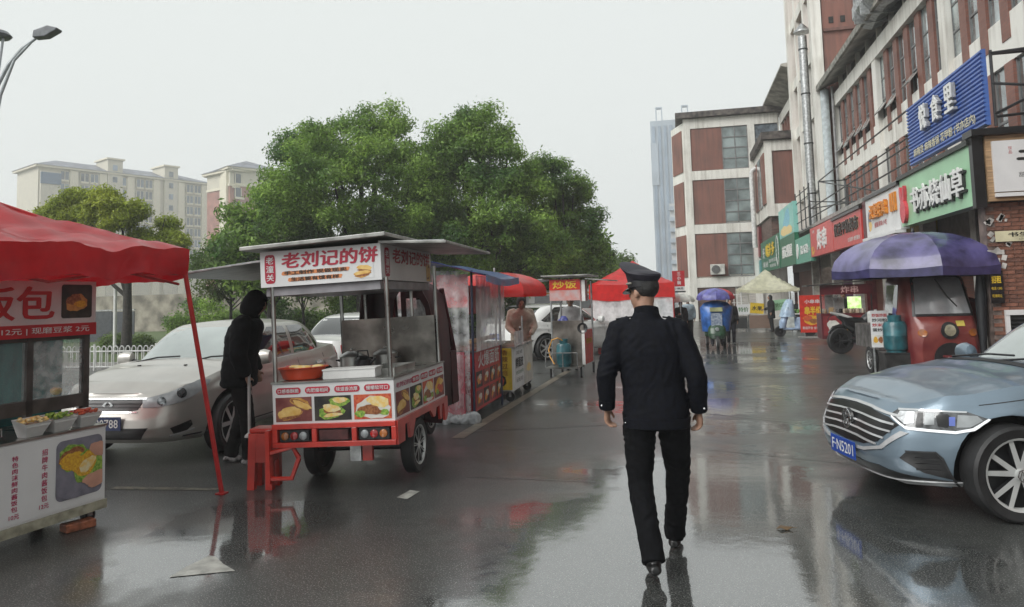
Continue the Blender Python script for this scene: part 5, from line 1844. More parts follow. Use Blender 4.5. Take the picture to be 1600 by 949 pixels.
def hand(mb, wrist, dirv, palm_n, side, curl=.5, s=1.0):
    """palm and five fingers growing from the wrist along dirv; palm_n points out of the palm; side +1 = thumb on cross side"""
    d = Vector(dirv).normalized()
    pn = Vector(palm_n); pn = (pn - d * pn.dot(d)).normalized()
    across = d.cross(pn) * side
    w = Vector(wrist)
    mb.pipe([w - d * .02, w + d * .03 * s, w + d * .065 * s, w + d * .095 * s], [.024 * s, .031 * s, .036 * s, .032 * s], 10, sx=.55, up=across)
    for k, (off, ln) in enumerate(((-.027, .062), (-.009, .075), (.009, .07), (.026, .055))):
        p = w + d * .085 * s - across * off * s
        pts = [p]
        dd = d.copy()
        for j, fr in enumerate((.45, .33, .27)):
            ang = curl * (.6 + .5 * j)
            dd = (dd * math.cos(ang) + pn * math.sin(ang)).normalized()
            pts.append(pts[-1] + dd * ln * fr * s)
        mb.pipe(pts, [.0098 * s, .0092 * s, .0085 * s, .007 * s], 7)
    p = w + d * .025 * s + across * .026 * s
    t1 = p + (d * .6 + across * .75 + pn * .15) * .035 * s
    t2 = t1 + (d * .85 + across * .2 + pn * .4) * .03 * s
    t3 = t2 + (d * .85 - across * .1 + pn * .4) * .022 * s
    mb.pipe([p - across * .01, t1, t2, t3], [.014 * s, .0115 * s, .0105 * s, .008 * s], 7)

STAND = dict(pelvis=(0, 0, .95), waist=(0, 0, 1.10), chest=(0, 0, 1.30), neck=(0, .0, 1.48), head=(0, .03, 1.635),
             shL=(-.19, 0, 1.42), elL=(-.25, -.03, 1.15), haL=(-.25, .05, .91), shR=(.19, 0, 1.42), elR=(.25, -.03, 1.15), haR=(.25, .05, .91),
             hipL=(-.095, 0, .92), knL=(-.10, .03, .50), anL=(-.10, -.02, .085), hipR=(.095, 0, .92), knR=(.10, .03, .50), anR=(.10, -.02, .085),
             toeL=(0, 1, 0), toeR=(0, 1, 0), yaw=0.0, pitch=0.0)

def person(label, loc, rz, pose=None, sc_=1.0, top=None, legs=None, shoe=None, voxel=.016, hair='short', top_kind='jacket', bulk=0.0, curl=(.5, .5), holdL=None, hem=.84, skirt=False):
    P_ = dict(STAND)
    P_.update(pose or {})
    t = thing('person', label, 'person', loc, rz)
    t.scale = (sc_, sc_, sc_)
    g = lambda k: Vector(P_[k])
    # --- body: one continuous skin surface
    b_ = MB()
    def torso(mb, e, top_z=True):
        pe, wa, ch, ne = g('pelvis'), g('waist'), g('chest'), g('neck')
        pts = [pe + Vector((0, 0, -.08)), pe, wa, ch, ch.lerp(ne, .55), ne + Vector((0, 0, -.01)), ne + Vector((0, 0, .05))]
        oval_pipe(mb, pts, [.15 + e, .165 + e, .155 + e, .185 + e, .17 + e, .085 + e * .5, .062 + e * .4], [.10 + e, .115 + e, .105 + e, .12 + e, .10 + e, .07 + e * .5, .062 + e * .4])
    torso(b_, 0)
    for s in 'LR':
        b_.pipe([g('sh' + s) + (g('neck') - g('sh' + s)) * .3, g('sh' + s), g('sh' + s).lerp(g('el' + s), .5), g('el' + s), g('el' + s).lerp(g('ha' + s), .4), g('ha' + s)], [.055, .058, .047, .040, .039, .027], 10)
        b_.pipe([g('hip' + s), g('hip' + s).lerp(g('kn' + s), .5), g('kn' + s), g('kn' + s).lerp(g('an' + s), .35), g('an' + s), g('an' + s) + Vector((0, 0, -.04))], [.085, .075, .055, .055, .038, .035], 10)
        d = (g('ha' + s) - g('el' + s)).normalized()
        inward = Vector((1, 0, 0)) if s == 'L' else Vector((-1, 0, 0))
        hand(b_, g('ha' + s), d, P_.get('palm' + s, inward), (1 if s == 'L' else -1) * -1, curl[0 if s == 'L' else 1])
    Rh = Matrix.Rotation(RAD(P_['yaw']), 3, 'Z') @ Matrix.Rotation(RAD(P_['pitch']), 3, 'X')
    hc = g('head')
    hb = MB()
    ell(hb, (0, -.01, .03), (.076, .095, .088))
    ell(hb, (0, .03, -.03), (.062, .068, .080))
    ell(hb, (0, .045, -.085), (.040, .042, .032))
    hb.pipe([(0, .093, .025), (0, .112, -.015), (0, .108, -.03)], [.010, .015, .012], 8)
    for sx in (-1, 1):
        ell(hb, (sx * .076, -.005, -.008), (.010, .020, .031), 8, 6)
        ell(hb, (sx * .03, .087, .032), (.022, .012, .008), 8, 5)
    ell(hb, (0, .092, -.058), (.022, .012, .007), 8, 5)
    hb.v = [tuple(hc + Rh @ Vector(v)) for v in hb.v]
    b_.add(hb.v, hb.f)
    b_.pipe([g('neck') + Vector((0, 0, -.06)), g('neck').lerp(hc, .55), hc + Rh @ Vector((0, -.02, -.03))], [.062, .056, .056], 12)
    put(remesh(b_, min(voxel, .011) if voxel > .008 else voxel, 2), 'body', skin, t)
    # eyes
    for sx in (-1, 1):
        e = MB(); ell(e, (0, 0, 0), (.012, .008, .008), 8, 6)
        o = e.build('eye', mat('eye_dark', (.05, .035, .03), .15), t, smooth=60)
        o.location = hc + Rh @ Vector((sx * .03, .086, .014))
    # --- trousers
    m_ = MB()
    pe = g('pelvis')
    oval_pipe(m_, [pe + Vector((0, 0, -.12)), pe + Vector((0, 0, -.02)), pe + Vector((0, 0, .10))], [.155, .185, .17], [.11, .128, .115])
    for s in 'LR':
        h_, k_, a_ = g('hip' + s), g('kn' + s), g('an' + s)
        m_.pipe([h_ + Vector((0, 0, .02)), h_.lerp(k_, .4), k_, k_.lerp(a_, .4), k_.lerp(a_, .8), a_ + Vector((0, 0, -.015))], [.108, .098, .077, .072, .068, .070], 14)
    me = remesh(m_, voxel, 3)
    wrinkle(me, .007, (8, 8, 14), 3.1)
    put(me, 'trousers', legs, t)
    # --- shoes
    for s in 'LR':
        a_ = g('an' + s)
        fd = Vector(P_['toe' + s]).normalized()
        sm = MB()
        dn = Vector((0, 0, -1)) if abs(fd.z) < .8 else Vector((0, 1, 0))
        sole = a_ + Vector((0, 0, -.045))
        sm.pipe([sole - fd * .075, sole - fd * .05, sole + fd * .04, sole + fd * .13, sole + fd * .19], [.025, .040, .043, .045, .026], 12, sx=.82, up=(fd.cross(Vector((0, 0, 1)))).normalized() if abs(fd.z) < .95 else (1, 0, 0))
        sm.pipe([a_ + Vector((0, 0, .04)), a_ + fd * .01 + Vector((0, 0, -.04)), ], [.045, .045], 10)
        put(remesh(sm, max(.008, voxel * .6), 2), 'shoe', shoe or wet_black, t)
    # --- jacket: torso and sleeves in one skin
    j_ = MB()
    e = .028 + bulk
    pe, wa, ch, ne = g('pelvis'), g('waist'), g('chest'), g('neck')
    hemp = pe + Vector((0, 0, hem - .95))
    oval_pipe(j_, [hemp, hemp + Vector((0, 0, .03)), pe.lerp(wa, .4), wa, wa.lerp(ch, .5), ch, ch.lerp(ne, .5), ch.lerp(ne, .8), ne + Vector((0, 0, .0)), ne + Vector((0, 0, .045))],
              [.165 + e, .178 + e, .172 + e, .165 + e, .178 + e, .192 + e, .185 + e, .14 + e, .085 + e * .4, .068 + e * .3], [.11 + e, .12 + e, .115 + e, .108 + e, .115 + e, .122 + e, .112 + e, .092 + e, .075 + e * .4, .068 + e * .3], 24)
    for s in 'LR':
        sh, el, ha = g('sh' + s), g('el' + s), g('ha' + s)
        j_.pipe([sh + (ne - sh) * .45 + Vector((0, 0, -.01)), sh + Vector((0, 0, -.005)), sh.lerp(el, .35), sh.lerp(el, .75), el, el.lerp(ha, .35), el.lerp(ha, .75), ha + (ha - el).normalized() * .0],
                [x + bulk * .8 for x in (.075, .080, .074, .068, .064, .060, .054, .047)], 14)
    me = remesh(j_, voxel, 3)
    if top_kind == 'puffer':
        wrinkle(me, .006, (9, 9, 11), 1.0, .005)
    else:
        wrinkle(me, .0055, (6, 6, 9), 5.5)
    put(me, 'jacket', top, t)
    # --- hair
    if hair in ('short', 'cap'):
        h = MB()
        ell(h, (0, -.018, .038), (.083, .098, .088))
        h.v = [tuple(v) for v in h.v]
        n_ = MB()
        n_.v = h.v
        n_.f = [f for f in h.f if sum(h.v[i][1] for i in f) / len(f) < .055 - .9 * max(0, -(sum(h.v[i][2] for i in f) / len(f)) + .02) and sum(h.v[i][2] for i in f) / len(f) > -.055 or sum(h.v[i][2] for i in f) / len(f) > .075]
        n_.mi = [0] * len(n_.f)
        n_.v = [tuple(hc + Rh @ Vector(v)) for v in n_.v]
        n_.build('hair', hair_m, t, smooth=60, solid=.006)
    elif hair == 'long':
        h = MB()
        oval_pipe(h, [(0, -.04, -.16), (0, -.03, -.06), (0, -.02, .04), (0, -.01, .10), (0, 0, .13)], [.075, .09, .088, .06, .02], [.05, .085, .098, .07, .02])
        h.v = [tuple(hc + Rh @ Vector(v)) for v in h.v]
        h.build('hair', hair_m, t, smooth=60)
    elif hair == 'hood':
        h = MB()
        oval_pipe(h, [(0, -.02, -.14), (0, -.02, -.07), (0, -.005, .0), (0, 0, .06), (0, -.01, .115), (0, -.02, .14)], [.10, .115, .118, .108, .07, .02], [.10, .125, .132, .122, .08, .02])
        h.v = [tuple(hc + Rh @ Vector(v)) for v in h.v]
        me = remesh(h, .012, 2)
        wrinkle(me, .006, (9, 9, 12), 2.0)
        # open the hood at the face
        bm = bmesh.new(); bm.from_mesh(me)
        Ri = Rh.inverted()
        kill = [f for f in bm.faces if (lambda q: q.y > .075 and abs(q.x) < .07 and -.12 < q.z < .08)(Ri @ (f.calc_center_median() - hc))]
        bmesh.ops.delete(bm, geom=kill, context='FACES')
        bm.to_mesh(me); bm.free()
        put(me, 'hood', top, t)
    return t, hc, Rh

navy = mat('uniform_navy', (.0022, .003, .0068), .75, spec=.18, var=.25, scale=40, bump=.25, bscale=220)
navy2 = mat('uniform_trousers', (.003, .0033, .0045), .85, spec=.15, var=.25, scale=40, bump=.2, bscale=220)
# ---------------- officer walking away
off = dict(pelvis=(0, 0, .93), waist=(-.01, .0, 1.08), chest=(-.025, .01, 1.30), neck=(-.035, .02, 1.50), head=(-.05, .05, 1.665),
           shL=(-.215, .0, 1.43), elL=(-.300, -.07, 1.15), haL=(-.305, -.02, .945), shR=(.165, .0, 1.42), elR=(.255, -.06, 1.14), haR=(.262, -.01, .925),
           hipL=(-.105, 0, .90), knL=(-.118, -.03, .48), anL=(-.05, -.30, .11), hipR=(.10, .0, .90), knR=(.122, .17, .50), anR=(.085, .29, .085),
           toeL=(-.12, 1, -.12), toeR=(.12, 1, .05), yaw=48, pitch=-3, palmL=(.9, -.3, 0), palmR=(-.9, -.3, 0))
op, hc, Rh = person('officer in dark navy uniform and peaked cap walking away from the camera', (-.17, 4.78, 0), RAD(2), off, 1.0, navy, navy2,
                    mat('black_leather', (.01, .01, .01), .3, var=.2), voxel=.008, hair='short', curl=(1.05, 1.05), bulk=.0, hem=.845)
# collar, epaulettes, cuff buttons, belt line
cb = MB()
ring = []
for z, r1, r2 in ((1.49, .088, .084), (1.53, .081, .077), (1.565, .077, .073), (1.566, .070, .066), (1.53, .072, .068)):
    ring.append([(-.035 + r1 * math.cos(a), .02 + r2 * math.sin(a), z + .02 * math.cos(a + math.pi / 2) * (1 if z > 1.52 else 0)) for a in [2 * math.pi * k / 26 for k in range(26)]])
cb.ring_loft(ring, True, False)
cb.build('collar', navy, op, smooth=60)
for sx in (-1, 1):
    sh = Vector(off['shL' if sx < 0 else 'shR'])
    ne = Vector(off['neck'])
    a = sh + Vector((0, 0, .072)); c_ = sh.lerp(ne, .5) + Vector((0, 0, .048))
    MB().pipe([a - (c_ - a) * .15, a, c_], .022, 8, sx=.25, up=(0, 1, 0)).build('epaulette', navy, op, smooth=50)
    ha, el = Vector(off['haL' if sx < 0 else 'haR']), Vector(off['elL' if sx < 0 else 'elR'])
    dd = (ha - el).normalized()
    MB().pipe([ha - dd * .055, ha - dd * .005, ha + dd * .004], [.053, .052, .048], 16).build('cuff', navy, op, smooth=40)
    b2 = MB(); ell(b2, ha - dd * .02 + Vector((sx * .03, -.046, 0)), (.007, .005, .007), 8, 5)
    b2.build('button', chrome, op, smooth=60)
hm = MB()
hp = Vector(off['pelvis']) + Vector((0, 0, -.10))
oval_pipe(hm, [hp + Vector((0, 0, -.005)), hp + Vector((0, 0, .0)), hp + Vector((0, 0, .055)), hp + Vector((0, 0, .06))], [.196, .205, .212, .20], [.142, .15, .154, .145], 32)
hm.build('waistband', navy, op, smooth=50)
for x in (-.19, .17):
    b2 = MB(); ell(b2, (x, -.075, hp.z + .03), (.006, .006, .006), 8, 5)
    b2.build('button', chrome, op, smooth=60)
# peaked cap
cap_m = mat('cap_cloth', (.016, .014, .024), .6, var=.15, scale=30)
cp = MB()
prof = [(.0, .0, -.02, .088, .098), (0, 0, .025, .090, .100), (0, .004, .032, .096, .108), (0, .010, .055, .116, .130), (0, .012, .070, .123, .138), (0, .010, .082, .118, .132), (0, .008, .090, .092, .106), (0, 0, .094, .05, .06), (0, 0, .095, .002, .002)]
rings = []
for cx, cy, z, rx, ry in prof:
    rr_ = []
    for k in range(40):
        a = 2 * math.pi * k / 40
        x, y = cx + rx * math.cos(a), cy + ry * math.sin(a)
        zz = z + (max(0, y) * .34 + y * .22) * (1 if z > .03 else .0)
        rr_.append(hc + Rh @ Vector((x, y, zz + .055)))
    rings.append(rr_)
cp.ring_loft(rings, True, False)
cap = cp.build('peaked_cap', cap_m, op, smooth=40)
bd_ = MB()
bd_.ring_loft([[hc + Rh @ Vector((r * .97 * math.cos(a), r * 1.08 * math.sin(a), z + .055)) for a in [2 * math.pi * k / 36 for k in range(36)]] for r, z in ((.092, -.018), (.0935, -.016), (.0935, .018), (.092, .02))], True, False)
bd_.build('cap_band', mat('cap_band_black', (.008, .008, .01), .45), cap)
br_ = MB()
arc = [hc + Rh @ Vector((.096 * math.cos(a), .105 * math.sin(a), .038 + .055 - .03)) for a in [RAD(x) for x in range(5, 176, 10)]]
br_.pipe(arc, .006, 6).build('cap_braid', mat('silver_braid', (.55, .53, .45), .35, .6), cap)
vz = MB()
inn = [Vector((.092 * math.cos(a), .1 * math.sin(a), .037)) for a in [RAD(x) for x in range(15, 166, 10)]]
outr = [Vector((.105 * math.cos(a), .1 * math.sin(a) + .055 * math.sin(a), .037 - .035 * math.sin(a))) for a in [RAD(x) for x in range(15, 166, 10)]]
vs = [hc + Rh @ v for v in inn + outr]
n_ = len(inn)
vz.add(vs, [(i, i + 1, n_ + i + 1, n_ + i) for i in range(n_ - 1)])
vz.build('visor', mat('patent_black', (.01, .01, .01), .1, coat=1), cap, smooth=60, solid=.004)

# ---------------- hooded man with a pole beside the silver car
hp_ = dict(pelvis=(0, 0, .95), waist=(0, .02, 1.10), chest=(0, .05, 1.32), neck=(0, .10, 1.50), head=(0, .17, 1.66), pitch=-18,
           shL=(-.20, .06, 1.44), elL=(-.25, .05, 1.15), haL=(-.20, .14, .94), shR=(.20, .06, 1.44), elR=(.25, .04, 1.14), haR=(.20, .10, .92),
           anL=(-.09, -.10, .085), knL=(-.09, .02, .5), anR=(.10, .12, .085), knR=(.10, .10, .5))
puffer = mat('black_puffer', (.003, .0034, .0045), .85, var=.25, scale=20, spec=.12)
hm_, _, _ = person('person in black hooded puffer jacket with head bowed beside the silver car', (-4.58, 7.05, 0), RAD(-68), hp_, 1.01, puffer, mat('black_trousers', (.004, .004, .0045), .85, var=.3, spec=.2),
       mat('white_black_trainer', (.30, .30, .30), .5, var=.5, scale=14), voxel=.012, hair='hood', top_kind='puffer', bulk=.030, hem=.80)
pl_ = thing('walking_pole', 'pale grey pole held by the hooded person', 'pole', (-4.36, 6.9, 0))
MB().pipe([(.0, 0, .30), (-.02, .02, .95)], .016, 8).build('shaft', mat('pole_grey', (.42, .41, .40), .4), pl_)
MB().pipe([(.0, 0, .0), (0, 0, .30)], .011, 8).build('tip', dkmetal, pl_)
MB().lathe([(.012, .36), (.045, .33), (.05, .31), (.012, .30)], n=12).build('collar', mat('pole_grey', ), pl_)
# ================================================================== STALLS AND STREET OBJECTS
def fabric(name, col, trans=.35, scale=6):
    m = mat(name, col, .32, var=.10, scale=scale, coat=.25, bump=.25, bscale=5)
    N, L = m.node_tree.nodes, m.node_tree.links
    pb_ = N['Principled BSDF']
    tr = N.new('ShaderNodeBsdfTranslucent')
    tr.inputs['Color'].default_value = (*[min(1, c * 1.5) for c in col], 1)
    ms = N.new('ShaderNodeMixShader')
    ms.inputs[0].default_value = trans
    L.new(pb_.outputs[0], ms.inputs[1]); L.new(tr.outputs[0], ms.inputs[2])
    L.new(ms.outputs[0], N['Material Output'].inputs['Surface'])
    return m
red_cloth = fabric('red_canopy_cloth', (.52, .012, .020))
red_bright = fabric('bright_red_cloth', (.68, .022, .020))
cream_cloth = fabric('cream_canopy_cloth', (.78, .75, .56))
blue_cloth = fabric('blue_tarpaulin', (.055, .11, .30), .25)
film = clear_film('plastic_film', (.80, .81, .82), .33, .15, .9, 9)
film2 = clear_film('plastic_film_milky', (.78, .76, .77), .62, .2, .8, 6)
red_pole = mat('red_tube', (.48, .03, .03), .35, var=.12)

def canopy_mesh(hx, hy, ze, zp, val, n=14, sag=.10, wob=.02, seed=1.0, wr=0.0):
    """four sided tent roof with sagging panels and a hanging valance, centre at origin"""
    b_ = MB()
    g = [[None] * (n + 1) for _ in range(n + 1)]
    vs = []
    for i in range(n + 1):
        for j in range(n + 1):
            u, v = 2 * i / n - 1, 2 * j / n - 1
            r = max(abs(u), abs(v))
            m_ = min(abs(u), abs(v))
            z = ze + (zp - ze) * (1 - r) ** 1.15
            z -= sag * math.sin(math.pi * r) * (1 - m_ / max(r, .001)) * .8
            z -= sag * .35 * (r ** 4) * (1 - (m_ / max(r, .001)) ** 2)
            z += wob * noise.noise(Vector((u * 4 + seed, v * 4, 0)))
            if wr:   # slack folds running along the edges and gathered at the corners
                z += wr * (1 - abs(noise.noise(Vector((r * 9 + seed, m_ * 2.2, 3.1)))) * 2.4) * r * r + wr * .5 * noise.noise(Vector((u * 9, v * 9, 7)))
            g[i][j] = len(vs)
            vs.append((u * hx, v * hy, z))
    b_.add(vs, [(g[i][j], g[i + 1][j], g[i + 1][j + 1], g[i][j + 1]) for i in range(n) for j in range(n)])
    edge = [(i, 0) for i in range(n)] + [(n, j) for j in range(n)] + [(n - i, n) for i in range(n)] + [(0, n - j) for j in range(n)]
    rings = []
    for f in (0, .35, .7, 1):
        rr = []
        for k, (i, j) in enumerate(edge):
            x, y, z = vs[g[i][j]]
            o = 1 + (.012 * math.sin(k * 2.1 + seed) if not wr else .02 * noise.noise(Vector((k * .35, f * 2.5, seed)))) * f
            rr.append((x * o, y * o, z - val * f * (1 + .10 * math.sin(k * math.pi / n * 2))))
        rings.append(rr)
    b_.ring_loft(rings, True, False)
    return b_

def umbrella(parent, z_rim, z_top, R, m, n=8, val=.12, sub=4, panels=None, cx=0, cy=0, valm=None):
    """domed parasol: one cloth panel per rib gap, each a part"""
    for k in range(n):
        b_ = MB()
        rows = []
        for q in range(7):
            t_ = q / 6
            row = []
            for s in range(sub + 1):
                a = 2 * math.pi * (k + s / sub) / n
                r = R * math.sin(t_ * math.pi / 2 * .98) / math.sin(math.pi / 2 * .98)
                f = math.cos(math.pi / n) / math.cos((s / sub - .5) * 2 * math.pi / n)
                r *= f * (1 - .02 * t_ * math.sin(math.pi * s / sub))
                row.append((cx + r * math.cos(a), cy + r * math.sin(a), z_rim + (z_top - z_rim) * math.cos(t_ * math.pi / 2) - .03 * math.sin(math.pi * s / sub) * t_))
            rows.append(row)
        hem = [(x, y, z - val * (1 - .15 * math.sin(math.pi * i / sub))) for i, (x, y, z) in enumerate(rows[-1])]
        if valm:
            v_ = MB()
            v_.ring_loft([rows[-1], hem], False, False)
            v_.build('valance', valm, parent, smooth=50)
        else:
            rows.append(hem)
        b_.ring_loft(rows, False, False)
        b_.build('canopy_panel', (panels[k % len(panels)] if panels else m), parent, smooth=50)
    rb = MB()
    for k in range(n):
        a = 2 * math.pi * k / n
        rb.pipe([(cx, cy, z_top - .04), (cx + R * .6 * math.cos(a), cy + R * .6 * math.sin(a), z_rim + (z_top - z_rim) * .72), (cx + R * .98 * math.cos(a), cy + R * .98 * math.sin(a), z_rim - .02)], .006, 4)
    struct(rb.build('ribs', dkmetal, parent), 'stuff')

def posts(parent, lst, r, m, name='post', n=8):
    for a, c in lst: MB().pipe([a, c], r, n).build(name, m, parent, smooth=40)

# ------------------------------------------------------------------ red canopy over the first stall
cn = thing('canopy_tent', 'large red pop up canopy over the rice wrap stall at the left edge', 'tent', (-5.68, 4.32, 0))
canopy_mesh(1.45, 1.43, 2.14, 2.72, .24, 44, .14, .05, wr=.05).build('canopy_cloth', red_cloth, cn, smooth=60)
for (sx, sy, fx, fy) in ((1, 1, 1.66, 1.61), (-1, 1, -1.5, 1.5), (1, -1, 1.5, -1.6), (-1, -1, -1.5, -1.5)):
    MB().pipe([(sx * 1.41, sy * 1.39, 2.10), (fx, fy, .01)], .022, 6).build('leg', red_pole, cn, smooth=20)
    MB().box((fx, fy, .006), (.08, .08, .012)).build('foot', red_pole, cn)
for a, c in (((1.38, 1.38, 2.05), (1.38, 0, 1.86)), ((1.38, 0, 1.86), (1.38, -1.38, 2.05)), ((1.38, 1.38, 1.86), (1.38, 0, 2.05)), ((1.38, 0, 2.05), (1.38, -1.38, 1.86)), ((-1.38, 1.38, 2.05), (1.38, 1.38, 1.95)), ((0, 0, 2.75), (1.36, 1.36, 2.05))):
    MB().pipe([a, c], .012, 6).build('scissor_bar', red_pole, cn)

# ------------------------------------------------------------------ first stall: rice wrap cart
ct1 = thing('food_cart', 'white rice wrap cart with price panel under the red canopy at left', 'cart', (-4.58, 4.25, 0), RAD(83.7))
XA, XB = -1.3, .84
MB().bx(XA, XB, 0, .72, .17, .735).build('cabinet', sign_white, ct1)
fr = MB()
fr.bx(XA - .01, XB + .012, -.012, .73, .10, .168); 
fr.build('base_rail', mat('worn_cream_rail', (.45, .43, .33), .5, col2=(.25, .24, .18), scale=12), ct1)
MB().bx(XA, XB + .01, -.01, .73, .737, .752).build('worktop', steel, ct1)
Mf = frame((0, -.002, 0), (1, 0, 0), (0, 0, 1))
def on(x, z, y=-.003): return frame((x, y, z), (1, 0, 0), (0, 0, 1))
pn = MB().bx(XA + .02, XB - .012, -.006, -.0005, .185, .725).build('price_panel', sign_white, ct1)
crim = mat('crimson_print', (.52, .03, .12), .4)
for s_, x, z, h in (('特色肉沫鲜肉酱饭包', .09, .46, .38), ('招牌牛肉酱饭包', .315, .47, .37)):
    text(s_, crim, pn, 0, 0, 0, w=.048, h=h, bold=.015, vertical=True, M=on(x, z, -.008))
text('10元', crim, pn, 0, 0, 0, w=.075, h=.035, bold=.015, M=on(.09, .235, -.008))
text('12元', crim, pn, 0, 0, 0, w=.075, h=.035, bold=.015, M=on(.315, .25, -.008))
art(pn, on(.605, .465, -.008), .40, .44, 'grey', [(-.15, .20, .30, .22, 10, 'green'), (-.16, .18, .27, .18, 10, 'meat'), (-.18, .14, .25, .14, 12, 'corn'), (.2, -.02, .33, .28, 25, 'green'),
    (.12, .04, .28, .19, 30, 'corn'), (.16, .02, .2, .1, 30, 'rice'), (.34, -.24, .28, .11, 8, 'hand'), (.36, -.33, .2, .07, 5, 'hand'), (.42, .25, .14, .2, 80, 'hand'), (-.25, -.33, .3, .16, -20, 'grey')], seed=8, rnd_corner=.05)
dk_frame = mat('dark_steel_frame', (.10, .095, .09), .4, .5, var=.2)
for x in (.78, .30, -.45, -1.2):
    MB().bx(x - .025, x + .025, .14, .19, .753, 1.50).build('post', dk_frame, ct1)
MB().bx(-1.2, .78, .14, .19, .90, 1.0).build('rail', dk_frame, ct1)
MB().bx(-1.2, .78, .142, .188, 1.43, 1.46).build('rail', dk_frame, ct1)
for a, c in ((.33, .75), (-.42, .27), (-1.17, -.48)):
    MB().bx(a, c, .160, .166, 1.0, 1.43).build('pane', clear_film('pane_with_drips', (.75, .80, .80), .28, .1, .4, 14) if a > 0 else glass('pane_clear', (.5, .7, .7), .15), ct1)
bnr = MB().bx(-1.3, .82, .10, .135, 1.46, 1.88).build('banner', mat('banner_pink_white', (.70, .66, .66), .45, var=.05), ct1)
MB().bx(-1.3, .822, .094, .0995, 1.46, 1.555).build('price_strip', sign_red, ct1)
text('牛肉酱饭包', sign_red, bnr, 0, 0, 0, w=1.55, h=.25, bold=.03, M=on(-.32, 1.715, .097))
text('招牌牛肉酱饭包 12元 | 现磨豆浆 2元', sign_white, ct1, 0, 0, 0, w=1.35, h=.055, bold=.012, M=on(.08, 1.508, .092))
art(bnr, on(.645, 1.725, .097), .27, .26, 'dark', [(0, -.05, .35, .25, 15, 'bun2'), (-.1, .05, .25, .16, 10, 'meat'), (.1, -.08, .2, .1, 0, 'corn')], seed=5, rnd_corner=.02)
# sloping white tubs of toppings
tubs = [('topping_tub', 'white tub of red chilli topping at the cart end', .70, 'redp'), ('topping_tub', 'white tub of chopped greens, second on the cart', .48, 'green'), ('topping_tub', 'white tub of pickles, third on the cart', .26, 'rice')]
for nm, lab, x, m in tubs:
    p_ = thing(nm, lab, 'tub', M=Matrix.Translation((-4.58, 4.25, 0)) @ Matrix.Rotation(RAD(83.7), 4, 'Z') @ Matrix.Translation((x, .02, .753)))
    b_ = MB()
    r0 = [(-.06, .01, 0), (.06, .01, 0), (.06, .10, 0), (-.06, .10, 0)]
    r1 = [(-.10, -.035, .10), (.10, -.035, .10), (.10, .115, .13), (-.10, .115, .13)]
    r2 = [(x_ * .94, y_ * .94 + .003, z_ - .002) for x_, y_, z_ in r1]
    r3 = [(x_ * .9, y_ * .9 + .004, z_ - .025) for x_, y_, z_ in r1]
    b_.ring_loft([r0, r1, r2, r3])
    b_.build('tub', white_p, p_)
    h_ = MB()
    R2 = random.Random(x)
    for k in range(40): ell(h_, (R2.uniform(-.08, .08), R2.uniform(-.02, .10), .105 + R2.uniform(0, .03)), (.016, .016, .010), 6, 4)
    struct(h_.build('topping', food[m], p_, smooth=60), 'stuff')
jar = thing('steel_jar', 'steel jar with handle on the near end of the rice wrap cart', 'jar', (-4.68, 4.22, .753))
MB().lathe([(.05, 0), (.055, .01), (.055, .12), (.048, .12), (.046, .02), (.002, .02)], n=18, caps=False).build('pot', steel, jar, smooth=40)
MB().pipe([(.05, 0, .09), (.10, .02, .10), (.105, .02, .05), (.052, 0, .04)], .006, 6).build('handle', steel, jar)
lm = thing('lemon', 'yellow lemon seen through the cart pane', 'fruit', (-4.86, 4.98, 1.02))
b_ = MB(); ell(b_, (0, 0, 0), (.036, .05, .034)); b_.build('flesh', mat('lemon_yellow', (.72, .52, .03), .4), lm, smooth=60)
tq = tag(MB().bx(-.3, 1.22, .93, .94, .45, 1.85).build('teal_sheet', mat('teal_sheet', (.012, .17, .17), .5, var=.2, scale=3, stretch=(4, 1, 1))), 'teal tarpaulin hanging behind the rice wrap cart', 'tarpaulin')
tq.location = (-4.58, 4.25, 0); tq.rotation_euler = (0, 0, RAD(83.7))
MB().bx(.03, .04, .94, 1.0, 0, 1.85).build('hem', mat('teal_sheet', ), tq)
for x in (.76, -1.2):
    for y in (.08, .62):
        cw = MB().lathe([(.03, -.018), (.052, -.02), (.055, 0), (.052, .02), (.03, .018)], (0, 0, 0), 20, 'Y', caps=True).build('castor', rubber, ct1, smooth=40)
        cw.location = (x, y, .055)
        MB().bx(-.02, .02, -.028, .028, -.0, .05).build('fork', galv, cw)
bk = tag(MB().bx(-.11, .11, -.055, .055, 0, .06).build('loose_brick', mat('wet_brick', (.30, .10, .05), .4, var=.25, scale=20, bump=.4), bevel=.008), 'loose red brick wedged by the castor of the rice wrap cart', 'brick')
bk.location = (-4.52, 4.86, .001); bk.rotation_euler = (0, 0, 1.2)

# ------------------------------------------------------------------ red three wheeled flatbread truck
TM = Matrix.Translation((-2.965, 6.02, 0)) @ Matrix.Rotation(RAD(2.5), 4, 'Z') @ Matrix.Rotation(RAD(-2.0), 4, 'Y') @ Matrix.Translation((0, 0, .012))
tr_ = thing('food_truck', 'red three wheeled flatbread truck with lettered roof sign and food pictures', 'food truck', M=TM)
maroon = mat('maroon_cab', (.050, .005, .008), .5, var=.2, spec=.3)
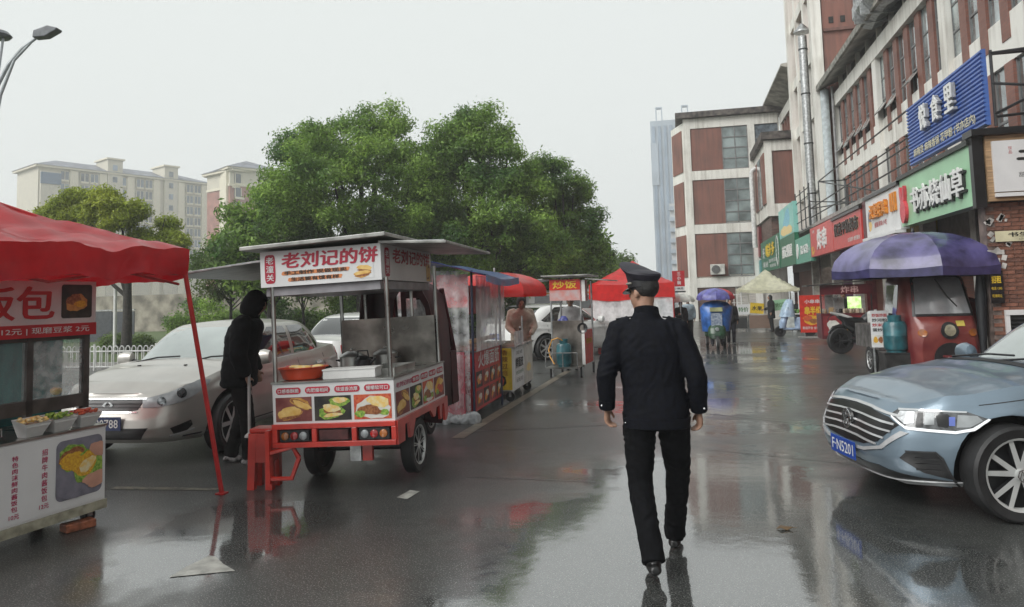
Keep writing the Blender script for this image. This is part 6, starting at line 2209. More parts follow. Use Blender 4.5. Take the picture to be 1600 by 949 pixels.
# chassis with lamp openings
ch = MB()
ch.bx(-.56, .56, 0.0, 1.62, .575, .60)
for z in (.40, .56): ch.bx(-.57, .57, -.02, .03, z, z + .045)
for x in (-.57, -.20, .17, .53): ch.bx(x, x + .045, -.018, .028, .446, .559)
ch.build('tail_frame', red_paint, tr_, bevel=.004)
MB().bx(-.52, .52, .035, .06, .42, .575).build('tail_board', grille_black, tr_)
for x0 in (-.50, .24):
    lb = MB().bx(x0, x0 + .27, -.012, .034, .455, .55).build('tail_lamp', black_p, tr_)
    for k, m in enumerate((lamp_amber, lamp_red, lamp_clear) if x0 < 0 else (lamp_clear, lamp_red, lamp_amber)):
        MB().lathe([(.036, 0), (.034, -.012), (.02, -.018), (.001, -.02)], (x0 + .05 + k * .085, -.0125, .502), 16, 'Y', caps=False).build('lens', m, lb, smooth=50)
np_ = MB().bx(-.13, .13, -.01, .034, .46, .545).build('plate_holder', mat('dull_maroon', (.10, .03, .03), .4, var=.3), tr_)
# side skirts with cut outs
for s in (1, -1):
    sk = MB()
    poly = [(0, .60), (1.62, .60), (1.62, .42), (1.56, .36), (1.50, .36), (1.48, .54), (1.40, .54), (1.38, .40), (1.32, .40), (1.30, .54), (1.20, .54), (1.15, .46), (1.08, .46), (.98, .54), (.50, .54), (.40, .40), (.33, .40), (.31, .54), (.20, .54), (.18, .40), (.0, .40)]
    sk.prism(poly, s * .56, s * .585, 'YZ')
    sk.build('side_skirt', red_paint, tr_)
MB().bx(-.3, .3, .2, 2.7, .36, .44).build('chassis_rail', dkmetal, tr_)
MB().pipe([(-.5, .74, .26), (.5, .74, .26)], .04, 10).build('axle', dkmetal, tr_)
MB().bx(.10, .20, .10, .16, .25, .42).build('step_bracket', galv, tr_)
MB().bx(.21, .30, .11, .15, .25, .42).build('step_bracket', red_paint, tr_)
for s in (1, -1): wheel(tr_, (s * .47, .74, .26), .26, .12, s, 'thin', rimr=.19) if False else None
def xwheel(parent, loc, R, w, s, style, rimr):
    """wheel whose axle runs along X"""
    ty = wheel(parent, (0, 0, 0), R, w, -1 if s > 0 else 1, style, rimr=rimr)
    ty.matrix_local = Matrix.Translation(loc) @ Matrix.Rotation(RAD(90), 4, 'Z')
    return ty
for s in (1, -1): xwheel(tr_, (s * .48, .74, .26), .26, .12, s, 'thin', .185)
xwheel(tr_, (0, 2.75, .25), .25, .11, 1, 'thin', .17)
# drop leg at the rear left
dl = MB()
dl.bx(-.62, -.585, -.06, .0, .10, .56)
dl.pipe([(-.60, -.03, .14), (-.42, .02, .13), (-.36, .05, .30)], .022, 6)
dl.pipe([(-.60, -.03, .36), (-.40, .02, .40), (-.36, .05, .30)], .022, 6)
dl.build('drop_leg', red_paint, tr_)
# body panels with pictures
box = MB().bx(-.565, .565, .0, 1.60, .602, .955).build('counter_box', sign_white, tr_)
MB().bx(-.575, .575, -.01, 1.61, .957, .972).build('worktop', steel, tr_)
pill = mat('pill_red', (.55, .03, .06), .4)
def panel(par, M, w, h, pills, pics, head=None):
    """white panel: row of red pills with lettering above a row of pictures"""
    n = len(pics)
    for i, (bg, sh) in enumerate(pics):
        art(par, M @ Matrix.Translation((-w / 2 + w * (i + .5) / n, -h * .14, .002)), w / n * .93, h * .62, bg, sh, seed=i + 3)
    k0 = 0 if not head else 1
    m_ = len(pills) + (1.6 if head else 0)
    if head:
        text(head, crim, par, 0, 0, 0, w=w * .30, h=h * .13, bold=.01, M=M @ Matrix.Translation((-w * .33, h * .34, .003)))
    for i, s_ in enumerate(pills):
        pw = w / m_ * .86
        cx = -w / 2 + w * ((1.6 if head else 0) + i + .5) / m_
        pts = []
        ph = h * .17
        for a0, ccx in ((-90, cx + pw / 2 - ph / 2), (90, cx - pw / 2 + ph / 2)):
            for q in range(7):
                a = RAD(a0 + 30 * q)
                pts.append((ccx + ph / 2 * math.cos(a), h * .335 + ph / 2 * math.sin(a), .002))
        o = MB().add(pts, [tuple(range(len(pts)))]).build('pill', pill, par, fix=False)
        o.matrix_local = M
        text(s_, sign_white, par, 0, 0, 0, w=pw * .84, h=ph * .62, bold=.015, M=M @ Matrix.Translation((cx, h * .335, .003)))
rear = frame((0, -.001, .778), (1, 0, 0), (0, 0, 1))
panel(box, rear, 1.10, .34, ['口感香酥脆', '肉肥瘦相间', '味道香浓厚', '慢嚼软可口'], [('plum', BURGER), ('dark', LETTUCE), ('redp', BOWL)])
side = frame((.566, .80, .778), (0, 1, 0), (0, 0, 1))
panel(box, side, 1.56, .34, ['香酥', '肉肥', '味浓', '软糯'], [('plum', BURGER), ('dark', LETTUCE), ('redp', BOWL), ('plum', FRIED)], '老刘记的饼')
for s_, a in ((-1, -.545), (1, .53)):
    MB().pipe([(a, .03, .973), (a, .03, 1.84)], .021, 8).build('post', steel, tr_)
    MB().pipe([(a, 1.55, .973), (a, 1.55, 2.0)], .021, 8).build('post', steel, tr_)
for x in (-.28, .25): MB().pipe([(x, 1.58, 1.45), (x, 1.58, 1.85)], .018, 8).build('post', steel, tr_)
bsp = mat('stained_steel', (.34, .32, .29), .32, .9, var=.3, scale=2.5, rvar=.12)
MB().bx(-.53, .52, 1.50, 1.515, .973, 1.47).build('splashback', bsp, tr_)
# roof sign box
sg = MB().bx(-.63, .51, -.02, 1.52, 1.82, 2.14).build('sign_box', sign_white, tr_)
MB().bx(-.60, .48, 0.02, 1.5, 1.74, 1.815).build('light_tray', mat('tray_grey', (.30, .29, .31), .4), tr_)
rs = frame((-.06, -.021, 1.98), (1, 0, 0), (0, 0, 1))
brush_red = mat('brush_red', (.45, .02, .05), .4)
def sign_face(par, M, w, h, small=True):
    pts = [(-.5 * w + .025, -.40 * h), (-.5 * w + .135, -.40 * h), (-.5 * w + .135, .40 * h), (-.5 * w + .025, .40 * h)]
    k = w / 1.13
    c0 = -.5 * w + .085 * k
    pp_ = [(c0 + .052 * k * math.copysign(abs(math.cos(a)) ** .4, math.cos(a)), .42 * h * math.copysign(abs(math.sin(a)) ** .4, math.sin(a)), .001) for a in [2 * math.pi * q / 24 for q in range(24)]]
    o = MB().add(pp_, [tuple(range(24))]).build('cartouche', brush_red, par, fix=False)
    o.matrix_local = M
    text('老潼关', sign_white, par, 0, 0, 0, w=.075 * k, h=.70 * h, bold=.015, vertical=True, M=M @ Matrix.Translation((c0, 0, .003)))
    text('老刘记的饼', brush_red, par, 0, 0, 0, w=.92 * k, h=.46 * h, bold=.035, shear=.08, M=M @ Matrix.Translation((.09 * k, .22 * h, .002)))
    if small:
        og = mat('orange_swipe', (.70, .26, .10), .45, var=.1)
        for (x0, x1, y) in ((-.36, .27, -.14), (-.30, .20, -.33)):
            MB().add([(x0 * k, y * h - .020, .001), (x1 * k, y * h - .016, .001), (x1 * k + .012, y * h + .012, .001), (x1 * k, y * h + .018, .001), (x0 * k, y * h + .014, .001), (x0 * k - .012, y * h - .008, .001)], [tuple(range(6))]).build('swipe', og, par, fix=False).matrix_local = M
        text('手工制作 现做现卖', ink_black, par, 0, 0, 0, w=.60 * k, h=.115 * h, bold=.02, M=M @ Matrix.Translation((-.045 * k, -.14 * h, .003)))
        text('生活要有馍有样', ink_black, par, 0, 0, 0, w=.46 * k, h=.115 * h, bold=.02, M=M @ Matrix.Translation((-.05 * k, -.33 * h, .003)))
        art(par, M @ Matrix.Translation((.41 * k, -.24 * h, .0012)), .19 * k, .40 * h, sign_white, [(.05, .18, .36, .26, -8, 'bun'), (.05, .02, .34, .10, -8, 'meat'), (-.06, -.2, .42, .24, 5, 'bun2'), (-.06, -.12, .38, .16, 5, 'bun'), (-.05, -.28, .36, .07, 5, 'meat')], seed=2)
sign_face(sg, rs, 1.12, .31)
ss = frame((.511, .75, 1.98), (0, 1, 0), (0, 0, 1))
sign_face(sg, ss, 1.45, .31, False)
art(sg, ss @ Matrix.Translation((.64, -.06, .0012)), .14, .18, 'bun', BURGER, seed=9)
roof_sheet = mat('grey_roof_sheet', (.36, .36, .34), .4, .3, var=.2, scale=5)
MB().box((-.08, .78, 2.19), (1.36, 1.85, .035), M=Matrix.Rotation(RAD(-1.5), 3, 'Y')).build('roof', roof_sheet, tr_, bevel=.006)
MB().box((.80, .90, 2.13), (.62, 1.85, .025), M=Matrix.Rotation(RAD(4), 3, 'Y')).build('side_awning', roof_sheet, tr_, bevel=.005)
MB().pipe([(.50, .05, 2.15), (1.08, .02, 2.12)], .014, 6).build('awning_tube', galv, tr_)
MB().box((-1.12, .80, 2.03), (.95, 1.5, .02), M=Matrix.Rotation(RAD(-5), 3, 'Y')).build('side_awning', mat('dark_awning', (.12, .115, .11), .4, var=.2), tr_)
MB().pipe([(-1.55, .06, 2.0), (-.62, .05, 2.07)], .012, 6).build('awning_tube', galv, tr_)
# driver cab, open at the rear
cab = MB()
def cab_ring(y, s_=1.0, zt=1.86):
    pts = [(-.53, .36), (-.55, .9), (-.53, 1.35), (-.46, zt - .12), (-.32, zt), (.32, zt), (.46, zt - .12), (.53, 1.35), (.55, .9), (.53, .36)]
    return [(x * s_ * .72 - .05, y, z) for x, z in pts]
cab.ring_loft([cab_ring(1.72), cab_ring(2.3, 1.02, 1.88), cab_ring(2.75, 1.0, 1.82)], False, False)
cab.build('cab_shell', maroon, tr_, smooth=40, solid=.035)
cf = MB()
cf.bx(-.42, .32, 2.95, 3.0, .36, 1.02); cf.pipe([(-.42, 2.98, 1.0), (-.36, 2.76, 1.78)], .035, 6); cf.pipe([(.32, 2.98, 1.0), (.26, 2.76, 1.78)], .035, 6)
cf.bx(-.45, -.40, 2.72, 3.0, .36, 1.0); cf.bx(.30, .35, 2.72, 3.0, .36, 1.0)
cf.build('cab_front', maroon, tr_)
MB().add([(-.39, 2.97, 1.02), (.29, 2.97, 1.02), (.24, 2.77, 1.76), (-.34, 2.77, 1.76)], [(0, 1, 2, 3)]).build('windscreen', clear_film('rainy_glass', (.80, .82, .82), .55, .25, .3, 30), tr_)
MB().pipe([(-.25, 2.93, 1.2), (-.05, 2.87, 1.45), (.08, 2.84, 1.6)], .010, 6).build('wiper', black_p, tr_)
MB().pipe([(.2, 2.6, .9), (.2, 2.5, 1.02)], .02, 6).build('steering_column', dkmetal, tr_)
MB().bx(-.33, .22, 1.9, 2.3, .55, .68).build('seat', black_p, tr_)
# open cab door seen edge on
do = MB()
ring = [(.0, .34), (.62, .30), (.70, .42), (.66, 1.0), (.50, 1.62), (.38, 1.80), (.0, 1.82)]
inner = [(.10, 1.05), (.54, 1.05), (.42, 1.58), (.34, 1.68), (.10, 1.68)]
do.prism([(.0, .34), (.62, .30), (.70, .42), (.66, 1.02), (.0, 1.02)], 0, .035, 'XZ')
do.prism([(.0, 1.02), (.09, 1.02), (.09, 1.70), (.33, 1.70), (.42, 1.60), (.56, 1.02), (.66, 1.02), (.50, 1.64), (.38, 1.80), (.0, 1.82)], 0, .035, 'XZ')
dr = do.build('cab_door', maroon, tr_, bevel=.006)
dr.location = (.10, 1.66, 0); dr.rotation_euler = (0, 0, RAD(6)); dr.scale = (.62, 1, .98)
MB().add([(p[0], .018, p[1]) for p in inner], [tuple(range(5))]).build('door_glass', clear_film('rainy_glass', ), dr)
MB().box((.30, -.02, .62), (.10, .03, .26)).build('door_pocket', black_p, dr)
MB().box((.32, -.037, .66), (.05, .004, .05)).build('sticker', white_p, dr)
MB().pipe([(.30, -.0, .86), (.30, -.05, .86)], .022, 8).build('door_knob', chrome, dr)

def world_at(M, p): return M @ Vector(p)
def on_truck(name, label, cat, x, y, rz=0):
    return thing(name, label, cat, M=TM @ Matrix.Translation((x, y, .9725)) @ Matrix.Rotation(rz, 4, 'Z'))
bs1 = on_truck('plastic_basin', 'orange red plastic basin of dough rounds on the truck counter', 'basin', -.38, .22)
b_ = MB()
pr0 = [(.15, 0), (.17, .005), (.21, .10), (.235, .105), (.235, .112), (.205, .108), (.165, .015), (.002, .012)]
b_.lathe(pr0, n=28, caps=False)
b_.v = [(x * 1.05, y * .72, z) for x, y, z in b_.v]
b_.build('basin', mat('basin_red', (.62, .07, .025), .35, var=.08), bs1, smooth=40)
h_ = MB()
R2 = random.Random(2)
for k in range(7): ell(h_, (R2.uniform(-.12, .12), R2.uniform(-.06, .08), .095 + R2.uniform(0, .02)), (.06, .05, .018), 10, 6)
struct(h_.build('dough', food['rice'], bs1, smooth=60), 'stuff')
wb = on_truck('white_box', 'long white paper box on the truck counter', 'box', .13, .16, RAD(3))
MB().bx(-.24, .24, -.1, .1, 0, .075).build('box', white_p, wb, bevel=.004)
MB().bx(-.245, .245, -.105, .105, .076, .088).build('lid', white_p, wb)
ty_ = on_truck('steel_tray', 'rectangular steel tray beside the right rear post of the truck', 'tray', .33, .55)
b_ = MB()
b_.bx(-.16, .16, -.3, .3, 0, .01); b_.bx(-.16, -.15, -.3, .3, .01, .06); b_.bx(.15, .16, -.3, .3, .01, .06); b_.bx(-.15, .15, -.3, -.29, .01, .06); b_.bx(-.15, .15, .29, .3, .01, .06)
b_.build('tray', steel, ty_)
for i, (x, y, lab) in enumerate(((-.24, 1.05, 'lidded aluminium pot on the truck counter near the splashback'), (.06, 1.2, 'second aluminium pot behind the kettle on the truck'))):
    pt = on_truck('cooking_pot', lab, 'pot', x, y)
    MB().lathe([(.10, 0), (.12, .02), (.125, .13), (.13, .135), (.11, .155), (.05, .185), (.002, .19)], n=24).build('pot', mat('dull_aluminium', (.5, .5, .48), .35, .9, var=.15), pt, smooth=40)
    b_ = MB(); ell(b_, (0, 0, .20), (.02, .02, .016)); b_.build('lid_knob', steel, pt, smooth=60)
    for s in (-1, 1): MB().pipe([(s * .12, -.03, .09), (s * .16, -.03, .10), (s * .16, .03, .10), (s * .12, .03, .09)], .007, 6).build('handle', dkmetal, pt)
kt = on_truck('black_kettle', 'small black kettle between the pots on the truck', 'kettle', -.07, .92)
MB().lathe([(.07, 0), (.085, .03), (.08, .10), (.04, .14), (.002, .145)], n=18).build('kettle', black_p, kt, smooth=40)
MB().pipe([(-.06, 0, .12), (-.05, 0, .19), (.05, 0, .19), (.06, 0, .12)], .008, 6).build('handle', black_p, kt)
MB().pipe([(.07, 0, .06), (.13, 0, .11)], [.018, .010], 8).build('spout', black_p, kt)
# red stool beside the truck
sto = thing('plastic_stool', 'red plastic stool standing at the rear left corner of the truck', 'stool', (-3.76, 6.2, 0), RAD(8))
b_ = MB(); b_.bx(-.105, .105, -.105, .105, .50, .54); b_.build('seat', red_paint, sto, bevel=.012)
for sx in (-1, 1):
    for sy in (-1, 1):
        b_ = MB()
        b_.ring_loft([[(sx * .085 + a * .032, sy * .085 + c_ * .032, .0) for a, c_ in ((-1, -1), (1, -1), (1, 1), (-1, 1))], [(sx * .072 + a * .036, sy * .072 + c_ * .036, .499) for a, c_ in ((-1, -1), (1, -1), (1, 1), (-1, 1))]])
        b_.build('leg', red_paint, sto)
MB().bx(-.07, .07, -.106, -.098, .24, .498).build('apron', red_paint, sto)
MB().bx(.098, .106, -.07, .07, .24, .498).build('apron', red_paint, sto)

# ------------------------------------------------------------------ third stall: blue tarpaulin and plastic sheets
s3 = thing('food_stall', 'stall with blue tarpaulin roof, clear plastic curtains and red picture panel', 'stall', (-3.3, 10.2, 0), RAD(1))
rf = MB()
n = 12
vs, fs = [], []
for i in range(n + 1):
    for j in range(n + 1):
        u, v = i / n, j / n
        x, y = -1.1 + 1.95 * u, -.95 + 2.2 * v
        z = 2.20 - .22 * max(0, u - .55) / .45 - .05 * math.sin(math.pi * v) * u + .025 * noise.noise(Vector((x * 3, y * 3, 1)))
        vs.append((x, y, z))
for i in range(n):
    for j in range(n): fs.append((i * (n + 1) + j, (i + 1) * (n + 1) + j, (i + 1) * (n + 1) + j + 1, i * (n + 1) + j + 1))
rf.add(vs, fs)
rf.build('tarpaulin_roof', blue_cloth, s3, smooth=60, solid=.006)
vl = MB()
rows = []
for f_ in (0, .5, 1):
    rows.append([(.85 + .012 * math.sin(k * 1.3) * f_, -.95 + 2.2 * k / 16, 1.985 - .05 * math.sin(math.pi * k / 16) - .10 * f_) for k in range(17)])
vl.ring_loft(rows, False, False)
vl.build('valance', blue_cloth, s3, smooth=60)
posts(s3, [((.55, -.55, 0), (.55, -.55, 2.05)), ((.55, 1.15, 0), (.55, 1.15, 2.0)), ((-.95, -.7, 0), (-.95, -.7, 2.1)), ((-.95, 1.1, 0), (-.95, 1.1, 2.1))], .018, mat('navy_pole', (.03, .035, .07), .4))
def curtain(parent, p0, p1, z0, z1, m, name='plastic_curtain', nf=18, amp=.03, seed=0, flare=0.0):
    p0, p1 = Vector((*p0, 0)), Vector((*p1, 0))
    d = (p1 - p0)
    nn = Vector((-d.y, d.x, 0)).normalized()
    rows = []
    for q in range(9):
        f_ = q / 8
        row = []
        for k in range(nf * 2 + 1):
            s_ = k / (nf * 2)
            o = amp * (.3 + .7 * f_) * (math.sin(k * 1.15 + seed) + .6 * noise.noise(Vector((k * .4, f_ * 4, seed))))
            p = p0 + d * s_ + nn * (o - flare * f_)
            row.append((p.x, p.y, z1 + (z0 - z1) * f_))
        rows.append(row)
    b_ = MB()
    b_.ring_loft(rows, False, False)
    return b_.build(name, m, parent, smooth=60)
curtain(s3, (-.45, -.78), (.52, -.60), .05, 2.05, film, seed=1.0)
curtain(s3, (.60, -.50), (.62, 1.2), .95, 1.98, film2, seed=2.2, nf=14, amp=.015)
gp = MB()
for k in range(9): ell(gp, (-.42 + k * .12, -.72 + .022 * k, .05), (.10, .09, .07 + .02 * (k % 3)), 8, 6)
me = remesh(gp, .02, 1); wrinkle(me, .02, (12, 12, 12), 4)
put(me, 'sheet_bunch', clear_film('plastic_film_dirty', (.50, .52, .54), .75, .25, .9, 12), s3)
MB().bx(-.4, .52, -.42, 1.2, .12, .93).build('cabinet', mat('stall_red_board', (.36, .02, .03), .4, var=.1), s3)
rp = MB().bx(.522, .545, -.44, 1.18, .14, .96).build('picture_panel', sign_red, s3)
Ms = frame((.546, .37, .55), (0, 1, 0), (0, 0, 1))
text('火爆面筋', sign_white, rp, 0, 0, 0, w=1.3, h=.22, bold=.02, M=Ms @ Matrix.Translation((0, .26, .002)))
for i in range(4):
    for r_ in range(2):
        art(rp, Ms @ Matrix.Translation((-.60 + i * .40, .0 - r_ * .26, .002)), .35, .22, 'plum' if (i + r_) % 2 else 'dark', [(0, 0, .38, .3, 20 * i, 'redp'), (.1, .1, .25, .2, 0, 'plate'), (-.1, -.1, .2, .12, 30, 'corn')], seed=i * 2 + r_)
text('香辣鸡柳', mat('faded_pink_print', (.60, .25, .30), .4), s3, 0, 0, 0, w=.36, h=.12, bold=.03, M=frame((.05, -.60, .62), (1, .17, 0), (0, 0, 1)))
MB().bx(-.5, .44, -.60, -.59, .12, .95).build('side_board', mat('stall_pink_board', (.50, .08, .12), .4, var=.1), s3)
MB().bx(-.5, .50, -.58, -.56, 1.55, 2.0).build('header_board', mat('stall_red_header', (.62, .08, .09), .4, col2=(.70, .35, .35), scale=4), s3)
MB().bx(.42, .44, -.3, 1.0, 1.45, 1.85).build('header_board', sign_red, s3)
MB().bx(-.42, .56, -.45, 1.2, .935, .955).build('worktop', steel, s3)
MB().bx(.44, .50, -.4, 1.1, 1.05, 1.10).build('wooden_rail', wood, s3)

# ------------------------------------------------------------------ fourth stall: red parasol, white and yellow cart
s4 = thing('food_cart', 'white cart with yellow end panel under the red parasol', 'cart', (-3.0, 12.3, 0), RAD(1))
MB().bx(-.45, .36, -.72, .95, .18, .86).build('cabinet', sign_white, s4)
ye = MB().bx(-.44, .34, -.745, -.722, .20, .86).build('end_panel', mat('panel_yellow', (.70, .50, .05), .4, var=.08), s4)
Me = frame((-.05, -.746, .53), (1, 0, 0), (0, 0, 1))
text('正宗小吃', mat('brown_print', (.30, .12, .02), .4), ye, 0, 0, 0, w=.16, h=.5, vertical=True, bold=.02, M=Me @ Matrix.Translation((.12, .06, .002)))
text('香辣过瘾', mat('brown_print', ), ye, 0, 0, 0, w=.10, h=.42, vertical=True, bold=.02, M=Me @ Matrix.Translation((.28, .1, .002)))
art(ye, Me @ Matrix.Translation((.1, -.17, .003)), .46, .30, mat('panel_yellow', ), [(0, 0, .42, .45, 0, 'dark'), (0, 0, .36, .38, 0, 'redp'), (.05, .02, .26, .24, 0, 'corn'), (-.1, .06, .1, .12, 0, 'bun')], seed=11)
wp1 = MB().bx(.362, .378, -.70, .10, .20, .86).build('menu_panel', sign_white, s4)
wp2 = MB().bx(.362, .378, .14, .93, .20, .90).build('menu_panel', mat('pale_cream_board', (.66, .63, .58), .4, var=.08), s4)
Mm = frame((.379, -.30, .53), (0, 1, 0), (0, 0, 1))
text('擀面皮', ink_black, wp1, 0, 0, 0, w=.64, h=.17, bold=.03, M=Mm @ Matrix.Translation((0, .08, .002)))
text('凉皮 米皮', ink_black, wp1, 0, 0, 0, w=.5, h=.06, M=Mm @ Matrix.Translation((0, .24, .002)))
text('秘制红油 地道风味', mat('green_print', (.10, .22, .10), .4), wp1, 0, 0, 0, w=.62, h=.06, M=Mm @ Matrix.Translation((0, -.08, .002)))
text('6元 8元 10元', ink_black, wp1, 0, 0, 0, w=.5, h=.07, M=Mm @ Matrix.Translation((0, -.20, .002)))
art(wp2, frame((.379, .53, .55), (0, 1, 0), (0, 0, 1)), .6, .5, mat('pale_cream_board', ), [(0, .1, .3, .3, 0, 'plate'), (0, -.2, .35, .15, 0, 'rice')], seed=12)
MB().bx(-.47, .40, -.74, .97, .862, .885).build('worktop', steel, s4)
curtain(s4, (.385, -.70), (.385, .1), .86, 1.12, film2, 'plastic_cover', 10, .02, 3)
for x, y in ((-.36, -.62), (.28, -.62), (-.36, .85), (.28, .85)):
    cw = MB().lathe([(.04, -.02), (.075, -.022), (.08, 0), (.075, .022), (.04, .02)], (0, 0, 0), 20, 'Y').build('castor', rubber, s4, smooth=40)
    cw.location = (x, y, .08)
    MB().bx(-.02, .02, -.03, .03, 0, .09).build('fork', galv, cw)
posts(s4, [((.36, .12, .2), (.36, .12, 1.35))], .015, galv)
rp_ = thing('parasol', 'red market parasol over the white and yellow cart', 'parasol', (-3.15, 12.6, 0))
umbrella(rp_, 1.79, 2.12, .92, red_bright, 8, .10)
MB().pipe([(0, 0, 0), (0, 0, 2.2)], .018, 8).build('pole', galv, rp_)
MB().lathe([(.2, 0), (.2, .06), (.04, .09)], n=16).build('base', concrete, rp_)
vend, _, _ = person('vendor in beige top bending behind the white cart under the red parasol', (-2.95, 13.75, 0), RAD(200), dict(head=(0, .16, 1.60), neck=(0, .10, 1.46), chest=(0, .07, 1.28), haR=(.14, .32, 1.0), elR=(.26, .1, 1.14), haL=(-.14, .32, 1.0), elL=(-.26, .1, 1.14), pitch=-25), .98,
       mat('beige_coat', (.44, .36, .29), .8, var=.12), mat('dark_jeans', (.03, .03, .04), .8), None, .018, 'long', bulk=.0)
ap_ = thing('glass_bottle', 'tall dark bottle standing on the white cart', 'bottle', (-2.68, 12.42, .886))
MB().lathe([(.028, 0), (.03, .01), (.03, .16), (.012, .21), (.012, .25), (.016, .26), (.002, .265)], n=14).build('bottle', black_p, ap_, smooth=40)
MB().lathe([(.018, .26), (.018, .29), (.002, .292)], n=12).build('cap', white_p, ap_)

# ------------------------------------------------------------------ fried rice stall
s5 = thing('food_cart', 'steel fried rice cart with red and yellow header sign', 'cart', (-2.3, 15.4, 0), RAD(-4))
posts(s5, [((-.34, 0, 0), (-.34, 0, 2.0)), ((.30, 0, 0), (.30, 0, 2.0)), ((-.34, .9, 0), (-.34, .9, 2.0)), ((.36, .9, 0), (.36, .9, 2.0))], .02, galv)
hd5 = MB().bx(-.36, .30, -.03, .0, 1.80, 2.02).build('header_sign', mat('bright_sign_red', (.62, .03, .015), .35), s5)
text('炒饭', sign_yellow, hd5, 0, 0, 0, w=.52, h=.16, bold=.02, M=frame((-.03, -.031, 1.91), (1, 0, 0), (0, 0, 1)))
MB().bx(-.36, .30, -.025, .0, 1.58, 1.798).build('header_pane', mat('smeared_acrylic', (.55, .42, .42), .3, col2=(.60, .25, .22), scale=7), s5)
MB().bx(.302, .33, -.02, .62, 1.56, 2.0).build('side_sign', sign_red, s5)
MB().bx(.302, .40, -.02, .0, 1.56, 2.0).build('sign_edge', white_p, s5)
MB().box((0, .45, 2.10), (1.0, 1.3, .03)).build('roof', roof_sheet, s5, bevel=.005)
MB().box((-.78, .45, 2.02), (.62, 1.2, .02), M=Matrix.Rotation(RAD(-4), 3, 'Y')).build('side_awning', roof_sheet, s5)
MB().box((.68, .45, 2.0), (.5, 1.2, .02), M=Matrix.Rotation(RAD(5), 3, 'Y')).build('side_awning', roof_sheet, s5)
MB().bx(-.32, .34, -.02, 0, .20, 1.16).build('front_sheet', bsp, s5)
MB().bx(-.32, .34, 0, .9, .70, .74).build('worktop', steel, s5)
MB().bx(-.38, .30, -.46, -.02, .20, .23).build('gas_shelf', steel, s5)
for a, c_ in (((-.38, -.46, .23), (-.38, -.46, .52)), ((.28, -.46, .23), (.28, -.46, .52)), ((-.38, -.46, .52), (.28, -.46, .52)), ((-.38, -.46, .52), (-.38, -.02, .52)), ((-.02, -.46, .23), (-.02, -.46, .52))):
    MB().pipe([a, c_], .012, 6).build('guard_rail', galv, s5)
MB().bx(.345, .365, .0, .85, .25, .95).build('side_panel', mat('bright_sign_red', ), s5)
MB().bx(.30, .362, -.04, -.022, .25, .95).build('panel_edge', white_p, s5)
text('蛋炒饭 炒面 炒粉', sign_yellow, s5, 0, 0, 0, w=.62, h=.12, bold=.02, M=frame((.367, .43, .72), (0, 1, 0), (0, 0, 1)))
for x, y in ((-.34, -.2), (.3, -.2), (-.34, .85), (.36, .85)):
    MB().pipe([(x, y, 0), (x, y, .22)], .022, 8).build('leg', dkmetal, s5)
def gas_cylinder(label, loc, R, h, parent=None):
    t = thing('gas_cylinder', label, 'gas cylinder', loc)
    teal = mat('cylinder_teal', (.02, .125, .15), .35, var=.2, scale=6, coat=.3)
    MB().lathe([(R * .8, 0), (R * .8, h * .06), (R * .93, h * .08), (R, h * .16), (R, h * .43), (R * 1.015, h * .44), (R * 1.015, h * .46), (R, h * .47), (R, h * .72), (R * .85, h * .82), (R * .4, h * .87), (.01, h * .88)], n=28).build('tank', teal, t, smooth=40)
    MB().lathe([(R * .55, h * .84), (R * .58, h), (R * .54, h), (R * .51, h * .84)], n=20, caps=False).build('collar', teal, t, smooth=40)
    MB().lathe([(.025, h * .87), (.025, h * .95), (.04, h * .955), (.04, h * .975), (.002, h * .98)], n=10).build('valve', mat('brass', (.45, .30, .10), .35, .8), t)
    return t
gas_cylinder('blue green gas cylinder standing on the shelf of the fried rice cart', (-2.36, 15.17, .231), .155, .56)
ho = tag(MB().pipe([(0, 0, .68), (-.10, -.08, .74), (-.22, -.06, .70), (-.30, -.02, .5), (-.26, -.10, .36), (-.16, -.2, .22)], .014, 6).build('gas_hose', mat('hose_orange', (.62, .30, .04), .4), smooth=50), 'orange gas hose looping from the fried rice cart cylinder', 'hose')
ho.location = (-2.36, 15.10, .08)
bag = thing('plastic_bag', 'crumpled blue plastic bag on top of the fried rice cart counter', 'bag', (-2.42, 15.55, .96))
b_ = MB(); ell(b_, (0, 0, .10), (.18, .12, .12)); ell(b_, (.02, 0, .2), (.08, .06, .10))
me = remesh(b_, .02, 1); wrinkle(me, .03, (8, 8, 8), 2)
put(me, 'bag', mat('blue_bag', (.10, .12, .42), .35, var=.2), bag)
MB().pipe([(-.16, 0, 0), (-.16, 0, -.2)], .01, 6).build('tie', mat('blue_bag', ), bag)
v5, _, _ = person('cook in pale jacket with red badge behind the fried rice cart', (-2.42, 16.75, 0), RAD(185), dict(haR=(.16, .34, 1.05), elR=(.26, .08, 1.15), haL=(-.16, .34, 1.05), elL=(-.26, .08, 1.15), pitch=-12), .95,
       mat('pale_jacket', (.55, .54, .54), .7, var=.12), mat('dark_jeans', ), None, .018, 'short')
wok = thing('black_wok', 'black wok hanging from the right post of the fried rice cart', 'wok', (-1.98, 15.33, 1.0))
b_ = MB(); b_.lathe([(.02, .05), (.07, .04), (.11, .0), (.105, .0), (.065, .03), (.02, .04)], n=20, axis='Y', caps=False); b_.build('pan', black_p, wok, smooth=50)
MB().pipe([(0, 0, .10), (0, 0, .26)], .01, 6).build('handle', black_p, wok)

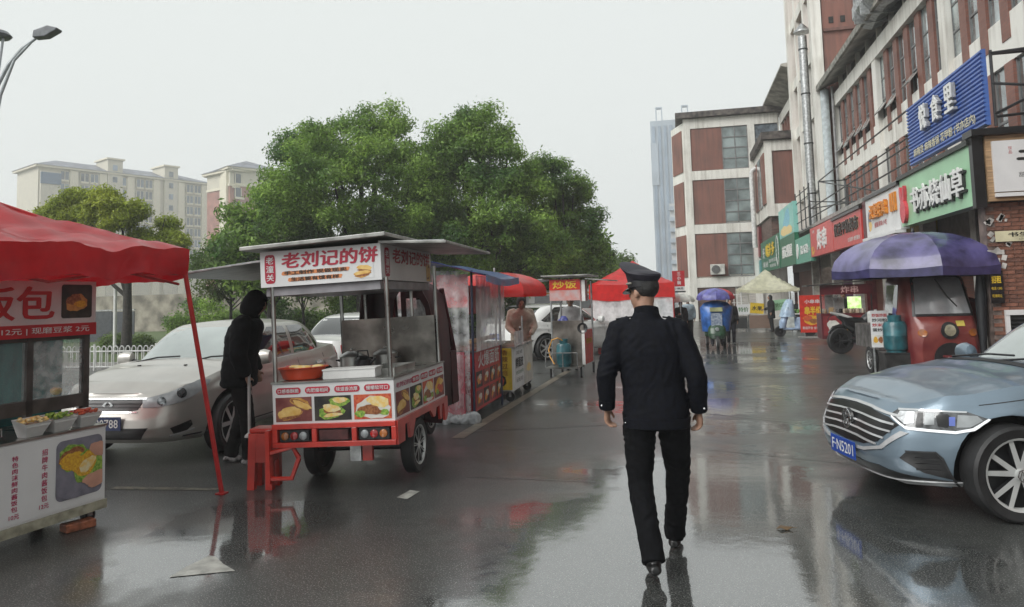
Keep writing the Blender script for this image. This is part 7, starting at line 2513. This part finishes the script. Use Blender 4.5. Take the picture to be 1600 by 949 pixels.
# ------------------------------------------------------------------ second red tent behind the officer
t2 = thing('canopy_tent', 'bright red pop up tent with plastic sides behind the officer', 'tent', (-1.42, 24.3, 0))
canopy_mesh(1.30, 1.30, 2.02, 2.78, .46, 14, .10, .02, 2).build('canopy_cloth', red_bright, t2, smooth=60)
posts(t2, [((sx * 1.25, sy * 1.25, 0), (sx * 1.25, sy * 1.25, 2.0)) for sx in (-1, 1) for sy in (-1, 1)], .02, red_pole, 'leg')
curtain(t2, (-1.24, -1.27), (1.24, -1.27), .55, 1.60, film2, 'plastic_curtain', 20, .02, 4)
curtain(t2, (-1.27, -1.24), (-1.27, 1.24), .55, 1.60, film2, 'plastic_curtain', 16, .02, 5)
MB().bx(-1.1, -.1, -.9, .3, .15, .80).build('counter', mat('bright_sign_red', ), t2)
MB().bx(-1.12, -.08, -.92, .32, .802, .83).build('worktop', steel, t2)
rc = tag(MB().bx(-.16, .16, -.2, .2, 0, .28).build('red_crate', mat('crate_red', (.55, .03, .03), .4), bevel=.01), 'red plastic crate on the ground left of the bright red tent', 'crate')
rc.location = (-2.15, 21.4, .001)

# ------------------------------------------------------------------ cream tent and fruit stall in the distance
t3 = thing('canopy_tent', 'cream pop up tent with sagging roof on the right side of the street', 'tent', (3.75, 34.0, 0))
canopy_mesh(1.20, 1.20, 1.78, 2.62, .12, 14, .22, .02, 3).build('canopy_cloth', cream_cloth, t3, smooth=60)
posts(t3, [((sx * 1.15, sy * 1.15, 0), (sx * 1.15, sy * 1.15, 1.78)) for sx in (-1, 1) for sy in (-1, 1)], .025, white_p, 'leg')
for a, c_ in (((-1.15, -1.15, 1.72), (0, -1.15, 1.55)), ((0, -1.15, 1.55), (1.15, -1.15, 1.72))): MB().pipe([a, c_], .018, 6).build('scissor_bar', white_p, t3)
def table(label, loc, w, d, h, top, side, rz=0):
    t = thing('market_table', label, 'table', loc, rz)
    MB().bx(-w / 2, w / 2, -d / 2, d / 2, h - .04, h).build('table_top', top, t)
    for sx in (-1, 1):
        for sy in (-1, 1): MB().bx(sx * (w / 2 - .03) - .02, sx * (w / 2 - .03) + .02, sy * (d / 2 - .03) - .02, sy * (d / 2 - .03) + .02, 0, h - .041).build('leg', galv, t)
    if side: MB().bx(-w / 2 + .01, w / 2 - .01, -d / 2 - .012, -d / 2, .12, h - .05).build('front_board', side, t)
    return t
table('brown boarded counter under the cream tent', (3.35, 33.0, 0), 1.0, .6, .72, mat('pale_board', (.55, .52, .46), .4), mat('brown_ribbed', (.24, .16, .12), .5, stretch=(1, 1, 20)))
table('low table with dark cloth at the left of the cream tent', (2.45, 33.0, 0), .7, .5, .62, mat('dark_cloth', (.03, .03, .03), .6), mat('dark_cloth', ))
table('white box counter at the right of the cream tent', (4.55, 32.6, 0), .8, .6, .72, white_p, mat('pale_green_white', (.58, .62, .60), .4))
for i, (x, z, c1, tx, lab) in enumerate(((3.1, .74, 'sign_yellow', '水果', 'yellow price board standing on the brown counter'), (2.55, .70, 'sign_white', '特价', 'white price board with green writing left of the yellow one'), (4.05, .86, 'mint_green_board', '烤红薯', 'tilted pale green price board under the cream tent'))):
    pb2 = thing('price_board', lab, 'sign', M=frame((x + .1, 32.7, z + .22), (1, 0, .05 * (i - 1) * 4), (0, 0, 1)))
    MB().bx(-.28, .28, -.22, .22, -.012, 0).build('board', MATS[c1], pb2)
    text(tx, mat('green_print', ) if i != 0 else ink_black, pb2, 0, 0, .002, w=.42, h=.2, bold=.03)
    MB().bx(-.02, .02, -.23, -.2, -.05, -.013).build('stand', galv, pb2)
rk = thing('wire_rack', 'tall white wire rack at the left of the cream tent', 'rack', (2.35, 33.6, 0))
for x in (-.3, 0, .3, .6): MB().pipe([(x, 0, 0), (x, 0, 1.6)], .018, 6).build('upright', white_p, rk)
for z in (.4, .8, 1.2, 1.55): MB().pipe([(-.3, 0, z), (.6, 0, z)], .014, 6).build('shelf_bar', white_p, rk)
R2 = random.Random(9)
for i, (x, lab, c_) in enumerate(((4.35, 'heap of oranges on the white counter of the cream tent', (.70, .30, .03)), (4.75, 'pile of greens at the right end of the white counter', (.12, .25, .05)))):
    hp2 = thing('fruit_heap', lab, 'fruit', (x, 32.55, .722))
    b_ = MB()
    for k in range(26): ell(b_, (R2.uniform(-.16, .16), R2.uniform(-.18, .18), .04 + R2.uniform(0, .10)), (.045, .045, .042), 7, 5)
    struct(b_.build('fruit', mat('fruit_%d' % i, c_, .4, var=.2), hp2, smooth=60), 'stuff')
person('shopper in long black coat standing at the cream tent', (3.72, 32.3, 0), RAD(95), dict(haR=(.2, .3, 1.05)), .86, mat('black_coat', (.008, .008, .009), .8), mat('black_coat', ), None, .026, 'long', bulk=.02, hem=.62)
person('dark clad vendor crouching at the right of the cream tent', (4.95, 33.3, 0), RAD(170), None, .72, mat('black_coat', ), mat('dark_jeans', ), None, .026, 'short', bulk=.04)

# ------------------------------------------------------------------ delivery tricycle with blue rain cape and umbrella
tk = thing('delivery_trike', 'dark green electric tricycle with blue rain cape coming towards the camera', 'tricycle', (1.07, 23.2, 0), RAD(180))
grn = mat('trike_green', (.010, .055, .02), .35, coat=.4)
xwheel(tk, (.0, .42, .2), .2, .09, 1, 'thin', .13)
for s in (1, -1): xwheel(tk, (s * .26, -.75, .2), .2, .09, s, 'thin', .13)
fb = MB()
oval_pipe(fb, [(0, .30, .28), (0, .32, .42), (0, .28, .60), (0, .22, .78)], [.22, .27, .26, .16], [.14, .17, .15, .08])
me = remesh(fb, .025, 2); put(me, 'front_fairing', grn, tk)
MB().bx(-.1, .1, .36, .50, .36, .42).build('mudguard', grn, tk, bevel=.02)
MB().lathe([(.0, .05), (.05, .045), (.06, 0)], (0, .45, .58), 14, 'Y', caps=False).build('headlamp', lamp_clear, tk)
MB().bx(-.34, .34, -1.1, -.25, .34, .55).build('cargo_box', grn, tk, bevel=.02)
MB().bx(-.2, .2, -.35, .15, .55, .64).build('seat', black_p, tk, bevel=.02)
MB().pipe([(0, .30, .6), (0, .22, .98)], .025, 8).build('steering_column', dkmetal, tk)
MB().pipe([(-.32, .12, 1.02), (-.1, .22, 1.0), (.1, .22, 1.0), (.32, .12, 1.02)], .016, 6).build('handlebar', black_p, tk)
cape = MB()
rows = []
for z, w_, d_ in ((.50, .40, .30), (.75, .43, .33), (1.0, .46, .32), (1.22, .48, .26), (1.36, .34, .2), (1.42, .10, .08)):
    rows.append([(w_ * math.cos(a) * (1 + .05 * math.sin(5 * a + z * 4)), .0 + d_ * math.sin(a) * (1 + .06 * math.sin(7 * a)), z) for a in [2 * math.pi * k / 32 for k in range(32)]])
cape.ring_loft(rows, True, False)
cape.build('rain_cape', mat('blue_cape', (.03, .13, .42), .3, var=.2, scale=6, coat=.3), tk, smooth=60)
MB().bx(-.16, .16, .34, .36, .62, 1.05).build('windshield_print', mat('grey_print_sheet', (.36, .40, .46), .3, col2=(.12, .16, .24), scale=18), tk)
MB().bx(-.18, .18, .28, .38, 1.10, 1.22).build('basket', mat('olive_basket', (.35, .36, .18), .5, var=.2), tk)
person('rider sitting on the tricycle under the umbrella and blue cape', (1.07, 23.25, -.28), RAD(180), dict(haL=(-.3, .22, 1.28), haR=(.3, .22, 1.28), elL=(-.3, .05, 1.22), elR=(.3, .05, 1.22), knL=(-.15, .3, .82), knR=(.15, .3, .82), anL=(-.15, .28, .45), anR=(.15, .28, .45), head=(0, .03, 1.64)), .93,
       mat('blue_cape', ), mat('dark_jeans', ), None, .026, 'short')
um = thing('umbrella', 'blue and red umbrella held over the tricycle', 'umbrella', (1.08, 23.2, 0))
umbrella(um, 1.50, 1.80, .56, None, 8, .04, panels=[mat('umbrella_violet', (.12, .12, .36), .4, var=.2), mat('umbrella_violet', ), mat('umbrella_violet', ), mat('umbrella_violet', ), mat('umbrella_violet', ), mat('umbrella_violet', ), mat('umbrella_violet', ), mat('umbrella_red', (.55, .03, .05), .4)])
MB().pipe([(0, 0, 1.0), (0, 0, 1.80)], .01, 6).build('shaft', chrome, um)
# people with umbrellas left of the tricycle
person('pedestrian in pale blue top left of the tricycle', (.30, 26.5, 0), RAD(175), dict(haR=(.12, .25, 1.25)), .86, mat('pale_blue_top', (.36, .46, .52), .7), mat('black_coat', ), mat('white_black_trainer', ), .026, 'short')
wu = thing('umbrella', 'white umbrella just right of the officer shoulder', 'umbrella', (.05, 25.6, 0))
umbrella(wu, 1.42, 1.66, .48, mat('umbrella_white', (.62, .63, .58), .4, var=.1), 8, .03)
MB().pipe([(0, 0, .95), (0, 0, 1.66)], .01, 6).build('shaft', chrome, wu)
person('pedestrian in dark coat under the white umbrella', (.05, 25.75, 0), RAD(178), dict(haR=(.1, .22, 1.2)), .80, mat('black_coat', ), mat('dark_jeans', ), None, .026, 'short')
person('person in black walking beside the tricycle', (1.58, 24.6, 0), RAD(190), None, .82, mat('black_coat', ), mat('dark_jeans', ), mat('white_black_trainer', ), .026, 'short', bulk=.02)
# vertical red sign far
vs_ = thing('pole_sign', 'small vertical red sign with white characters on a post at the street end', 'sign', M=frame((.02, 30, 2.15), (1, 0, 0), (0, 0, 1)))
MB().bx(-.24, .24, -.20, .42, -.06, 0).build('board', sign_red, vs_)
text('三小碗', sign_white, vs_, .02, .12, .003, w=.15, h=.5, bold=.03, vertical=True)
MB().bx(-.24, .24, -.36, -.205, -.06, 0).build('lower_board', sign_white, vs_)
text('小碗菜', ink_black, vs_, 0, -.28, .003, w=.36, h=.09, bold=.02)
MB().bx(-.26, .26, -.44, -.38, -.05, -.01).build('bracket', dkmetal, vs_)
MB().pipe([(-.2, -.03, -2.15 + 0), (-.2, -.03, .40)], .03, 8).build('post', galv, vs_) if False else None
pq = MB().bx(-.22, -.17, -2.15, -.45, -.06, -.01).build('post', galv, vs_)

# ------------------------------------------------------------------ right side: scooter, red board, fried skewer kiosk
sb = thing('advert_board', 'red standing advert board with yellow lettering and food picture', 'sign', M=frame((4.55, 27.6, .80), (1, 0, 0), (0, 0, 1)))
MB().bx(-.42, .42, -.62, .68, -.04, 0).build('board', mat('poster_red', (.60, .035, .02), .4, var=.1), sb)
text('小串串', sign_white, sb, .0, .46, .002, w=.5, h=.14, bold=.02)
text('串半价', sign_yellow, sb, .02, .14, .003, w=.56, h=.30, bold=.05)
text('新店开业 全场优惠', sign_white, sb, 0, -.46, .003, w=.7, h=.10, bold=.02)
art(sb, Matrix.Translation((0, -.18, .0015)), .78, .42, mat('poster_red', ), [(0, 0, .42, .4, 0, 'corn'), (-.2, .1, .2, .25, 0, 'redp'), (.2, -.1, .22, .22, 0, 'bun'), (.02, -.1, .18, .2, 0, 'meat')], seed=14)
MB().bx(-.5, .5, -.80, -.76, -.25, .25).build('foot', concrete, sb)
for x in (-.3, .3): MB().bx(x - .02, x + .02, -.76, -.62, -.03, -.01).build('leg', galv, sb)
y2 = tag(MB().bx(-.15, .15, -.02, .02, 0, .62).build('yellow_placard', mat('placard_orange', (.70, .38, .03), .4)), 'orange yellow placard leaning right of the red advert board', 'sign')
y2.location = (5.2, 27.4, .42)
MB().bx(-.02, .02, .02, .05, -.42, .1).build('stand', galv, y2)
sc1 = thing('parked_scooter', 'pale blue scooter under a plastic rain cover left of the red board', 'scooter', (4.05, 28.4, 0), RAD(90))
pbm = mat('scooter_blue', (.36, .48, .66), .3, var=.15, scale=5, coat=.3)
xw = wheel(sc1, (0, 0, 0), .2, .09, 1, 'seven', rimr=.12)
xw.matrix_local = Matrix.Translation((-.52, 0, .2)) @ Matrix.Rotation(0, 4, 'Z')
sc1.rotation_euler = (0, 0, RAD(6))
xw2 = wheel(sc1, (.52, 0, .2), .2, .09, 1, 'seven', rimr=.12)
b_ = MB()
oval_pipe(b_, [(-.44, 0, .30), (-.40, 0, .55), (-.30, 0, .80), (-.26, 0, .95)], [.12, .13, .12, .07], [.15, .2, .18, .1])
oval_pipe(b_, [(.35, 0, .32), (.35, 0, .5), (.30, 0, .70)], [.34, .36, .30], [.14, .15, .12])
b_.bx(-.42, .4, -.12, .12, .24, .32)
me = remesh(b_, .025, 2); put(me, 'body', pbm, sc1)
MB().bx(-.05, .6, -.12, .12, .71, .79).build('seat', black_p, sc1, bevel=.03)
MB().pipe([(-.26, -.28, 1.05), (-.28, 0, .98), (-.26, .28, 1.05)], .015, 6).build('handlebar', black_p, sc1)
b_ = MB()
oval_pipe(b_, [(-.25, 0, .72), (-.22, 0, 1.0), (-.18, 0, 1.2), (-.15, 0, 1.32), (-.15, 0, 1.36)], [.28, .22, .17, .12, .02], [.30, .26, .2, .14, .02])
b_.build('rain_cover', clear_film('blue_film', (.45, .60, .75), .7, .2, .8, 8), sc1, smooth=60)
# kiosk
ks = thing('food_kiosk', 'maroon fried skewer kiosk with lit menu under the coral sign', 'kiosk', (5.0, 24.6, 0))
MB().bx(-.75, .75, -.3, .5, .15, .92).build('counter', mat('maroon_board', ), ks)
art(ks, frame((0, -.301, .55), (1, 0, 0), (0, 0, 1)), 1.4, .6, mat('maroon_print', (.24, .03, .035), .4), [(-.3, 0, .12, .3, 20, 'plate'), (.15, .1, .1, .2, 0, 'redp'), (.35, -.1, .12, .25, 30, 'plate'), (-.1, -.2, .1, .1, 0, 'corn')], seed=21)
for x in (-.72, .72): MB().pipe([(x, -.25, .92), (x, -.25, 1.75)], .02, 6).build('post', dkmetal, ks)
MB().bx(-.75, .75, -.32, -.27, 1.50, 1.80).build('header', mat('maroon_board', ), ks)
text('炸串', mat('letter_pink', ), ks, 0, 0, 0, w=.5, h=.22, bold=.02, M=frame((.1, -.322, 1.65), (1, 0, 0), (0, 0, 1)))
MB().box((-.2, .0, 1.85), (1.9, .9, .04), M=Matrix.Rotation(RAD(-4), 3, 'Y')).build('roof', dk_frame, ks)
MB().bx(-.70, -.15, .1, .14, .95, 1.48).build('display_case', glass('display_glass', (.4, .4, .4), .35), ks)
MB().bx(.15, .55, .3, .32, 1.05, 1.42).build('menu_screen', mat('menu_screen', (.35, .62, .15), .4, emit=.9, col2=(.65, .75, .45), scale=9), ks)
MB().bx(-.25, .05, .3, .32, 1.05, 1.40).build('menu_card', white_p, ks)
R2 = random.Random(5)
b_ = MB()
for k in range(14): b_.lathe([(.04, 0), (.045, .1), (.02, .14)], (R2.uniform(-.6, .6), R2.uniform(-.2, .2), .925), 8)
struct(b_.build('sauce_jars', mat('jar_mixed', (.25, .12, .05), .3, col2=(.5, .45, .35), scale=3), ks, smooth=40), 'stuff')
person('kiosk worker in dark clothes behind the fried skewer counter', (5.15, 25.5, .0), RAD(180), None, .9, mat('black_coat', ), mat('dark_jeans', ), None, .026, 'short')

# ------------------------------------------------------------------ black motorcycle
mc = thing('parked_motorcycle', 'black motorcycle parked with its rear wheel towards the street', 'motorcycle', (4.70, 20.7, 0), RAD(14))
w1 = wheel(mc, (-.70, 0, .33), .33, .15, -1, 'seven', rimr=.22, face=dkmetal)
w2 = wheel(mc, (.66, 0, .31), .31, .11, -1, 'seven', rimr=.21, face=dkmetal)
MB().pipe([(-.98, 0, .52), (-.86, 0, .66), (-.70, 0, .70), (-.52, 0, .66)], [.05, .06, .06, .07], 8, sx=.5).build('mudguard', wet_black, mc, smooth=50)
b_ = MB()
b_.pipe([(-.60, 0, .80), (-.35, 0, .66), (-.05, 0, .62)], [.08, .15, .2], 10)
b_.pipe([(-.35, 0, .55), (0, 0, .42), (.3, 0, .5), (.45, 0, .85)], [.13, .20, .18, .08], 10)
b_.pipe([(-.05, 0, .82), (.12, 0, .90), (.32, 0, .86)], [.14, .19, .13], 12)
b_.pipe([(-.75, 0, .98), (-.55, 0, .86), (-.25, 0, .80), (0, 0, .78)], [.05, .10, .13, .12], 10)
me = remesh(b_, .02, 2); put(me, 'body', wet_black, mc)
MB().pipe([(-.92, 0, 1.06), (-.66, 0, .98), (-.40, 0, .88), (-.2, 0, .80)], [.025, .06, .075, .06], 8).build('tail', mat('tail_grey', (.50, .50, .48), .3), mc, smooth=50)
MB().pipe([(-.86, 0, 1.0), (-.98, 0, .93), (-1.0, 0, .85)], .012, 6).build('plate_arm', black_p, mc)
MB().bx(-.1, .35, -.18, -.10, .30, .55).build('engine', galv, mc, bevel=.02)
MB().pipe([(.2, -.16, .35), (-.2, -.17, .28), (-.5, -.17, .34)], [.03, .035, .05], 8).build('exhaust', dkmetal, mc, smooth=50)
MB().pipe([(-.7, -.10, .31), (-.2, -.10, .40)], .03, 6).build('swing_arm', dkmetal, mc)
for s in (-1, 1): MB().pipe([(.66, s * .09, .31), (.42, s * .09, 1.0)], .028, 8).build('fork', chrome, mc)
MB().pipe([(.32, -.36, 1.08), (.42, -.1, 1.02), (.42, .1, 1.02), (.32, .36, 1.08)], .014, 6).build('handlebar', black_p, mc)
b_ = MB(); ell(b_, (.35, -.38, 1.2), (.02, .08, .05), 10, 6); b_.build('mirror', chrome, mc, smooth=60)
MB().pipe([(0, -.12, .3), (-.02, -.2, 0.01)], .014, 6).build('kickstand', dkmetal, mc)
sk_ = tag(MB().bx(-.16, .16, -.12, .12, 0, .36).build('white_sack', mat('white_sack', (.60, .60, .57), .5, var=.1), bevel=.06), 'white plastic sack hung over the motorcycle tank', 'bag')
sk_.location = (4.85, 20.45, .72)
MB().bx(-.03, .03, -.13, -.115, .2, .4).build('tie', mat('white_sack', ), sk_)

# ------------------------------------------------------------------ red cabin tricycle under the purple parasol
rt_ = thing('cabin_trike', 'weathered red cabin tricycle with grey windscreen under the purple parasol', 'tricycle', (4.22, 14.5, 0), RAD(182))
rusty = mat('weathered_red_paint', (.13, .014, .018), .35, col2=(.23, .055, .045), scale=3.2, coat=.4, detail=8)
# local +Y is forward
b_ = MB()
def tr_ring(y, w_, z0, z1, k=.86):
    return [(-w_, y, z0), (-w_ * 1.02, y, z0 + (z1 - z0) * .35), (-w_, y, z0 + (z1 - z0) * .55), (-w_ * k, y, z1 - .12), (-w_ * k * .86, y, z1), (w_ * k * .86, y, z1), (w_ * k, y, z1 - .12), (w_, y, z0 + (z1 - z0) * .55), (w_ * 1.02, y, z0 + (z1 - z0) * .35), (w_, y, z0)]
b_.ring_loft([tr_ring(-.5, .50, .38, 1.86), tr_ring(.2, .54, .34, 1.92), tr_ring(.62, .545, .32, 1.90), tr_ring(.80, .53, .32, 1.72, .84), tr_ring(.98, .52, .32, 1.16, .95), tr_ring(1.10, .47, .34, 1.08, .93), tr_ring(1.16, .40, .40, .98, .9)])
ST = Surf(b_)
b_.build('cabin', rusty, rt_, smooth=35)
def stp(poly, m, nm, off=.008, par=None):
    # outline in (x,z) seen from the front (+Y)
    return ST.patch(poly, '+y', off, .05, .02).build(nm, m, par or rt_, smooth=50)
stp([(-.46, 1.16), (.46, 1.16), (.39, 1.80), (.34, 1.84), (-.34, 1.84), (-.39, 1.80)], black_p, 'windscreen_seal', .008)
stp([(-.42, 1.20), (.42, 1.20), (.36, 1.77), (.32, 1.80), (-.32, 1.80), (-.36, 1.77)], mat('foggy_windscreen', (.30, .31, .32), .08, var=.15, scale=2, coat=1), 'windscreen', .014)
def circ(cx, cz, r, n=18): return [(cx + r * math.cos(2 * math.pi * k / n), cz + r * math.sin(2 * math.pi * k / n)) for k in range(n)]
stp(circ(-.02, .93, .135), black_p, 'headlamp_bezel', .02)
stp(circ(-.02, .93, .085), mat('old_lamp_glass', (.36, .34, .24), .15, coat=1, var=.2), 'headlamp', .034)
for x in (-.36, .38): stp(circ(x, .90, .06), lamp_amber, 'indicator', .02)
stp([(-.26, 1.00), (-.14, 1.00), (-.14, 1.08), (-.26, 1.08)], mat('yellow_sticker', (.62, .50, .10), .4), 'sticker', .012)
stp(circ(-.02, .48, .26, 24), black_p, 'wheel_arch', .016)
MB().pipe([(.10, 1.06, 1.78), (-.02, 1.14, 1.40)], .012, 6).build('wiper', black_p, rt_) if False else MB().pipe([(.05, .86, 1.78), (-.08, .96, 1.50), (-.2, 1.04, 1.32)], .012, 6).build('wiper', black_p, rt_)
xwheel(rt_, (0, 1.12, .26), .26, .10, 1, 'thin', .18)
MB().bx(-.12, .12, .95, 1.40, .50, .54).build('mudguard', rusty, rt_, bevel=.02)
for s in (1, -1):
    xwheel(rt_, (s * .55, -1.2, .27), .27, .11, s, 'thin', .18)
    ST.patch([(-.35, 1.05), (.45, 1.05), (.40, 1.70), (-.35, 1.70)], '+x' if s > 0 else '-x', .006, .1).build('side_window', car_glass, rt_)
MB().bx(-.60, .60, -2.1, -.55, .50, .95).build('cargo_bed', mat('cargo_steel', (.20, .19, .18), .4, .6, var=.3), rt_)
MB().bx(-.25, .25, -2.0, .9, .36, .44).build('chassis_rail', dkmetal, rt_)
pu = thing('parasol', 'large purple rain darkened parasol above the red cabin tricycle', 'parasol', (4.08, 14.2, 0))
pcols = [mat('purple_cloth', (.085, .075, .20), .25, var=.25, scale=3, coat=.3), mat('pale_violet_cloth', (.14, .13, .26), .3, var=.2, scale=3, coat=.3), mat('mid_violet_cloth', (.10, .09, .21), .36, var=.3, scale=3, coat=.3)]
umbrella(pu, 1.98, 2.62, 1.38, None, 8, .15, 6, [pcols[0], pcols[0], pcols[0], pcols[1], pcols[1], pcols[2], pcols[0], pcols[0]], valm=mat('dark_purple_hem', (.045, .04, .12), .3, var=.2, coat=.3))
MB().pipe([(0.55, .4, 0.0), (0.1, .1, 2.0), (0, 0, 2.6)], .022, 8).build('pole', galv, pu)
MB().lathe([(.025, 2.60), (.03, 2.64), (.01, 2.70), (.002, 2.71)], n=10).build('finial', dkmetal, pu)
MB().lathe([(.24, 0), (.24, .07), (.05, .1)], (.55, .4, 0), 16).build('base', concrete, pu)
crate = thing('dark_crate', 'dark box crate under the gas cylinder beside the red tricycle', 'crate', (3.56, 13.75, 0))
MB().bx(-.22, .22, -.2, .2, 0, .54).build('crate', mat('dark_crate', (.03, .03, .03), .5, var=.3), crate, bevel=.01)
MB().bx(-.23, .23, -.21, .21, .541, .565).build('lid', dkmetal, crate)
gas_cylinder('blue green gas cylinder on the dark crate left of the red tricycle', (3.56, 13.72, .566), .19, .62)
mb_ = thing('menu_board', 'white menu board with red writing and food pictures beside the gas cylinder', 'sign', M=frame((3.42, 14.1, .92), (1, -.15, 0), (0, 0, 1)))
MB().bx(-.145, .145, -.30, .34, -.02, 0).build('board', sign_white, mb_)
for k, s_ in enumerate(('炒饭炒面', '炒河粉', '炒米粉', '蛋炒饭')):
    text(s_, sign_red if k % 2 == 0 else ink_black, mb_, 0, .26 - k * .085, .002, w=.24, h=.06, bold=.03)
art(mb_, Matrix.Translation((0, -.17, .002)), .26, .16, 'plate', [(-.3, 0, .14, .35, 0, 'corn'), (0, 0, .14, .35, 0, 'meat'), (.3, 0, .14, .35, 0, 'bun')], seed=17)
MB().bx(-.13, -.10, -.92, -.3, -.02, 0).build('leg', galv, mb_); MB().bx(.10, .13, -.92, -.3, -.02, 0).build('leg', galv, mb_)
rope = tag(MB().pipe([(0, 0, .95), (.05, -.1, .62), (.12, -.1, .3), (.0, .0, .02)], .014, 6).build('pale_rope', mat('rope_white', (.55, .53, .48), .7), smooth=50), 'pale rope hanging between the gas cylinder and red tricycle', 'rope')
rope.location = (3.80, 13.5, 0)
person('person in red top standing in shadow right of the red tricycle', (5.02, 14.9, 0), RAD(190), None, .95, mat('red_top', (.34, .02, .03), .7, var=.1), mat('black_coat', ), None, .02, 'short', bulk=.03)
cs = thing('folding_umbrella', 'closed dark umbrella leaning by the brick end wall', 'umbrella', (4.72, 13.45, 0))
MB().pipe([(0, 0, .02), (.06, 0, .3), (.1, .02, 1.5), (.12, .02, 2.1)], [.015, .05, .09, .03], 10).build('canopy', mat('dark_tarp', (.012, .014, .018), .5), cs, smooth=50)
MB().pipe([(.12, .02, 2.1), (.13, .02, 2.35)], .012, 6).build('shaft', galv, cs)
# fallen leaf on the road
lf = tag(MB().add([(-.05, 0, .006), (-.02, .03, .02), (.03, .035, .012), (.06, 0, .02), (.02, -.03, .008), (-.02, -.025, .022)], [(0, 1, 2, 3, 4, 5)]).build('fallen_leaf', mat('dead_leaf', (.16, .10, .05), .6), solid=.004), 'small brown dead leaf lying on the wet road', 'leaf')
lf.location = (.64, 5.53, 0)
MB().pipe([(.05, 0, .016), (.09, .01, .012)], .002, 5).build('stalk', mat('dead_leaf', ), lf)
# ================================================================== HAZE (rain-damp air)
hz = bpy.data.materials.new('haze_air')
hz.use_nodes = True
N, L = hz.node_tree.nodes, hz.node_tree.links
for n_ in list(N):
    if n_.type == 'BSDF_PRINCIPLED': N.remove(n_)
pv = N.new('ShaderNodeVolumePrincipled')
pv.inputs['Color'].default_value = (.98, .985, .99, 1)
pv.inputs['Density'].default_value = .0016
pv.inputs['Anisotropy'].default_value = .1
L.new(pv.outputs[0], N['Material Output'].inputs['Volume'])
struct(MB().bx(-400, 400, -60, 420, -1.5, 76).build('haze', hz), 'stuff')
